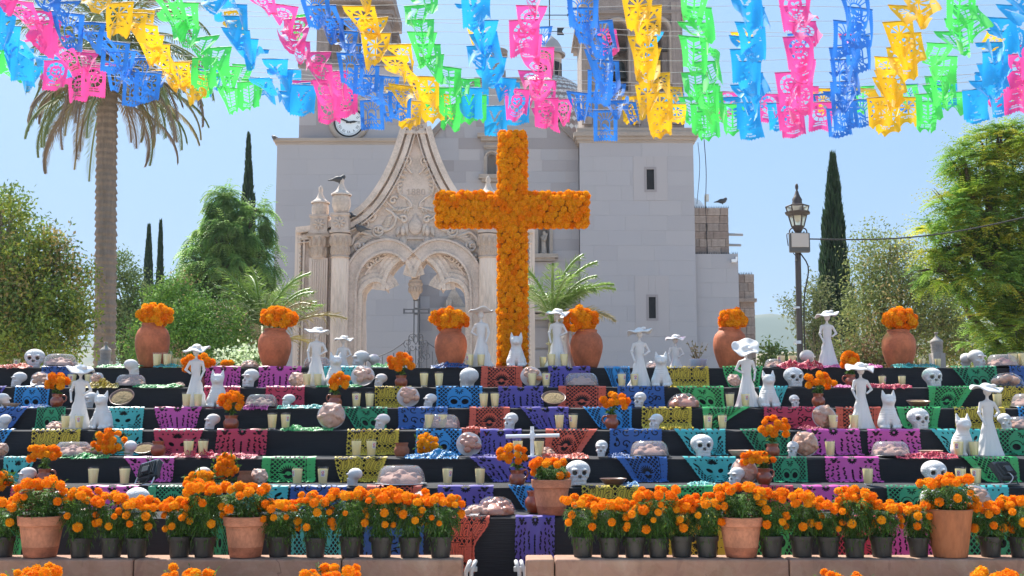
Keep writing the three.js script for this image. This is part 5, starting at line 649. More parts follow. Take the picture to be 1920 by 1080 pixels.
const crumpleCut = cuts.swirl.clone(); crumpleCut.wrapS = crumpleCut.wrapT = THREE.RepeatWrapping; crumpleCut.repeat.set(2, 0.6); crumpleCut.needsUpdate = true;
const crumpleMats = {}; const crumpleMat = c => crumpleMats[c] ??= film(paperCol[c], crumpleCut, 0.35, 0.55);

// ---------- marigold heads ----------
function marigold(seed, flat) {
  const r = rng(seed), lf = new Leaves(); let total = 0;
  [[6, 0.25], [11, 0.6], [15, 0.98], [17, 1.35], [17, 1.72], [14, 2.1]].forEach(([n, th], ring) => { for (let i = 0; i < n; i++) { const a = (i + (ring % 2) * 0.5 + 0.35 * (r() - 0.5)) / n * 6.2832, t = th + 0.16 * (r() - 0.5), N = V(Math.sin(t) * Math.cos(a), Math.cos(t) * flat, Math.sin(t) * Math.sin(a)), tan = V(Math.cos(t) * Math.cos(a), -Math.sin(t), Math.cos(t) * Math.sin(a)), d = N.clone().multiplyScalar(0.75).addScaledVector(tan, 0.55).normalize(); const c = 0.8 + 0.2 * r(); lf.add(N.clone().multiplyScalar(0.52 + 0.06 * r()), d.addScaledVector(rdir(r), 0.28).normalize(), N.clone().addScaledVector(rdir(r), 0.45), 0.42 + 0.16 * r(), 0.40 + 0.12 * r(), [c, c * (0.84 + 0.16 * r()), c]); } });
  const g = lf.build(), core = displace(new THREE.IcosahedronGeometry(0.66, 2), v => { v.y *= flat; v.multiplyScalar(1 + 0.12 * noise(v.x * 7 + seed, v.y * 7, v.z * 7)); }); core.setAttribute('color', new THREE.Float32BufferAttribute(Array.from({ length: core.attributes.position.count * 3 }, (_, i) => [0.95, 0.82, 0.8][i % 3]), 3)); return merge([g, core]);
}
const headGeo = [marigold(1, 0.86), marigold(2, 0.95), marigold(3, 0.78), marigold(4, 0.9)];
function head(parent, p, dir, R, r, mats = marigoldMats, name = 'marigold') { const m = part(name, headGeo[Math.floor(r() * 4)], pick(mats, r), parent, p); m.quaternion.setFromUnitVectors(V(0, 1, 0), dir.clone().normalize()).multiply(Q.setFromAxisAngle(V(0, 1, 0), r() * 6.28)); m.scale.setScalar(R * (0.85 + 0.3 * r())); return m; }
function cluster(parent, n, c, rx, ry, rz, R, r, o = {}) {       // heads packed over the front and top of an ellipsoid
  const pts = []; let tries = 0, gap = R * 1.4; for (const [a, b] of [[0, 0], [0.42, 0.1], [-0.42, -0.05], [0.1, 0.5], [-0.15, -0.5]]) { const q = V(c.x + a * rx, c.y + b * ry, c.z + rz * 0.85); if (pts.some(p => p.distanceTo(q) < R * 1.2)) continue; pts.push(q); head(parent, q, V(a + rr(-0.3, 0.3, r), b + 0.35, 1), R, r, o.mats); }
  while (pts.length < n && tries++ < 3000) { const d = rdir(r); if (r() < 0.75) { const a = r() * 6.283, q = Math.sqrt(r()) * 0.97; d.set(q * Math.cos(a), q * Math.sin(a), Math.sqrt(1 - q * q)); } if (d.y < (o.low ?? -0.35) || d.z < (o.back ?? -0.75)) continue; d.multiplyScalar(0.8 + 0.32 * r()); const q = V(c.x + d.x * rx, c.y + d.y * ry, c.z + d.z * rz); if (pts.some(p => p.distanceTo(q) < gap)) { if (tries % 60 === 0) gap *= 0.93; continue; } pts.push(q); head(parent, q, V(d.x, d.y * 0.8 + (o.up ?? 0.35), d.z), R, r, o.mats); }
}

// ---------- tumblers, jugs, jars ----------
const stickerMat = (() => { const c = document.createElement('canvas'); c.width = 64; c.height = 96; const x = c.getContext('2d'); x.fillStyle = '#d9d4cc'; x.fillRect(0, 0, 64, 96); x.fillStyle = '#c22e33'; x.beginPath(); x.arc(32, 34, 22, 0, 7); x.fill(); x.fillStyle = '#8f95b5'; x.fillRect(8, 60, 48, 26); x.fillStyle = '#e8e2da'; x.fillRect(24, 16, 8, 30); x.fillRect(36, 26, 6, 20); x.fillStyle = '#b33'; x.fillRect(14, 66, 34, 8); const t = new THREE.CanvasTexture(c); t.colorSpace = THREE.SRGBColorSpace; return std(L(1, 1, 1), 0.6, { map: t }); })();
const G = {};
G.glass = lathe([[0.001, 0.004], [0.03, 0.004], [0.0305, 0], [0.032, 0.004], [0.0425, 0.138]], 28);
G.drink = lathe([[0.001, 0.014], [0.0298, 0.014], [0.0392, 0.122], [0.001, 0.1225]], 28);
G.foot = lathe([[0.001, 0.0045], [0.0295, 0.0045], [0.0295, 0.0125], [0.001, 0.0125]], 20);
G.sticker = sheet(6, 2, (u, v) => { const a = (u - 0.5) * 0.75, y = lerp(0.112, 0.066, v), R = 0.0322 + (y / 0.138) * 0.0108; return V(Math.sin(a) * R, y, Math.cos(a) * R); });
function tumbler(pos, sticker, s) { const t = thing('tumbler', null, 'drinking glass', pos); part('drink', G.drink, mat.drink, t); part('glass', G.glass, mat.glass, t); part('glass_foot', G.foot, mat.bowlGlass, t); if (sticker) { const k = part('sticker', G.sticker, stickerMat, t); k.rotation.y = sticker === 2 ? -0.75 : sticker === 3 ? 0.7 : 0.15; } t.scale.setScalar(s); return t; }
mat.bowlGlass = phys(L(0.9, 0.9, 0.86), 0.1, { transmission: 0.6, thickness: 0 });
G.jug = [lathe([[0.001, 0], [0.034, 0], [0.038, 0.006], [0.05, 0.03], [0.054, 0.05], [0.05, 0.07], [0.039, 0.082], [0.037, 0.088], [0.042, 0.108], [0.043, 0.113], [0.04, 0.113], [0.035, 0.09], [0.035, 0.08], [0.001, 0.06]], 32), lathe([[0.001, 0], [0.04, 0], [0.05, 0.012], [0.056, 0.036], [0.054, 0.056], [0.044, 0.072], [0.043, 0.08], [0.049, 0.1], [0.046, 0.1], [0.041, 0.078], [0.001, 0.05]], 32)];
G.handle = tube([V(0.04, 0.1, 0), V(0.062, 0.1, 0), V(0.074, 0.08, 0), V(0.066, 0.055, 0), V(0.05, 0.045, 0)], 0.0065, 18, 8);
const jugLeaf = (() => { const r = rng(31), lf = new Leaves(), st = []; for (let i = 0; i < 9; i++) { const e = V(rr(-0.06, 0.06, r), rr(0.17, 0.25, r), rr(-0.04, 0.05, r)); st.push(rod(V(rr(-0.015, 0.015, r), 0.07, 0), e, 0.0028, 0.002, 5)); for (let k = 0; k < 8; k++) { const q = V(0, 0.09, 0).lerp(e, 0.15 + 0.75 * r()); lf.add(q, rdir(r).add(V(0, 0.1, 0.3)).normalize(), rdir(r), rr(0.025, 0.05, r), 0.016, pick([[0.08, 0.19, 0.03], [0.11, 0.23, 0.04], [0.06, 0.14, 0.03]], r)); } } const g = lf.build(); return { leaf: g, stem: merge(st) }; })();
function jug(pos, opt, seed, s = 1) {                             // opt: { flowers: n, fx, fy, frx, fry, handle: 1 | -1 | 0, v }
  const r = rng(seed), t = thing('clay_jug', null, 'jug', pos); part('body', G.jug[opt.v ?? 0], opt.dull ? mat.jarDull : mat.clayGlaze, t); if (opt.handle) { const h = part('handle', G.handle, mat.clayGlaze, t); h.rotation.y = opt.handle > 0 ? 0.25 : Math.PI - 0.25; }
  t.scale.setScalar(s);
  if (opt.flowers) { part('stem', jugLeaf.stem, mat.stem, t); part('foliage', jugLeaf.leaf, leafWhite, t); cluster(t, opt.flowers, V(opt.fx ?? 0, opt.fy ?? 0.21, 0.01), opt.frx ?? 0.09, opt.fry ?? 0.065, 0.07, opt.hr ?? 0.037, r, { low: -0.55 }); }
  return t;
}
mat.jarDull = std(L(0.30, 0.10, 0.05), 0.75, { map: T.mottled });
G.bigJar = (() => { const g = lathe([[0.001, 0], [0.10, 0], [0.108, 0.008], [0.137, 0.08], [0.158, 0.16], [0.165, 0.22], [0.160, 0.28], [0.143, 0.325], [0.118, 0.352], [0.108, 0.362], [0.106, 0.372], [0.112, 0.384], [0.108, 0.39], [0.096, 0.385], [0.094, 0.365], [0.12, 0.3], [0.001, 0.29]], 56); return displace(g, v => { const n = 0.004 * fbm(v.x * 9, v.y * 9, v.z * 9) + 0.0012 * Math.sin(v.y * 210); v.x *= 1 + n * 4; v.z *= 1 + n * 4; }); })();
G.potTerra = [[[0.001, 0.006], [0.086, 0.006], [0.089, 0], [0.093, 0.003], [0.1035, 0.062]], [[0.1035, 0.062], [0.122, 0.182], [0.123, 0.184], [0.131, 0.186], [0.134, 0.19], [0.139, 0.236], [0.138, 0.242], [0.131, 0.243], [0.124, 0.19], [0.1, 0.06]]].map(p => lathe(p, 48));
G.potPlain = lathe([[0.001, 0.005], [0.085, 0.005], [0.09, 0], [0.096, 0.004], [0.135, 0.268], [0.138, 0.276], [0.132, 0.278], [0.126, 0.268], [0.09, 0.05]], 48);
G.potSmall = lathe([[0.001, 0.004], [0.049, 0.004], [0.051, 0], [0.053, 0.003], [0.0605, 0.088], [0.0665, 0.09], [0.068, 0.113], [0.067, 0.118], [0.063, 0.118], [0.056, 0.05], [0.001, 0.05]], 32);
// foliage of potted marigolds, four variants: feathery leaves on branching stems, radius 1 x height 1
const bush = [0, 1, 2, 3].map(k => {
  const r = rng(400 + k), lf = new Leaves(), st = [];
  for (let i = 0; i < 22; i++) { const a = r() * 6.28, R = 0.25 + 0.75 * Math.sqrt(r()), e = V(Math.cos(a) * R, 0.5 + 0.5 * r(), Math.sin(a) * R), m = V(e.x * 0.35, 0.35, e.z * 0.35); st.push(rod(V(0, 0, 0), m, 0.022, 0.018, 5), rod(m, e, 0.018, 0.01, 5)); }
  for (let i = 0; i < 330; i++) {
    const a = r() * 6.28, y = Math.pow(r(), 0.8), R = (0.32 + 0.72 * sm(0, 0.7, y)) * Math.sqrt(0.15 + 0.85 * r()); let p = V(Math.cos(a) * R * 0.8, 0.02 + y * 0.92, Math.sin(a) * R * 0.8), d = V(Math.cos(a), 0.35 - 0.9 * r(), Math.sin(a)).add(rdir(r).multiplyScalar(0.7)).normalize(); const base = pick([[0.07, 0.155, 0.022], [0.10, 0.20, 0.03], [0.05, 0.115, 0.02], [0.085, 0.15, 0.05]], r), tone = 0.75 + 0.5 * r(), n = 4, len = 0.3 + 0.16 * r(), up = V(0, 1, 0);
    for (let q = 0; q < n; q++) { const sd = d.clone().cross(up).normalize(); for (const s of [1, -1]) lf.add(p, d.clone().multiplyScalar(0.7).addScaledVector(sd, s * 0.8).normalize(), up, 0.16, 0.062, base.map(c => c * tone * 1.5)); p = p.clone().addScaledVector(d, len / n); d.y -= 0.12; d.normalize(); } lf.add(p, d, up, 0.17, 0.065, base.map(c => c * tone * 1.5));
  }
  return { leaf: lf.build(), stem: merge(st) };
});

// ---------- plaster figures: catrinas, cats, skulls ----------
function catrinaBody(v) {
  const B = v === 2 ? 0.62 : 1;                                    // 2: the smaller figure with a short wide skirt
  return sdfMesh((x, y, z) => {
    const y0 = v === 2 ? 0.135 : 0.285, k = clamp(y / y0), a = Math.atan2(z, x), R = lerp(v === 2 ? 0.085 : 0.108, 0.027, Math.pow(k, v === 2 ? 0.6 : 0.72)) + (0.0026 * Math.sin(a * 13 + y * 14) + 0.002 * Math.sin(a * 5 + 1)) * (1 - k) + (v === 2 ? 0 : Math.pow(1 - k, 0.4) * (0.009 + 0.0055 * Math.sin(y * 78)) * Math.exp(-Math.pow((Math.abs(v === 1 ? a : (a < 0 ? a + 6.2832 : a) - 3.1416) ) / 0.2, 2)));
    let d = smax((Math.hypot(x, z * 1.18) - R) * 0.86, smax(y - y0 - 0.01, -y, 0.004), 0.012);
    const s = y0 - 0.285, Y = y - s;
    d = smin(d, ell(x, Y, z, 0, 0.318, 0.002, 0.040, 0.062, 0.033), 0.018);
    d = smin(d, ell(x, Y, z, 0, 0.362, 0.004, 0.05, 0.026, 0.027), 0.016);
    d = smin(d, cap(x, Y, z, [0, 0.37, 0], [0, 0.43, 0.004], 0.0115, 0.0095), 0.012);
    d = smin(d, ell(x, Y, z, 0, 0.45, 0.01, 0.0265, 0.034, 0.03), 0.006);
    for (const q of [-1, 1]) { d = smax(d, -(Math.hypot(x - q * 0.011, Y - 0.456, z - 0.041) - 0.0075), 0.003); }
    d += -0.0022 * Math.exp(-((Y - 0.38) ** 2) / 0.00006) * (z > 0 ? 1 : 0) * Math.max(0, Math.sin(x * 420));
    const q = v === 1 ? -1 : 1;                                     // mirrored pose
    d = smin(d, cap(x, Y, z, [-0.05 * q, 0.366, 0], [-0.07 * q, 0.298, 0.004], 0.0125, 0.0095), 0.008);
    d = smin(d, cap(x, Y, z, [-0.07 * q, 0.298, 0.004], [-0.056 * q, 0.228, 0.04], 0.0095, 0.0075), 0.006);
    d = smin(d, ell(x, Y, z, -0.053 * q, 0.219, 0.043, 0.009, 0.014, 0.008), 0.005);
    d = smin(d, cap(x, Y, z, [0.05 * q, 0.366, 0], [0.083 * q, 0.304, 0.006], 0.0125, 0.0095), 0.008);
    d = smin(d, cap(x, Y, z, [0.083 * q, 0.304, 0.006], [0.034 * q, 0.274, 0.03], 0.0095, 0.008), 0.006);
    d = smin(d, Math.hypot(Math.hypot(x + 0.067 * q, z - 0.006) - 0.009, (Y - 0.305) * 0.8) - 0.006, 0.004);
    return d;
  }, [-0.14, -0.008, -0.12], [0.14, 0.5 * (v === 2 ? 0.70 : 1) + 0.01, 0.12], 0.0048);
}
const hatGeo = [0, 1, 2].map(k => sdfMesh((x, y, z) => { const r = Math.hypot(x, z), a = Math.atan2(z, x), lift = (0.012 * Math.sin(a * 3 + k * 2) + 0.009 * Math.sin(a * 5 + k) + (k === 2 ? 0.012 : -0.012)) * Math.pow(r / 0.11, 2); let d = smax(Math.abs(y - lift) - 0.0058, r - 0.108 - 0.005 * Math.sin(a * 5 + k * 2), 0.006); d = smin(d, smax(ell(x, y, z, 0, 0.004, 0, 0.041, k === 1 ? 0.034 : 0.028, 0.041), -y - 0.006, 0.006), 0.012); d = smin(d, ell(x, y, z, 0.034, 0.02, 0.03, 0.02, 0.012, 0.016), 0.006); return d; }, [-0.13, -0.045, -0.13], [0.13, 0.055, 0.13], 0.0048));
const bodyGeo = [0, 1, 2].map(catrinaBody);
function catrina(pos, v, hat, tiltX, tiltZ, turn, h) {
  const t = thing('catrina_figure', null, 'figurine', pos), top = v === 2 ? 0.326 : 0.476; part('figure', bodyGeo[v], mat.plaster, t); const ht = part('hat', hatGeo[hat], mat.plaster, t, V(0, top, 0)); ht.rotation.set(tiltX, 0, tiltZ); t.scale.setScalar(h / (top + 0.03)); t.rotation.y = turn; return t;
}
const catGeo = sdfMesh((x, y, z) => {
  const X = Math.abs(x); let d = ell(x, y, z, 0, 0.085, -0.015, 0.066, 0.09, 0.075); d = smin(d, cap(x, y, z, [0, 0.1, 0], [0, 0.185, 0.012], 0.058, 0.043), 0.03);
  if (y > 0.045 && y < 0.175) d -= 0.0026 * Math.max(0, Math.sin(y * 330)) * sm(0.045, 0.06, y) * sm(0.175, 0.16, y);
  d = smin(d, ell(X, y, z, 0.052, 0.048, 0.005, 0.036, 0.05, 0.06), 0.02); d = smin(d, ell(X, y, z, 0.06, 0.014, 0.05, 0.022, 0.016, 0.03), 0.015);
  d = smin(d, cap(X, y, z, [0.027, 0.12, 0.045], [0.026, 0.014, 0.066], 0.018, 0.014), 0.012); d = smin(d, ell(X, y, z, 0.026, 0.012, 0.074, 0.018, 0.014, 0.022), 0.01);
  d = smin(d, ell(x, y, z, 0, 0.232, 0.028, 0.054, 0.044, 0.046), 0.02); d = smin(d, ell(x, y, z, 0, 0.216, 0.068, 0.026, 0.018, 0.018), 0.014); d = smin(d, ell(x, y, z, 0, 0.222, 0.085, 0.008, 0.006, 0.006), 0.004);
  d = smin(d, cap(X, y, z, [0.036, 0.256, 0.018], [0.043, 0.306, 0.008], 0.021, 0.005), 0.01); d = smax(d, -cap(X, y, z, [0.037, 0.268, 0.036], [0.042, 0.294, 0.02], 0.008, 0.004), 0.004);
  d = smax(d, -ell(X, y, z, 0.023, 0.242, 0.073, 0.011, 0.006, 0.008), 0.004); d = smin(d, cap(x, y, z, [0.06, 0.02, -0.05], [0.085, 0.03, 0.03], 0.016, 0.012), 0.01); return smax(d, -y, 0.003);
}, [-0.12, -0.008, -0.11], [0.12, 0.325, 0.115], 0.0046);
function skullGeo(big) {
  return sdfMesh((x, y, z) => {
    const X = Math.abs(x); let d = big ? ell(x, y, z, 0, 0.60, -0.04, 0.50, 0.40, 0.47) : ell(x, y, z, 0, 0.66, -0.08, 0.37, 0.34, 0.46);
    d = smin(d, ell(x, y, z, 0, 0.34, 0.12, big ? 0.36 : 0.27, 0.27, 0.32), 0.12);
    d = smin(d, smax(smax(X - (big ? 0.27 : 0.2), Math.abs(y - 0.13) - 0.15, 0.05), Math.abs(z - 0.16) - 0.27, 0.08), 0.07);
    d = smin(d, ell(X, y, z, big ? 0.3 : 0.23, 0.36, 0.24, 0.09, 0.06, 0.11), 0.05);                    // cheek bones
    d = smin(d, ell(X, y, z, 0.17, 0.64, 0.36, 0.13, 0.05, 0.08), 0.05);                              // brow
    const ex = big ? 0.185 : 0.145, ey = big ? 0.5 : 0.51, er = big ? 0.092 : 0.08;
    if (big) d -= 0.022 * Math.exp(-Math.pow((Math.hypot(X - ex, y - ey) - er * 1.5) / 0.03, 2)) * (z > 0.1 ? 1 : 0);
    let e = Math.hypot(X - ex, (y - ey) * 1.05) - er; e = Math.max(e, (big ? 0.12 : 0.27) - z); d = smax(d, -e, 0.03);
    d = smax(d, -Math.max(Math.hypot((X - 0.035) * 1.3, (y - 0.345) * 0.72) - 0.05, 0.2 - z), 0.02);
    if (big) d = smax(d, -(ell(x, y, z, 0, 0.58, -0.02, 0.34, 0.27, 0.36)), 0.02);                            // hollow inside
    if (z > 0.2 && X < 0.24 && y < 0.3) d += 0.02 * Math.exp(-Math.pow((y - 0.155) / 0.016, 2)) + 0.012 * Math.exp(-Math.pow((((X + 0.03) % 0.066) - 0.033) / 0.01, 2)) * sm(0.29, 0.25, y) * sm(0.02, 0.05, y);
    return smax(d, -y, 0.02);
  }, [-0.58, -0.04, -0.62], [0.58, 1.06, 0.52], 0.022);
}
const skulls = [skullGeo(true), skullGeo(false)];
function skull(pos, big, h, turn, tilt = 0) { const t = solo('plaster_skull', skulls[big ? 0 : 1], big ? mat.plasterSkull : mat.plasterB, null, 'skull', pos); t.scale.set(h * (big ? 1.02 : 1), h, h); t.rotation.set(tilt, turn, 0); return t; }
mat.plasterSkull = std(L(0.64, 0.625, 0.615), 0.72, { bumpMap: rep(T.grain, 2), bumpScale: 0.008 });

// ---------- breads ----------
const panGeo = [0, 1, 2].map(k => sdfMesh((x, y, z) => {
  const a = Math.atan2(z, x), r = Math.hypot(x, z); let d = ell(x, y, z, 0, 0.012, 0, 0.108, 0.055, 0.108) + 0.004 * fbm(x * 22 + k * 9, y * 22, z * 22, 3);
  if (k === 2) { d = 1; for (let i = 0; i < 9; i++) { const b = i * 2.4, R = 0.02 + 0.008 * i; d = smin(d, ell(x, y, z, Math.cos(b) * R, 0.03 + 0.004 * (9 - i), Math.sin(b) * R, 0.036, 0.027, 0.03), 0.006); } return smax(d, -y, 0.005); }
  const n = k === 0 ? 4 : 5; for (let i = 0; i < n; i++) { const b = i / n * 6.2832 + 0.4, c = Math.cos(b), s = Math.sin(b); d = smin(d, cap(x, y, z, [c * 0.03, 0.066, s * 0.03], [c * 0.1, 0.036, s * 0.1], 0.014, 0.013), 0.005); d = smin(d, ell(x, y, z, c * 0.068, 0.06, s * 0.068, 0.021, 0.018, 0.021), 0.005); d = smin(d, ell(x, y, z, c * 0.101, 0.032, s * 0.101, 0.021, 0.019, 0.021), 0.005); }
  d = smin(d, ell(x, y, z, 0, 0.075, 0, 0.027, 0.024, 0.027), 0.01); return smax(d, -y, 0.006);
}, [-0.14, -0.01, -0.14], [0.14, 0.115, 0.14], 0.006));
G.lid = (() => { const g = lathe([[0.148, 0], [0.15, 0.004], [0.147, 0.01], [0.142, 0.045], [0.128, 0.082], [0.104, 0.105], [0.09, 0.108], [0.05, 0.110], [0.001, 0.111]], 40); return displace(g, v => { const a = Math.atan2(v.z, v.x), k = 1 + 0.018 * Math.cos(a * 10) * sm(0.01, 0.05, v.y) * sm(0.111, 0.09, v.y); v.x *= k; v.z *= k; }); })();
G.tray = lathe([[0.001, 0.002], [0.14, 0.002], [0.152, 0.009], [0.158, 0.011], [0.158, 0.006], [0.142, 0], [0.001, 0]], 36);
G.plate = lathe([[0.001, 0.006], [0.08, 0.006], [0.115, 0.018], [0.118, 0.016], [0.082, 0.0], [0.001, 0.0]], 36);
G.wrap = (() => { const g = lathe([[0.118, 0.01], [0.117, 0.02], [0.108, 0.05], [0.085, 0.082], [0.05, 0.1], [0.001, 0.104]], 44); return displace(g, v => { v.y += (0.014 * fbm(v.x * 20, v.z * 20, 4, 2) + 0.005 * Math.abs(noise(v.x * 60 + v.z * 20, v.z * 40, 2))) * (v.y > 0.02 ? 1 : 0); }); })();
G.bowl = lathe([[0.001, 0.006], [0.05, 0.006], [0.062, 0.012], [0.098, 0.046], [0.102, 0.052], [0.107, 0.05], [0.07, 0.008], [0.055, 0], [0.001, 0]], 36);
G.seeds = (() => { const g = new THREE.CircleGeometry(0.094, 40); g.rotateX(-Math.PI / 2); const d = new THREE.SphereGeometry(0.092, 40, 16, 0, 6.2832, 0, 1.5708); d.scale(1, 0.16, 1); return displace(d, v => { v.y += 0.0035 * noise(v.x * 190, v.z * 190, 1); v.y += 0.036; }); })();
function cakeDome(pos, w, k, opt = {}) { const t = thing('bread_dome', null, 'bread dome', pos); part('tray', G.tray, opt.silver ? mat.silver : mat.tray, t); const b = part('bread', panGeo[k], [mat.breadSugar, mat.breadPale, mat.bread][opt.m ?? 0], t, V(0, 0.008, 0)); b.scale.set(1.14, 0.88, 1.14); b.rotation.y = opt.turn ?? 0.5; part('lid', G.lid, mat.lid, t, V(0, 0.0095, 0)); t.scale.setScalar(w / 0.3); return t; }
function breadDisc(pos, w, k, m, tilt, turn, roll = 0) { const t = thing('wrapped_bread', null, 'wrapped bread', pos), s = w * 0.9 / 0.236; part('plate', G.plate, mat.silverPlate, t); part('bread', panGeo[k], [mat.breadSugar, mat.breadPale, mat.bread][m], t, V(0, 0.008, 0)); part('plastic_wrap', G.wrap, mat.film, t); t.scale.setScalar(s); t.rotation.set(tilt, turn, roll, 'YXZ'); t.position.y += 0.118 * s * Math.sin(Math.abs(tilt)) - 0.002; return t; }
mat.silverPlate = std(L(0.6, 0.58, 0.58), 0.4, { metalness: 0.3 });
function looseBread(pos, w, k, m, turn) { const t = thing('bread_loaf', null, 'bread', pos); part('bread', panGeo[k], [mat.breadSugar, mat.breadPale, mat.bread][m], t); const f = part('plastic_wrap', G.wrap, mat.film, t, V(0, -0.008, 0)); f.scale.set(1.02, 1, 1.02); t.scale.setScalar(w / 0.236); t.rotation.y = turn; return t; }
function bowl(pos, w, pale, seeds, tilt, turn = 0) { const t = thing('clay_bowl', null, 'bowl', pos), s = w / 0.214; part('bowl', G.bowl, pale ? mat.bowlPale : mat.bowl, t); if (seeds) part('seed_filling', G.seeds, mat.grain, t); t.scale.setScalar(s); t.rotation.set(tilt, turn, 0); if (tilt) t.position.y += 0.1 * s * Math.sin(Math.abs(tilt)) * 0.85; return t; }

// ---------- what stands on the tiers ----------
const depthOf = (y, z) => -z * cp + (y - EYE) * sp;
const spot = (px, y, z) => V((px - 960) / FOC * depthOf(y, z), y, z);
const at = (px, k, dz = 0.12) => spot(px, TY[k] + 0.004, TZ[k] - dz);
const mm = (k, dz = 0.12) => depthOf(TY[k], TZ[k] - dz) / FOC;
const TIER = ['', 'top', 'second', 'third', 'fourth', 'fifth', 'sixth', 'lowest'];
const ORD = ['first', 'second', 'third', 'fourth', 'fifth', 'sixth', 'seventh', 'eighth', 'ninth', 'tenth', 'eleventh', 'twelfth', 'thirteenth', 'fourteenth', 'fifteenth', 'sixteenth', 'seventeenth', 'eighteenth', 'nineteenth', 'twentieth', 'twenty-first', 'twenty-second', 'twenty-third', 'twenty-fourth', 'twenty-fifth', 'twenty-sixth', 'twenty-seventh', 'twenty-eighth', 'twenty-ninth', 'thirtieth'];
const reg = [];
function reg_(o, look, where, px, cat, group) { reg.push({ o, look, where, px }); if (cat) o.userData.category = cat; if (group) o.userData.group = group; return o; }
function labelAll() { const by = {}; for (const q of reg) (by[q.look + '|' + q.where] ??= []).push(q); for (const a of Object.values(by)) { a.sort((p, q) => p.px - q.px); a.forEach((q, i) => { q.o.userData.label = q.look + (a.length > 1 ? ', ' + ORD[i] + ' from the left' : '') + ' ' + q.where; }); } }
const onTier = k => `on the ${TIER[k]} tier`;

// big jars of flowers on the top tier: [px, width px, height px, flowers px centre, px half width, py top, py bottom, count]
[[284, 63, 84, 287, 37, 565, 615, 20, 'rough-rimmed'], [514, 62, 74, 522, 40, 572, 616, 19], [845, 61, 73, 841, 41, 574, 620, 22], [1100, 61, 72, 1089, 39, 571, 625, 19], [1370, 63, 76, 1373, 31, 576, 618, 17], [1687, 62, 72, 1690, 37, 573, 619, 20]].forEach(([px, w, h, fx, fw, y0, y1, n], i) => {
  const r = rng(900 + i), dz = 0.3, p = at(px, 1, dz), s = mm(1, dz), t = thing('flower_jar', ['tall terracotta jar of marigolds in front of the palm and shrub', 'terracotta jar of marigolds beside the young palm and portal edge', 'dark terracotta jar of marigolds in the portal opening', 'terracotta jar of marigolds beside the flower cross, against the right tower', 'terracotta jar of marigolds in front of the rubble buttress', 'bright terracotta jar of marigolds near the cypress and street lamp'][i], 'flower jar', p, 'terracotta flower jars along the top tier');
  const b = part('jar', G.bigJar, mat.jar, t); b.scale.set(w * s / 0.33, h * s / 0.39, w * s / 0.33); b.rotation.y = i * 1.3;
  const c = V((fx - px) * s, h * s + (0.5 * (y0 + y1) < 1 ? 0 : (688 - (i < 2 ? 3 : 0) - h - 0.5 * (y0 + y1)) * s * 1.0), 0.02); c.y = (688 - (y0 + y1) / 2) * s;
  part('stem', Array.from({ length: 12 }, (_, q) => rod(V(0.05 * Math.cos(q * 2.4), h * s - 0.06, 0.05 * Math.sin(q * 2.4)), V(c.x + 0.6 * fw * s * Math.cos(q * 2.4), c.y + 0.02, 0.07 * Math.sin(q * 2.4)), 0.006, 0.004, 5)), mat.stem, t);
  cluster(t, n + 12, c, (fw - 8) * s, (y1 - y0) / 2 * s - 0.035, 0.11, 0.047, r, { low: -0.95, up: 0.15, mats: marigoldMats.concat(marigoldYellow) });
});

// catrinas: [tier, px, height px, body, hat, tiltX, tiltZ, turn, look]
[[4, 147, 121, 0, 0, 0.25, -0.12, 0.1], [3, 365, 118, 1, 1, 0.2, 0.1, -0.1], [2, 592, 113, 0, 0, 0.05, -0.05, 0.05], [1, 643, 58, 2, 1, 0.05, 0, 0.15], [1, 902, 111, 1, 2, -0.12, 0.04, -0.2], [1, 1045, 110, 0, 1, 0.12, -0.03, -0.1], [1, 1060, 104, 1, 0, 0, 0.1, 0.2], [2, 1200, 112, 0, 0, -0.05, 0.1, 0.12], [1, 1267, 60, 2, 1, 0.1, 0.02, -0.1], [3, 1401, 119, 1, 2, 0.75, 0.06, -0.05], [1, 1553, 107, 0, 0, 0.05, 0.14, 0.15], [4, 1617, 124, 0, 1, 0.22, 0, 0.15], [5, 1856, 137, 0, 0, 0.18, -0.08, 0.2]].forEach(([k, px, h, v, hat, tx, tz, turn], i) => {
  const dz = px === 1060 ? 0.42 : v === 2 ? 0.45 : 0.2, t = catrina(at(px, k, dz), v, hat, tx, tz, turn, h * mm(k, dz) + (v === 2 ? 0.02 : 0));
  tag(t, ['white catrina in drooping hat beside the cat, left end of the fourth tier', 'white catrina with marigolds behind her head on the third tier', 'white catrina behind two tumblers near the second jar', 'smaller white catrina behind the cat, near twin skulls on the top tier', 'tall white catrina with upturned brim between dark jar and flower cross', 'white catrina in flat-brimmed hat between flower cross and fourth jar', 'catrina half hidden directly behind the flat-hatted catrina by the fourth jar', 'white catrina with hand on hip beside cat, against the right tower', 'smaller white catrina standing behind the cat, beside the dry plant', 'white catrina whose round hat tilts forward, in front of the fifth jar', 'white catrina against the large cypress on the top tier', 'white catrina with necklace on the fourth tier beside a cat', 'largest white catrina, right end of the fifth tier beside a cat'][i], null, 'white plaster catrina figures');
});
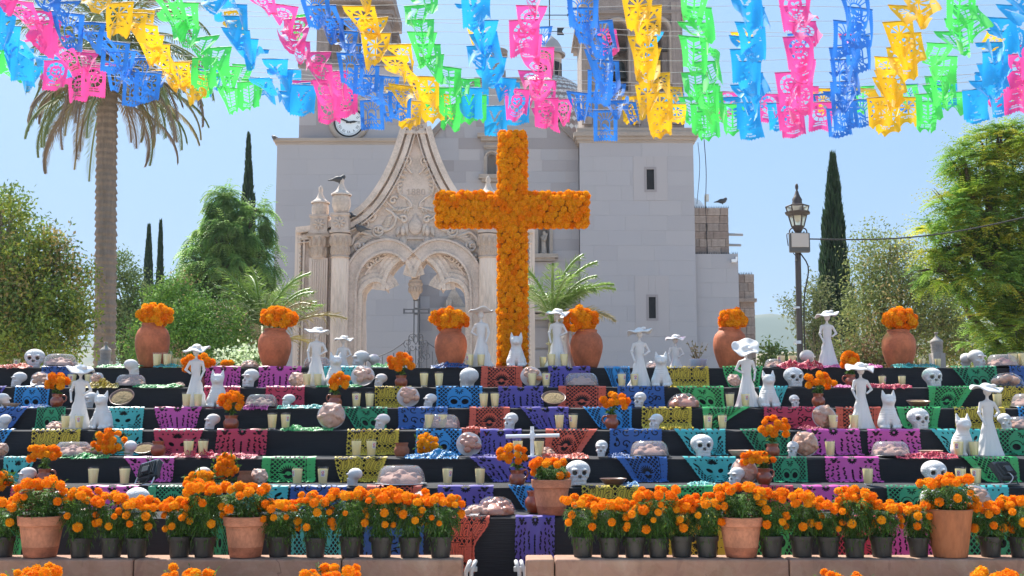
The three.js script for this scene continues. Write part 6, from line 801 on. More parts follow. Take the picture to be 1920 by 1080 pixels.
// cats
[[4, 190, 74, -0.15], [3, 407, 72, 0.05], [2, 628, 67, 0.3], [1, 968, 67, 0.0], [2, 1240, 68, -0.12], [3, 1441, 71, 0.08], [4, 1667, 75, -0.05], [5, 1806, 82, 0.15]].forEach(([k, px, h, turn], i) => {
  const o = solo('cat_figure', catGeo, mat.plaster, ['white plaster cat beside the leftmost catrina on the fourth tier', 'white plaster cat standing next to the catrina with marigolds behind', 'white plaster cat in front of the smaller catrina near the second jar', 'white plaster cat at the foot of the flower cross', 'white plaster cat between catrinas against the right tower wall', 'white plaster cat beside the catrina with tilted round hat', 'white plaster cat in front of bright green paper on fourth tier', 'largest white plaster cat, next to the rightmost catrina on the fifth tier'][i], 'cat figurine', at(px, k, 0.16), 'white plaster seated cats'); o.scale.setScalar(h * mm(k, 0.16) / 0.316); o.rotation.y = turn;
});
// skulls: [tier, px, height px, big, turn, dz]
[[1, 64, 36, 1, 0.25, 0.3], [1, 675, 33, 0, -1.1, 0.3], [1, 702, 27, 0, 2.6, 0.4], [1, 1515, 34, 0, 2.4, 0.3], [1, 1833, 34, 0, 0.5, 0.25], [1, 1812, 29, 0, 2.9, 0.4],
[2, 34, 28, 0, -0.9, 0.12], [2, 469, 34, 0, -0.6, 0.14], [2, 713, 25, 0, -1.2, 0.12], [2, 879, 36, 1, -2.5, 0.14], [2, 1489, 37, 1, 0.15, 0.14], [2, 1749, 36, 1, 0.1, 0.14],
[3, 6, 27, 0, 2.5, 0.2], [3, 168, 30, 0, -0.5, 0.34], [3, 540, 25, 0, -1.2, 0.12], [3, 806, 26, 0, -1.0, 0.12], [3, 1200, 29, 0, -0.55, 0.12], [3, 1490, 24, 0, 0.1, 0.12],
[4, 8, 28, 0, -2.3, 0.12], [4, 397, 29, 0, -1.0, 0.12], [4, 716, 29, 0, -1.1, 0.1], [4, 958, 31, 0, -0.6, 0.1], [4, 1230, 29, 0, -0.9, 0.1], [4, 1723, 40, 1, 0.12, 0.12], [4, 1885, 30, 0, 0.2, 0.12],
[5, 243, 30, 0, -2.4, 0.12], [5, 815, 26, 0, 2.7, 0.34], [5, 1128, 31, 0, -0.2, 0.08], [5, 1317, 42, 1, 0.1, 0.1], [5, 1487, 29, 0, -0.5, 0.08],
[6, 49, 33, 0, -0.9, 0.1], [6, 383, 32, 0, 2.2, 0.22], [6, 664, 32, 0, -2.2, 0.08], [6, 1084, 46, 1, 0.12, 0.1], [6, 1381, 34, 0, -0.9, 0.06], [6, 1753, 46, 1, 0.05, 0.1],
[7, 106, 40, 0, -0.7, 0.3], [7, 258, 47, 1, 2.6, 0.3], [7, 791, 40, 0, 0.6, 0.25], [7, 1750, 44, 1, 0.4, 0.35]].forEach(([k, px, h, big, turn, dz]) => {
  const away = Math.abs(turn) > 2, o = skull(at(px, k, dz), big, h * mm(k, dz), turn); reg_(o, `${big ? 'large' : 'small'} white plaster skull ${away ? 'turned away' : turn < -0.4 ? 'facing sideways' : 'facing forward'}`, onTier(k), px, 'skull', 'white plaster skulls');
});
{ const p = at(246, 2, 0.16), o = skull(p, 0, 29 * mm(2, 0.16), 2.3); o.position.y += 0.116; reg_(o, 'small white plaster skull resting on a bread dome', onTier(2), 246, 'skull', 'white plaster skulls'); }
// tumblers: [tier, px, height px, sticker, dz]
const tumblers = [[1, 31, 20, 1, .5], [1, 294, 27, 0, .08], [1, 313, 27, 0, .08], [1, 326, 21, 0, .4], [1, 340, 21, 0, .42], [1, 881, 26, 2, .08], [1, 902, 26, 0, .07], [1, 1018, 23, 0, .3], [1, 1034, 27, 0, .07], [1, 1058, 27, 0, .07], [1, 1465, 26, 2, .3], [1, 1486, 26, 0, .3], [1, 1730, 20, 0, .4], [1, 1759, 20, 0, .36], [1, 1900, 28, 0, .1], [1, 1919, 29, 0, .1],
  [2, 134, 28, 1, .34], [2, 166, 28, 0, .34], [2, 575, 27, 0, .07], [2, 596, 27, 0, .07], [2, 795, 28, 0, .08], [2, 823, 28, 0, .08], [2, 998, 28, 0, .07], [2, 1024, 28, 1, .07], [2, 1166, 27, 3, .07], [2, 1190, 27, 1, .07], [2, 1655, 24, 3, .3], [2, 1692, 24, 0, .3],
  [3, 349, 28, 0, .06], [3, 371, 28, 0, .06], [3, 668, 29, 1, .08], [3, 693, 29, 0, .08], [3, 907, 29, 0, .08], [3, 928, 29, 0, .08], [3, 1369, 28, 0, .08], [3, 1398, 28, 1, .06], [3, 1871, 29, 0, .3],
  [4, 122, 28, 0, .06], [4, 148, 28, 1, .06], [4, 510, 31, 0, .08], [4, 535, 31, 3, .08], [4, 805, 31, 0, .06], [4, 830, 31, 2, .06], [4, 1049, 30, 0, .08], [4, 1075, 30, 2, .08], [4, 1328, 29, 1, .08], [4, 1355, 29, 3, .08], [4, 1563, 30, 3, .06], [4, 1602, 30, 0, .07],
  [5, 353, 33, 0, .08], [5, 380, 33, 0, .08], [5, 668, 33, 0, .08], [5, 696, 33, 3, .08], [5, 971, 33, 0, .12], [5, 1011, 33, 0, .08], [5, 1557, 32, 0, .08], [5, 1798, 32, 2, .06], [5, 1827, 32, 0, .06],
  [6, 174, 34, 0, .1], [6, 233, 34, 0, .1], [6, 557, 34, 2, .1], [6, 605, 34, 1, .1], [6, 839, 34, 3, .1], [6, 900, 34, 0, .1], [6, 1628, 34, 0, .1], [6, 1802, 34, 2, .1], [6, 1831, 34, 2, .1], [7, 416, 36, 0, .2]];
tumblers.forEach(([k, px, h, st, dz]) => reg_(tumbler(at(px, k, dz), st, h * mm(k, dz) / 0.138), `tumbler of cream drink${st ? ' with red sticker' : ''}`, onTier(k), px, 'drinking glass', 'tumblers of cream-coloured drink'));
// clay jugs: [tier, px, height px, dz, { ... flowers in px }]
[[3, 106, 25, .12, 9, 1, 27, 692, 735, 1], [2, 752, 24, .12, 9, 0, 30, 656, 699, 0], [2, 1596, 23, .14, 8, 0, 22, 654, 697, -1], [3, 628, 26, .12, 9, 9, 23, 695, 735, -1], [3, 1535, 26, .12, 10, 4, 33, 692, 736, 0], [4, 433, 29, .12, 11, 0, 29, 727, 776, 0], [4, 1147, 27, .12, 9, 8, 31, 732, 774, -1], [5, 1449, 27, .12, 10, 4, 37, 778, 828, 0], [6, 82, 30, .1, 11, -2, 35, 830, 877, 1], [6, 970, 31, .1, 11, -12, 35, 830, 880, 1], [6, 1433, 31, .1, 11, -13, 37, 843, 882, 1], [2, 372, 24, .36, 10, -4, 36, 655, 702, 0]].forEach(([k, px, h, dz, n, fo, fw, y0, y1, hd], i) => {
  const s = mm(k, dz), sc = h * s / 0.112, base = [0, 688, 725, 764, 806, 858, 912, 969][k] - 2, o = jug(at(px, k, dz), { flowers: n + 3, fx: fo * s / sc, fy: (base - (y0 + y1) / 2) * s / sc, frx: (fw - 7) * s / sc, fry: Math.max(0.02, (y1 - y0) / 2 * s - 0.026) / sc, hr: 0.0365 * s / 0.0046 / sc * 1.02, handle: hd, v: i % 2 }, 700 + i, sc);
  reg_(o, 'glazed clay jug holding orange marigolds', onTier(k), px, 'jug of flowers', 'clay jugs of marigolds');
});
[[5, 296, 29, .12, 0, 0], [5, 753, 29, .12, 1, 0], [6, 459, 29, .1, 1, 0], [7, 1003, 40, .3, 0, 0]].forEach(([k, px, h, dz, v]) => reg_(jug(at(px, k, dz), { v, dull: v }, 740 + px, h * mm(k, dz) / 0.112), 'empty clay jug without flowers', onTier(k), px, 'jug'));
// loose marigold bouquets lying on the cloth: [tier, px0, px1, y0, y1, n, dz, yellow]
[[5, 170, 238, 803, 855, 15, .12, 0, 'loose bunch of marigolds lying beside the fluted bread dome, fifth tier'], [5, 776, 826, 815, 855, 9, .3, 1, 'loose marigold bouquet with green leaves lying behind the blue crumpled paper'], [6, 345, 408, 880, 926, 15, .05, 1, 'yellow-orange marigold bunch in front of a skull, sixth tier'], [6, 399, 446, 850, 908, 14, .14, 0, 'deep orange marigold bouquet leaning beside the empty clay jug'], [6, -12, 22, 884, 934, 9, .04, 0, 'marigold bunch at the left edge of the sixth tier'], [1, 413, 440, 676, 687, 5, .2, 0, 'few marigold heads lying above the magenta draped paper, top tier'], [6, 1416, 1482, 832, 862, 0, .2, 0, ''], [2, 1619, 1632, 676, 688, 0, .2, 0, '']].forEach(([k, x0, x1, y0, y1, n, dz, ye, label], i) => {
  if (!n) return; const r = rng(820 + i), p = at((x0 + x1) / 2, k, dz), s = mm(k, dz), t = thing('marigold_bunch', label, 'flower bunch', p), lf = new Leaves(), base = [0, 688, 725, 764, 806, 858, 912, 969][k], c = V(0, Math.max(0.03, (base - (y0 + y1) / 2) * s), 0.0);
  for (let q = 0; q < 60; q++) { const d = rdir(r); lf.add(V(c.x + d.x * (x1 - x0) * 0.5 * s, Math.max(0.015, c.y + d.y * (y1 - y0) * 0.45 * s), d.z * 0.06), rdir(r), rdir(r), rr(0.03, 0.05, r), 0.016, pick([[0.08, 0.19, 0.03], [0.11, 0.23, 0.04]], r)); }
  part('foliage', lf.build(), leafWhite, t); part('stem', Array.from({ length: 6 }, () => rod(V(rr(-0.05, 0.05, r), 0.03, 0), V((x1 - x0) * 0.55 * s + rr(0, 0.05, r), rr(0.02, 0.07, r), rr(-0.02, 0.03, r)), 0.003, 0.003, 5)), mat.stem, t);
  cluster(t, n + 4, c, (x1 - x0 - 14) / 2 * s, Math.max(0.012, (y1 - y0) / 2 * s - 0.028), 0.075, 0.034 * s / 0.0042, r, { low: -0.9, mats: ye ? marigoldYellow : marigoldMats });
});
// bread under clear domes, wrapped breads, loaves and bowls
[[1, 113, 62, 1, 0], [1, 594, 54, 0, 0, .4], [1, 1880, 60, 0, 0], [2, 245, 58, 1, 0], [2, 1090, 66, 0, 0], [3, 490, 62, 1, 0], [3, 1930, 66, 0, 0], [4, 828, 70, 0, 0, .16], [4, 1918, 60, 1, 0], [5, 137, 70, 1, 0], [5, 1218, 74, 0, 0], [5, 1670, 72, 1, 0], [6, 752, 92, 0, 0, .14, 1], [1, 401, 32, 1, 0, .4], [1, 1455, 44, 1, 0, .36], [1, 1228, 36, 1, 0, .5], [7, 1791, 84, 2, 0, .3]].forEach(([k, px, w, g, m, dz = .16, si]) => reg_(cakeDome(at(px, k, dz), w * mm(k, dz), g, { m, silver: si, turn: px * 0.7 }), si ? 'sugared bread under clear dome on silver tray' : 'sugared bread under clear plastic dome', onTier(k), px, 'bread dome', 'breads under clear plastic domes'));
[[2, 182, 32, 2, 1, 1.2, -.3, .14, 'striped wrapped bread roll'], [2, 556, 34, 1, 0, 1.2, .2, .3, 'pale wrapped bread disc'], [2, 680, 50, 2, 0, 1.0, 0, .14, 'pinkish wrapped sweet bread'], [2, 996, 46, 2, 1, 1.15, .1, .2, 'pale wrapped bread cake'], [2, 1376, 30, 1, 0, 1.0, .2, .1, 'shiny wrapped bread bun'], [3, 765, 48, 2, 1, 1.1, .1, .14, 'knobbly wrapped bread ball'], [4, 621, 58, 1, 0, 1.25, .1, .14, 'flat wrapped bread disc'], [4, 1545, 52, 0, 1, 1.25, .1, .18, 'round wrapped bread disc'], [5, 879, 53, 2, 2, 1.2, .1, .14, 'round wrapped dark bread'], [5, 1510, 54, 1, 1, 1.25, -.1, .16, 'spiral wrapped shell bread'], [6, 1396, 56, 1, 0, 1.2, 0, .18, 'tilted wrapped bread disc'], [6, 485, 38, 1, 0, .9, .3, .2, 'small wrapped bread plate'], [5, 2, 30, 1, 1, 1.25, .2, .12, 'half-seen wrapped bread'], [2, 75, 40, 2, 1, .75, -.2, .22, 'glossy wrapped bread heap'], [7, 1830, 60, 2, 1, 1.1, 0, .36, 'purplish wrapped bread half hidden by marigolds']].forEach(([k, px, w, g, m, tilt, turn, dz, look]) => reg_(breadDisc(at(px, k, dz), w * mm(k, dz), g, m, tilt, turn), look, onTier(k), px, 'wrapped bread', 'breads wrapped in clear film'));
[[2, 336, 22, 1, 0, .14, 'small white wrapped bread'], [1, 468, 34, 1, 0, .2, 'flat whitish wrapped bread'], [3, 1282, 62, 0, 2, .14, 'long reddish wrapped bread loaf'], [4, 105, 36, 1, 0, .16, 'flat pale bread beside two tumblers'], [5, 170, 54, 2, 1, .34, 'pink wrapped bread behind the fluted dome'], [5, 1022, 40, 1, 1, .3, 'pale bread behind the white pipe cross'], [7, 930, 76, 0, 2, .16, 'large glossy reddish bread in the gap'], [7, 893, 50, 2, 0, .05, 'foil tray of pale sugared bread in the gap'], [2, 1888, 62, 2, 1, .12, 'wrapped assorted bread at the right end']].forEach(([k, px, w, g, m, dz, look]) => { const o = looseBread(at(px, k, dz), w * mm(k, dz), g, m, px * 0.3); if (px === 925) { o.rotation.set(0.55, 0.4, -0.12); o.position.y += 0.07; o.scale.multiplyScalar(1.06); } if (px === 893) part('foil_tray', G.bowl, mat.silverPlate, o, V(0, -0.03, 0)).scale.set(1.1, 0.7, 1.1); reg_(o, look, onTier(k), px, 'bread'); });
[[3, 230, 46, 0, 1, .75, .16, 'clay bowl of seeds tipped forward'], [3, 20, 34, 1, 0, 0, .14, 'pale clay bowl beside a skull'], [3, 1038, 46, 0, 1, .6, .12, 'clay bowl of seeds tipped forward'], [3, 1722, 44, 0, 1, .12, .14, 'dark clay bowl of seeds'], [5, 271, 40, 0, 1, .5, .22, 'dark flat bowl behind the empty jug'], [5, 1390, 50, 1, 0, 0, .12, 'pale brown empty clay bowl'], [5, 1745, 46, 1, 0, 0, .22, 'pale shallow bowl behind crumpled red paper'], [6, 1150, 52, 0, 0, 0, .1, 'brown empty clay bowl']].forEach(([k, px, w, pale, seeds, tilt, dz, look]) => reg_(bowl(at(px, k, dz), w * mm(k, dz), pale, seeds, tilt, 0), look, onTier(k), px, 'bowl'));
// cross of marigolds, cross of pipes
{
  const r = rng(31), z = TZ[1] - 0.42, s = depthOf(TY[1] + 1, z) / FOC, b = spot(961, TY[1], z), t = thing('flower_cross', 'tall orange cross covered in marigold heads in the middle of the top tier', 'flower cross', b), top = spot(961, 1, z), yAt = py => P(960, py, z).y - TY[1], yT = yAt(249), a0 = yAt(424), a1 = yAt(364), hw = 24.5 * s, xl = -142 * s, xr = 141 * s, dp = 0.075;
  part('frame', [box(hw * 1.7, yT - 0.03, dp * 1.6, 0, yT / 2, 0), box(xr - xl - 0.06, (a1 - a0) * 0.8, dp * 1.58, (xl + xr) / 2, (a0 + a1) / 2, 0)], std(L(0.30, 0.09, 0.01), 0.95), t);
  const spots = [], inV = (x, y) => Math.abs(x) < hw && y > 0 && y < yT, inH = (x, y) => x > xl && x < xr && y > a0 && y < a1, inside = (x, y) => inV(x, y) || inH(x, y), st = 0.064;
  for (let j = 0, y = 0.03; y < yT; j++, y += st * 0.87) for (let x = xl - st; x < xr + st; x += st) { const X = x + (j % 2) * st / 2 + rr(-0.012, 0.012, r), Y = y + rr(-0.012, 0.012, r); if (!inside(X, Y)) continue; const e = Math.min(...[[0.03, 0], [-0.03, 0], [0, 0.03], [0, -0.03]].map(q => inside(X + q[0], Y + q[1]) ? 1 : 0)); spots.push([V(X, Y, dp + (e ? 0.012 : -0.012) + rr(-0.018, 0.018, r)), V(rr(-0.6, 0.6, r), rr(-0.6, 0.7, r), 1.1)]); }
  const rim = (x0, y0, x1, y1, nx, ny) => { const n = Math.max(1, Math.round(Math.hypot(x1 - x0, y1 - y0) / 0.062)); for (let i = 0; i < n; i++) for (const zz of [0.03, -0.045]) { const k = (i + 0.5) / n; spots.push([V(lerp(x0, x1, k) - nx * 0.008 + rr(-0.008, 0.008, r), lerp(y0, y1, k) - ny * 0.008, zz), V(nx + rr(-0.3, 0.3, r), ny + rr(-0.2, 0.3, r), zz * 6), 1]); } };
  rim(-hw, 0, -hw, a0, -1, 0); rim(hw, 0, hw, a0, 1, 0); rim(-hw, a1, -hw, yT, -1, 0); rim(hw, a1, hw, yT, 1, 0); rim(-hw, yT, hw, yT, 0, 1); rim(xl, a0, xl, a1, -1, 0); rim(xr, a0, xr, a1, 1, 0); rim(xl, a1, -hw, a1, 0, 1); rim(hw, a1, xr, a1, 0, 1); rim(xl, a0, -hw, a0, 0, -1); rim(hw, a0, xr, a0, 0, -1);
  const crossMats = [marigoldMats[0], marigoldMats[2], marigoldMats[1], ...marigoldYellow, marigoldYellow[0]], vis = spots.filter(q => !q[2] || q[0].z > 0).sort(() => r() - 0.5), extra = vis.slice(300).concat(spots.filter(q => q[2] && q[0].z <= 0));
  vis.slice(0, 300).forEach(([p, d]) => head(t, p, d, 0.043, r, crossMats));
  if (extra.length) { const im = new THREE.InstancedMesh(headGeo[0], marigoldMats[2], extra.length); im.name = 'marigold'; extra.forEach(([p, d], i) => { Q.setFromUnitVectors(V(0, 1, 0), d.clone().normalize()); im.setMatrixAt(i, M4.compose(p, Q, V(0.043, 0.043, 0.043))); }); im.userData.kind = 'stuff'; t.add(im); }
  const q = thing('pipe_cross', 'plain cross of white plastic pipes standing on the fifth tier', 'cross', at(998, 5, 0.02)), ms = mm(5, 0.02); part('upright', [rod(V(0, 0, 0), V(0, 57 * ms, 0), 0.0145, 0.0145, 16), tf(new THREE.CylinderGeometry(0.03, 0.034, 0.012, 16), 0, 0.006, 0)], mat.pvc, q); const cb = part('crossbar', [rod(V(-50 * ms, 0, 0), V(51 * ms, 0, 0), 0.0145, 0.0145, 16), tf(new THREE.CylinderGeometry(0.019, 0.019, 0.05, 16), 0, 0, 0.002)], mat.pvc, q, V(0, 39 * ms, 0.01)); cb.rotation.z = 0.02;
}
// floodlights on the sixth tier
[[278, -0.5, 0.8, 'silver-visored floodlight tilted back on a bracket before the magenta paper'], [1884, 0.5, 0.9, 'black floodlight tilted back with its cable showing, right end of sixth tier']].forEach(([px, turn, tilt, label], i) => {
  const t = thing('floodlight', label, 'floodlight', at(px, 6, 0.1)), m = std(L(0.045, 0.047, 0.05), 0.45, { metalness: 0.3 }), w = 0.155, h = 0.13, b = part('housing', [rbox(w, h, 0.03, 0.006), ...Array.from({ length: 9 }, (_, q) => box(0.004, h * 0.8, 0.022, -w * 0.4 + q * w * 0.1, 0, 0.024)), rbox(0.06, 0.05, 0.03, 0.005, 0, -0.01, 0.03)], m, t, V(0, 0.1, 0)); b.rotation.set(-tilt * 0.75, turn, i ? 0 : 0.32, 'YXZ');
  part('glass', rbox(w * 0.88, h * 0.82, 0.004, 0.002, 0, 0, -0.017), phys(L(0.35, 0.37, 0.4), 0.1, { clearcoat: 1 }), b); part('rim', [box(w, 0.02, 0.045, 0, h / 2, -0.012), box(0.012, h, 0.036, -w / 2, 0, -0.01), box(0.012, h, 0.036, w / 2, 0, -0.01), box(w, 0.012, 0.036, 0, -h / 2, -0.01)], m, b); if (!i) part('visor', box(w * 0.98, 0.004, 0.06, 0, h / 2 + 0.013, -0.02), mat.silver, b);
  const br = part('bracket', [-1, 1].flatMap(s => [rod(V(s * w * 0.52, 0.1, 0), V(s * w * 0.52, 0.008, 0.05), 0.006, 0.006, 6)]).concat(rod(V(-w * 0.52, 0.006, 0.05), V(w * 0.52, 0.006, 0.05), 0.006, 0.006, 6), box(0.16, 0.006, 0.03, 0, 0.003, 0.05)), i ? m : mat.silver, t); br.rotation.y = turn;
  part('cable', tube([V(0, 0.1, 0.04), V(0.03, 0.06, 0.07), V(0.0, 0.02, 0.08), V(-0.08, 0.008, 0.09), V(-0.16, 0.006, 0.06)], 0.0045, 28, 6), i ? std(L(0.5, 0.5, 0.5), 0.5) : mat.iron, t);
});

// cut papers hanging over the step edges: [tier, x0, x1, colour, pattern, fold]
const papers = [
  [1, 80, 140, 'navy', 'swirl', ''], [1, 387, 453, 'magenta', 'floral', 'wave'], [1, 486, 567, 'magenta', 'floral', ''], [1, 608, 672, 'turquoise', 'mask', ''], [1, 902, 980, 'red', 'lattice', ''], [1, 1027, 1107, 'purple', 'floral', 'wave'], [1, 1131, 1180, 'sky', 'skull', 'left'], [1, 1250, 1328, 'yellow', 'day', 'bunch'], [1, 1354, 1430, 'green', 'skull', 'both'], [1, 1780, 1866, 'emerald', 'skull', 'left'], [1, 1890, 1950, 'navy', 'swirl', ''],
  [2, -40, 14, 'purple', 'floral', 'right'], [2, 31, 96, 'sky', 'skull', ''], [2, 500, 573, 'crimson', 'swirl', ''], [2, 384, 452, 'crimson', 'swirl', 'bunch'], [2, 704, 772, 'yellow', 'day', ''], [2, 818, 905, 'sky', 'skull', ''], [2, 934, 1019, 'purple', 'floral', ''], [2, 1046, 1136, 'red', 'lattice', ''], [2, 1157, 1245, 'blue', 'swirl', ''], [2, 1267, 1356, 'green', 'skull', 'left'], [2, 1422, 1477, 'turquoise', 'mask', 'right'], [2, 1738, 1826, 'green', 'lattice', 'right'], [2, 1858, 1945, 'yellow', 'day', 'bunch'],
  [3, -34, 56, 'blue', 'swirl', 'right'], [3, 72, 126, 'emerald', 'skull', ''], [3, 197, 272, 'turquoise', 'mask', ''], [3, 291, 381, 'magenta', 'floral', 'both'], [3, 638, 727, 'emerald', 'skull', 'left'], [3, 747, 840, 'blue', 'swirl', ''], [3, 880, 956, 'red', 'lattice', 'wave'], [3, 974, 1066, 'purple', 'floral', 'left'], [3, 1092, 1184, 'sky', 'skull', 'left'], [3, 1202, 1296, 'yellow', 'day', 'bunch'], [3, 1316, 1408, 'green', 'lattice', 'rightlong'], [3, 1430, 1528, 'crimson', 'swirl', ''], [3, 1565, 1650, 'red', 'lattice', ''], [3, 1679, 1763, 'green', 'lattice', 'both'], [3, 1786, 1882, 'yellow', 'day', ''], [3, 1905, 1990, 'sky', 'skull', ''],
  [4, -60, 28, 'sky', 'skull', 'right'], [4, 63, 154, 'yellow', 'day', ''], [4, 198, 270, 'turquoise', 'mask', ''], [4, 290, 384, 'crimson', 'mask', 'both'], [4, 408, 503, 'crimson', 'floral', ''], [4, 652, 749, 'yellow', 'day', ''], [4, 780, 866, 'sky', 'skull', ''], [4, 900, 978, 'purple', 'floral', ''], [4, 1022, 1120, 'red', 'lattice', 'right'], [4, 1142, 1240, 'blue', 'swirl', ''], [4, 1262, 1359, 'turquoise', 'mask', 'left'], [4, 1386, 1480, 'emerald', 'skull', 'left'], [4, 1510, 1611, 'magenta', 'floral', ''], [4, 1624, 1723, 'magenta', 'floral', ''], [4, 1742, 1836, 'turquoise', 'mask', 'left'], [4, 1866, 1960, 'emerald', 'skull', ''],
  [5, 10, 72, 'turquoise', 'mask', 'right'], [5, 233, 329, 'magenta', 'floral', 'left'], [5, 493, 594, 'green', 'lattice', ''], [5, 628, 727, 'yellow', 'day', 'both'], [5, 880, 1006, 'purple', 'floral', 'left'], [5, 1153, 1250, 'blue', 'lattice', 'left'], [5, 1279, 1379, 'turquoise', 'mask', 'left'], [5, 1446, 1511, 'emerald', 'skull', ''], [5, 1545, 1646, 'magenta', 'floral', ''], [5, 1802, 1906, 'green', 'lattice', 'left'],
  [6, 24, 126, 'crimson', 'swirl', ''], [6, 164, 262, 'magenta', 'floral', ''], [6, 280, 372, 'emerald', 'lattice', ''], [6, 408, 542, 'turquoise', 'mask', ''], [6, 546, 652, 'navy', 'swirl', ''], [6, 688, 792, 'red', 'lattice', ''], [6, 821, 926, 'purple', 'floral', ''], [6, 952, 1042, 'sky', 'skull', 'left'], [6, 1090, 1197, 'yellow', 'day', ''], [6, 1228, 1336, 'green', 'lattice', ''], [6, 1396, 1486, 'crimson', 'swirl', ''], [6, 1502, 1590, 'magenta', 'floral', ''], [6, 1660, 1752, 'emerald', 'skull', ''], [6, 1780, 1888, 'turquoise', 'mask', ''],
  [7, 8, 58, 'green', 'lattice', 'right'], [7, 386, 432, 'emerald', 'skull', 'left'], [7, 548, 642, 'turquoise', 'mask', ''], [7, 684, 796, 'blue', 'swirl', ''], [7, 838, 918, 'red', 'day', 'fold'], [7, 966, 1040, 'purple', 'floral', 'wave'], [7, 1252, 1362, 'yellow', 'lattice', ''], [7, 1410, 1496, 'green', 'skull', ''], [7, 1558, 1654, 'crimson', 'mask', ''], [7, 1662, 1750, 'magenta', 'floral', ''], [7, 1808, 1912, 'emerald', 'skull', '']];
const patWord = { skull: 'skull', day: 'lettered', floral: 'petal', lattice: 'lattice', swirl: 'swirl', mask: 'mask' };
papers.forEach(([k, a, b, c, pat, fold], i) => {
  const y = TY[k] + 0.005, z = TZ[k], x0 = spot(a, y, z).x, x1 = spot(b, y, z).x, cx = (x0 + x1) / 2, w = x1 - x0, H = k < 7 ? TY[k] - TY[k + 1] : 0.42, len = k < 7 ? H + 0.10 : 0.36, r = rng(3000 + i), ph = r() * 9, amp = fold === 'wave' ? 0.018 : 0.008, lap = 0.028 + 0.02 * r();
  const g = sheet(26, 26, (u, v) => {
    const s = v * (len + lap), d = s - lap, t = clamp(d / H); let l = 0, rt = 1;
    if (fold === 'left' || fold === 'both') l = (fold === 'both' ? 0.14 : 0.36) * Math.pow(t, fold === 'both' ? 1.4 : 0.9); if (fold === 'right' || fold === 'both') rt = 1 - (fold === 'both' ? 0.14 : 0.34) * Math.pow(t, 0.9); if (fold === 'rightlong') rt = 1 - 0.75 * Math.pow(t, 0.8);
    if (fold === 'fold') { if (u > 0.62) rt = 1 - 0.34 * sm(0.05, 0.5, t) * (1); }
    const U = lerp(l, rt, u), tight = 1 - (rt - l), x = x0 - cx + w * U + 0.004 * Math.sin(v * 7 + ph) * (0.3 + t), wav = amp * Math.sin(u * (8 + 3 * Math.sin(ph)) + ph + v * 2) * (0.2 + t) + tight * 0.014 * Math.sin(u * 26 + v * 3) * (1) + 0.006 * fbm(x * 14, v * 5, i);
    if (d < 0) return V(x, 0.004 + 0.002 * Math.sin(u * 18 + ph), d + 0.012);
    const bottom = fold === 'bunch' ? 0.05 : 0.014;
    if (d < H - bottom || k === 7) return V(x, -Math.min(d, k === 7 ? 9 : H), 0.028 + wav + 0.010 * t);
    const e = d - (H - bottom); return V(x, -(H - bottom) - bottom * (1 - Math.exp(-e * 26)) + (fold === 'bunch' ? 0.016 : 0.006) * Math.sin(e * 150 + u * 19 + ph) * (1 - Math.exp(-e * 20)) + 0.004, 0.038 + e * 0.8 + wav);
  });
  const o = solo('cut_paper', g, paperMat(c, pat), null, 'cut paper', V(cx, y, z), 'cut papers hanging from the altar steps');
  reg_(o, `${colWord[c]} cut paper with ${patWord[pat]} cut-outs`, `hanging below the ${TIER[k]} tier`, a);
});
// papers lying crumpled on the treads: [tier, x0, x1, colour, height px, hang px]
[[1, -10, 56, 'red', 9, 5], [1, 185, 266, 'green', 6, 3], [1, 290, 336, 'turquoise', 6, 3], [1, 697, 738, 'green', 6, 2], [1, 808, 878, 'blue', 9, 4], [1, 1458, 1542, 'crimson', 17, 7], [1, 1540, 1652, 'magenta', 7, 3], [1, 1673, 1758, 'turquoise', 9, 3], [2, 163, 226, 'yellow', 19, 4], [2, 253, 341, 'green', 7, 3], [2, 595, 680, 'green', 6, 2], [2, 1623, 1706, 'crimson', 9, 5], [2, 1560, 1592, 'magenta', 6, 3], [3, 52, 92, 'sky', 11, 2], [3, 522, 612, 'turquoise', 7, 3], [3, 460, 504, 'magenta', 11, 6], [4, 528, 626, 'green', 10, 4], [4, 1500, 1540, 'crimson', 11, 2], [4, 865, 912, 'red', 8, 12], [5, 116, 208, 'green', 11, 4], [5, 322, 402, 'crimson', 20, 1], [5, 374, 482, 'crimson', 8, 4], [5, 760, 860, 'sky', 14, 4], [5, 1016, 1102, 'red', 9, 4], [5, 1676, 1792, 'crimson', 16, 4], [5, 886, 930, 'purple', 6, 5], [5, 1140, 1180, 'blue', 16, 2], [6, 1168, 1196, 'sky', 8, 2], [6, 1290, 1345, 'turquoise', 8, 2]].forEach(([k, a, b, c, h, hang], i) => {
  const dz = 0.05, s = mm(k, dz), p = at((a + b) / 2, k, dz), w = (b - a) * s, H = h * s, hg = hang * s, sd = i * 7.3;
  const g = sheet(70, 14, (u, v) => { const env = Math.pow(Math.sin(Math.PI * clamp(u * 0.96 + 0.02)), 0.5) * (0.6 + 0.4 * noise(u * 5 + sd, 1)), ridge = Math.pow(Math.sin(Math.PI * Math.min(1, v * 1.25)), 0.8); let y = H * env * ridge * (0.75 + 0.5 * noise(u * 16 + sd, v * 5)) + 0.012 * Math.abs(noise(u * 44 + sd, v * 12)) * (v < 0.8 ? 1 : 0.5); const z = lerp(-0.08, 0.078, v) + 0.016 * noise(u * 22 + sd, v * 6, 3); if (v > 0.78) y = lerp(y, -hg * (0.5 + 0.8 * Math.abs(noise(u * 11 + sd, 7))), sm(0.78, 1, v)); return V((u - 0.5) * w + 0.008 * noise(v * 9 + sd, u * 20), y + 0.002, z); });
  const o = solo('crumpled_paper', g, crumpleMat(c), null, 'crumpled paper', p, 'crumpled papers lying on the altar steps'); reg_(o, `crumpled ${colWord[c]} paper strip`, `lying ${onTier(k)}`, a);
});

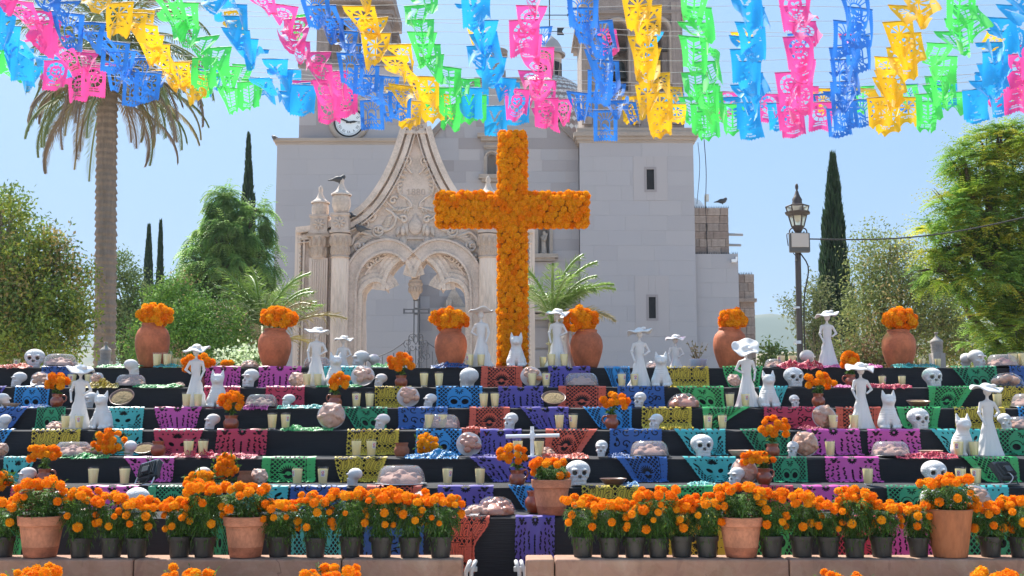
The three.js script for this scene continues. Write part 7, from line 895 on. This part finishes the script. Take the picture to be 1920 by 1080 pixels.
// ---------- potted marigolds along the wall and in front of it ----------
function potted(pos, geo, m, potH, potR, plantR, plantH, heads, seed, hR, name, base) {
  const r = rng(seed), t = thing(name, null, 'potted marigold', pos);
  if (Array.isArray(geo)) { part('pot', geo[1], m, t).scale.setScalar(potH); part('damp_base', geo[0], mat.potDamp, t).scale.setScalar(potH); } else part('pot', geo, m, t).scale.setScalar(potH);
  const rim = base; part('soil', tf(new THREE.CircleGeometry(potR * 0.92, 24), 0, rim - 0.015, 0, -Math.PI / 2), mat.soil, t);
  const b = bush[Math.floor(r() * 4)], fo = part('foliage', b.leaf, leafWhite, t, V(0, rim - 0.02, 0)), st = part('stem', b.stem, mat.stem, t, V(0, rim - 0.02, 0)), sc = V(plantR, plantH, plantR * 0.9); fo.scale.copy(sc); st.scale.copy(sc); fo.rotation.y = st.rotation.y = r() * 6.28;
  const pts = []; let tries = 0;
  while (pts.length < heads && tries++ < 900) { const up = pts.length < heads * 0.72, a = r() * 6.283, q = Math.sqrt(r()), y = up ? plantH * (0.86 + 0.22 * r()) : plantH * (0.25 + 0.55 * r()), R = plantR * (up ? 1.12 * q : 0.95 + 0.2 * r()), p = V(Math.cos(a) * R, rim + y, up ? Math.sin(a) * R * 0.9 : Math.abs(Math.sin(a)) * R * 0.95); if (pts.some(w => w.distanceTo(p) < hR * 1.5)) continue; pts.push(p); head(t, p, up ? V(p.x * 1.4, 0.17, p.z + 0.03) : V(p.x * 1.5, 0.08, p.z * 1.6), hR * (up ? 1 : 0.8) * rr(0.8, 1.12, r), r); }
  return t;
}
{
  const wz = (WALL_F + WALL_B) / 2, ws = depthOf(WALL_Y, wz) / FOC;
  [5, 150, 209, 256, 336, 382, 522, 591, 657, 715, 768, 826, 1093, 1143, 1190, 1234, 1278, 1326, 1447, 1504, 1554, 1603, 1654, 1723, 1858, 1915].forEach((px, i) => { const r = rng(5000 + i), tall = [336, 382].includes(px) ? 1.12 : 1; reg_(potted(spot(px, WALL_Y + 0.002, wz + rr(-0.02, 0.02, r)), G.potSmall, mat.potBlack, rr(0.94, 1.04, r), 0.063, rr(0.094, 0.118, r), rr(0.175, 0.26, r) * tall, Math.round(rr(13, 22, r)), 6000 + i, 0.0315, 'potted_marigold', 0.114), 'marigold in black nursery pot', px < 900 ? 'on the left wall' : 'on the right wall', px, null, 'marigolds in black nursery pots'); });
  [[75, 'terracotta-potted marigold at the left end of the planter wall'], [460, 'terracotta-potted marigold midway along the left planter wall'], [1390, 'terracotta-potted marigold midway along the right planter wall'], [1782, 'marigold in large plain brown rimless pot on the right planter wall']].forEach(([px, label], i) => { const p = spot(px, WALL_Y + 0.002, wz), t = potted(p, i === 3 ? G.potPlain : G.potTerra, i === 3 ? mat.potBrown : mat.pot, i === 3 ? 1.0 : [0.98, 0.97, 0.955][i], 0.125, 0.145, i === 0 ? 0.19 : 0.17, 17, 6100 + i, 0.035, 'terracotta_potted_marigold', i === 3 ? 0.27 : 0.232); tag(t, label, 'potted marigold', 'larger potted marigolds'); });
  { const p = at(1034, 7, 0.1), t = potted(p, G.potTerra, mat.pot, 66 * mm(7, .1) / 0.242, 0.115, 0.11, 0.13, 13, 6150, 0.034, 'terracotta_potted_marigold', 0.214); tag(t, 'pale terracotta-potted marigold in the wall gap beside a big skull', 'potted marigold', 'larger potted marigolds'); }
  [[44, 1064], [350, 1062], [610, 1061], [1592, 1074], [1892, 1070]].forEach(([px, py], i) => { const z = -6.1, top = P(px, py, z).y, p = spot(px, 0.003, z), sc = (top - 0.27) / 0.24, t = potted(p, G.potTerra, mat.pot, sc * 0.98, 0.125 * sc, 0.14, 0.25, 16, 6200 + i, 0.034, 'terracotta_potted_marigold', 0.235 * sc); tag(t, ['marigold tops rising in front of the wall below the leftmost terracotta pot', 'marigold tops rising in front of the wall below a pair of black pots', 'marigold tops rising in front of the wall nearest the gap on its left', 'marigold tops just showing before the wall below the right-hand black pots', 'marigold tops rising in front of the wall at the right end'][i], 'potted marigold', 'marigolds standing before the planter wall'); });
}
labelAll();

// ---------- strings of cut-plastic flags ----------
{
  const fw = 0.375, fh = 0.47, r = rng(4242), flagGeo = Array.from({ length: 34 }, (_, i) => {
    const calm = i < 5, wild = i >= 16, A = calm ? rr(-0.1, 0.25, r) : wild ? (i % 3 ? rr(0.5, 0.98, r) : rr(-1.5, -1.0, r)) : rr(-0.6, 0.7, r), A1 = calm ? rr(-0.2, 0.3, r) : wild ? rr(-0.5, 0.6, r) : rr(-1.1, 1.0, r), B = calm ? rr(-0.3, 0.3, r) : rr(-1.2, 1.2, r), C = rr(0.1, 0.6, r), ph = r() * 6.28, pin = calm ? rr(0, 0.12, r) : wild ? rr(0.25, 0.75, r) : rr(0.1, 0.45, r), shear = calm ? rr(-0.05, 0.1, r) : wild ? rr(-0.15, 0.7, r) : rr(-0.2, 0.4, r);
    return sheet(10, 12, (u, v) => { let y = 0, z = 0; const n = 14, q = u - 0.5; for (let k = 0; k < n; k++) { const t = v * (k + 0.5) / n, a = (A + A1 * t + B * q * t * 1.6 + C * Math.sin(q * 7 + ph + t * 2) * t) * sm(0, 0.25, t + 0.05); y -= Math.cos(a) * v * fh / n; z += Math.sin(a) * v * fh / n; } return V(q * fw * (1 - pin * v) + shear * v * fh * 0.5, y, z + 0.05 * v * Math.sin(q * 9 + ph) * (calm ? 0.5 : 1)); });
  });
  const hem = (() => { const g = new THREE.CylinderGeometry(0.006, 0.006, fw, 5); g.rotateZ(Math.PI / 2); return g; })();
  const cols = [['green', -30, 118, -150], ['cyan', 57, 123, -60], ['pink', 147, 135, 5], ['blue', 257, 148, 85], ['yellow', 345, 157, 185], ['green', 430, 165, 290], ['cyan', 530, 172, 388], ['pink', 617, 180, 490], ['blue', 700, 187, 575], ['yellow', 775, 190, 665], ['green', 853, 194, 770], ['cyan', 930, 196, 866], ['pink', 1014, 199, 975], ['blue', 1140, 204, 1077], ['yellow', 1234, 207, 1190], ['green', 1321, 208, 1293], ['cyan', 1406, 208, 1400], ['pink', 1488, 206, 1500], ['blue', 1572, 203, 1608], ['yellow', 1657, 197, 1712], ['green', 1742, 190, 1815], ['cyan', 1824, 180, 1912], ['pink', 1902, 158, 2005]];
  const ys = [206, 191, 173, 154, 135, 112, 90, 66, 40, 12, -18], stringMat = std(L(0.42, 0.42, 0.42), 0.7);
  ys.forEach((yy, k) => {
    const t = (206 - yy) / 241, z = -4.75 * FOC / (800 - yy), pts = [];
    cols.forEach(([c, xf, yf, xn], j) => {
      const px = lerp(xf, xn, j < 13 ? clamp((t - 0.15) / 0.85) : Math.pow(t, 1.1)) + rr(-1, 1, r) * (k ? (j < 14 ? 22 : 13) : 5) + (j < 14 ? [0, 30, -28, 12, -8][k] ?? 0 : 0), py = lerp(yf, -35, t) + rr(-2, 2, r), p = spot(px, P(960, py, z).y, z); pts.push(p);
      if (px < -60 || px > 1985) return;
      const m = solo('bunting_flag', flagGeo[((px > 1180 && k < 2) || (k < 2 && r() < 0.55)) || r() < 0.06 ? Math.floor(r() * 5) : r() < (px < 1080 ? (k > 2 ? 0.82 : 0.5) : 0.3) ? 16 + Math.floor(r() * 18) : 5 + Math.floor(r() * 11)], flagMats[c], `${{ cyan: 'light blue', blue: 'deep blue', pink: 'pink', yellow: 'yellow', green: 'green' }[c]} cut-plastic flag, ${ORD[j]} from the left on the ${ORD[k]} string counting upward`, 'bunting flag', p, 'cut-plastic bunting flags'); m.position.y -= 0.008; m.rotation.set(rr(-0.06, 0.06, r), rr(-0.3, 0.3, r), rr(-0.06, 0.06, r)); m.scale.setScalar(rr(0.94, 1.04, r));
      part('hem', hem, flagMats[c + 'Hem'] ??= std(flagMats[c].color.clone().multiplyScalar(0.6), 0.6), m);
    });
    pts.unshift(pts[0].clone().add(V(-1.6, 0.35, 0))); pts.push(pts[pts.length - 1].clone().add(V(1.6, 0.3, 0)));
    solo('bunting_string', tube(pts, 0.003, 130, 4), stringMat, `thin pale cord carrying bunting flags, ${ORD[k]} cord counting upward`, 'bunting cord');
  });
  // three more cords close behind the last one, their flags standing in the gaps of its row
  [[42, -15, -17.2, 'first'], [-38, -29, -17.7, 'second'], [18, -44, -18.1, 'third']].forEach(([dx, dy, z, word], q) => {
    const pts = []; cols.forEach(([c, xf, yf], j) => {
      const px = xf + dx + rr(-12, 12, r), p = spot(px, P(960, yf + dy + rr(-3, 3, r), z).y, z); pts.push(p); if (px < -60 || px > 1985) return;
      const m = solo('bunting_flag', flagGeo[r() < 0.4 ? Math.floor(r() * 5) : 5 + Math.floor(r() * 29)], flagMats[c], `${{ cyan: 'light blue', blue: 'deep blue', pink: 'pink', yellow: 'yellow', green: 'green' }[c]} cut-plastic flag, ${ORD[j]} from the left on the ${word} cord behind`, 'bunting flag', p, 'cut-plastic bunting flags'); m.rotation.set(rr(-0.06, 0.06, r), rr(-0.3, 0.3, r), rr(-0.06, 0.06, r)); m.scale.setScalar(rr(0.96, 1.08, r)); part('hem', hem, flagMats[c + 'Hem'], m);
    });
    pts.unshift(pts[0].clone().add(V(-1.6, 0.35, 0))); pts.push(pts[pts.length - 1].clone().add(V(1.6, 0.3, 0))); solo('bunting_string', tube(pts, 0.003, 130, 4), stringMat, `thin pale cord carrying flags in the gaps of the lowest row, ${word} behind`, 'bunting cord');
  });
  // two strings farther off, with their colours out of step
  [[-18.6, 'the far upper cord', [['blue', 655, 34], ['cyan', 708, 38], ['yellow', 893, 45], ['blue', 1016, 50], ['pink', 1136, 54], ['cyan', 1226, 58], ['yellow', 1390, 60], ['blue', 1497, 62], ['pink', 1592, 63], ['cyan', 1690, 63], ['yellow', 1868, 58], ['yellow', 270, 18], ['yellow', 437, 20], ['green', 560, 28]]], [-18.2, 'the far lower cord', [['cyan', 1262, 176], ['pink', 1365, 172], ['yellow', 1540, 166], ['green', 1618, 162], ['blue', 1700, 158], ['cyan', 1770, 156], ['pink', 1862, 150], ['yellow', 1925, 146], ['green', 15, 106], ['yellow', -40, 96], ['green', 95, 112], ['cyan', 330, 126], ['cyan', 395, 130]]]].forEach(([z, word, list]) => {
    list.sort((a, b) => a[1] - b[1]); const pts = list.map(([c, px, py], i) => { const p = spot(px, P(960, py, z).y, z), m = solo('bunting_flag', flagGeo[5 + Math.floor(r() * 29)], flagMats[c], `${{ cyan: 'light blue', blue: 'deep blue', pink: 'pink', yellow: 'yellow', green: 'green' }[c]} cut-plastic flag, ${ORD[i]} from the left on ${word}`, 'bunting flag', p, 'cut-plastic bunting flags'); m.rotation.y = rr(-0.4, 0.4, r); part('hem', hem, flagMats[c + 'Hem'], m); return p.clone(); });
    pts.unshift(pts[0].clone().add(V(-2.5, 0.3, 0))); pts.push(pts[pts.length - 1].clone().add(V(2, 0.3, 0))); solo('bunting_string', tube(pts, 0.0042, 130, 4), stringMat, 'thin pale cord carrying mixed-colour flags, ' + word, 'bunting cord');
  });
}
scene.traverse(o => { if (o.isMesh) { o.castShadow = true; o.receiveShadow = true; } });
renderer.render(scene, camera);
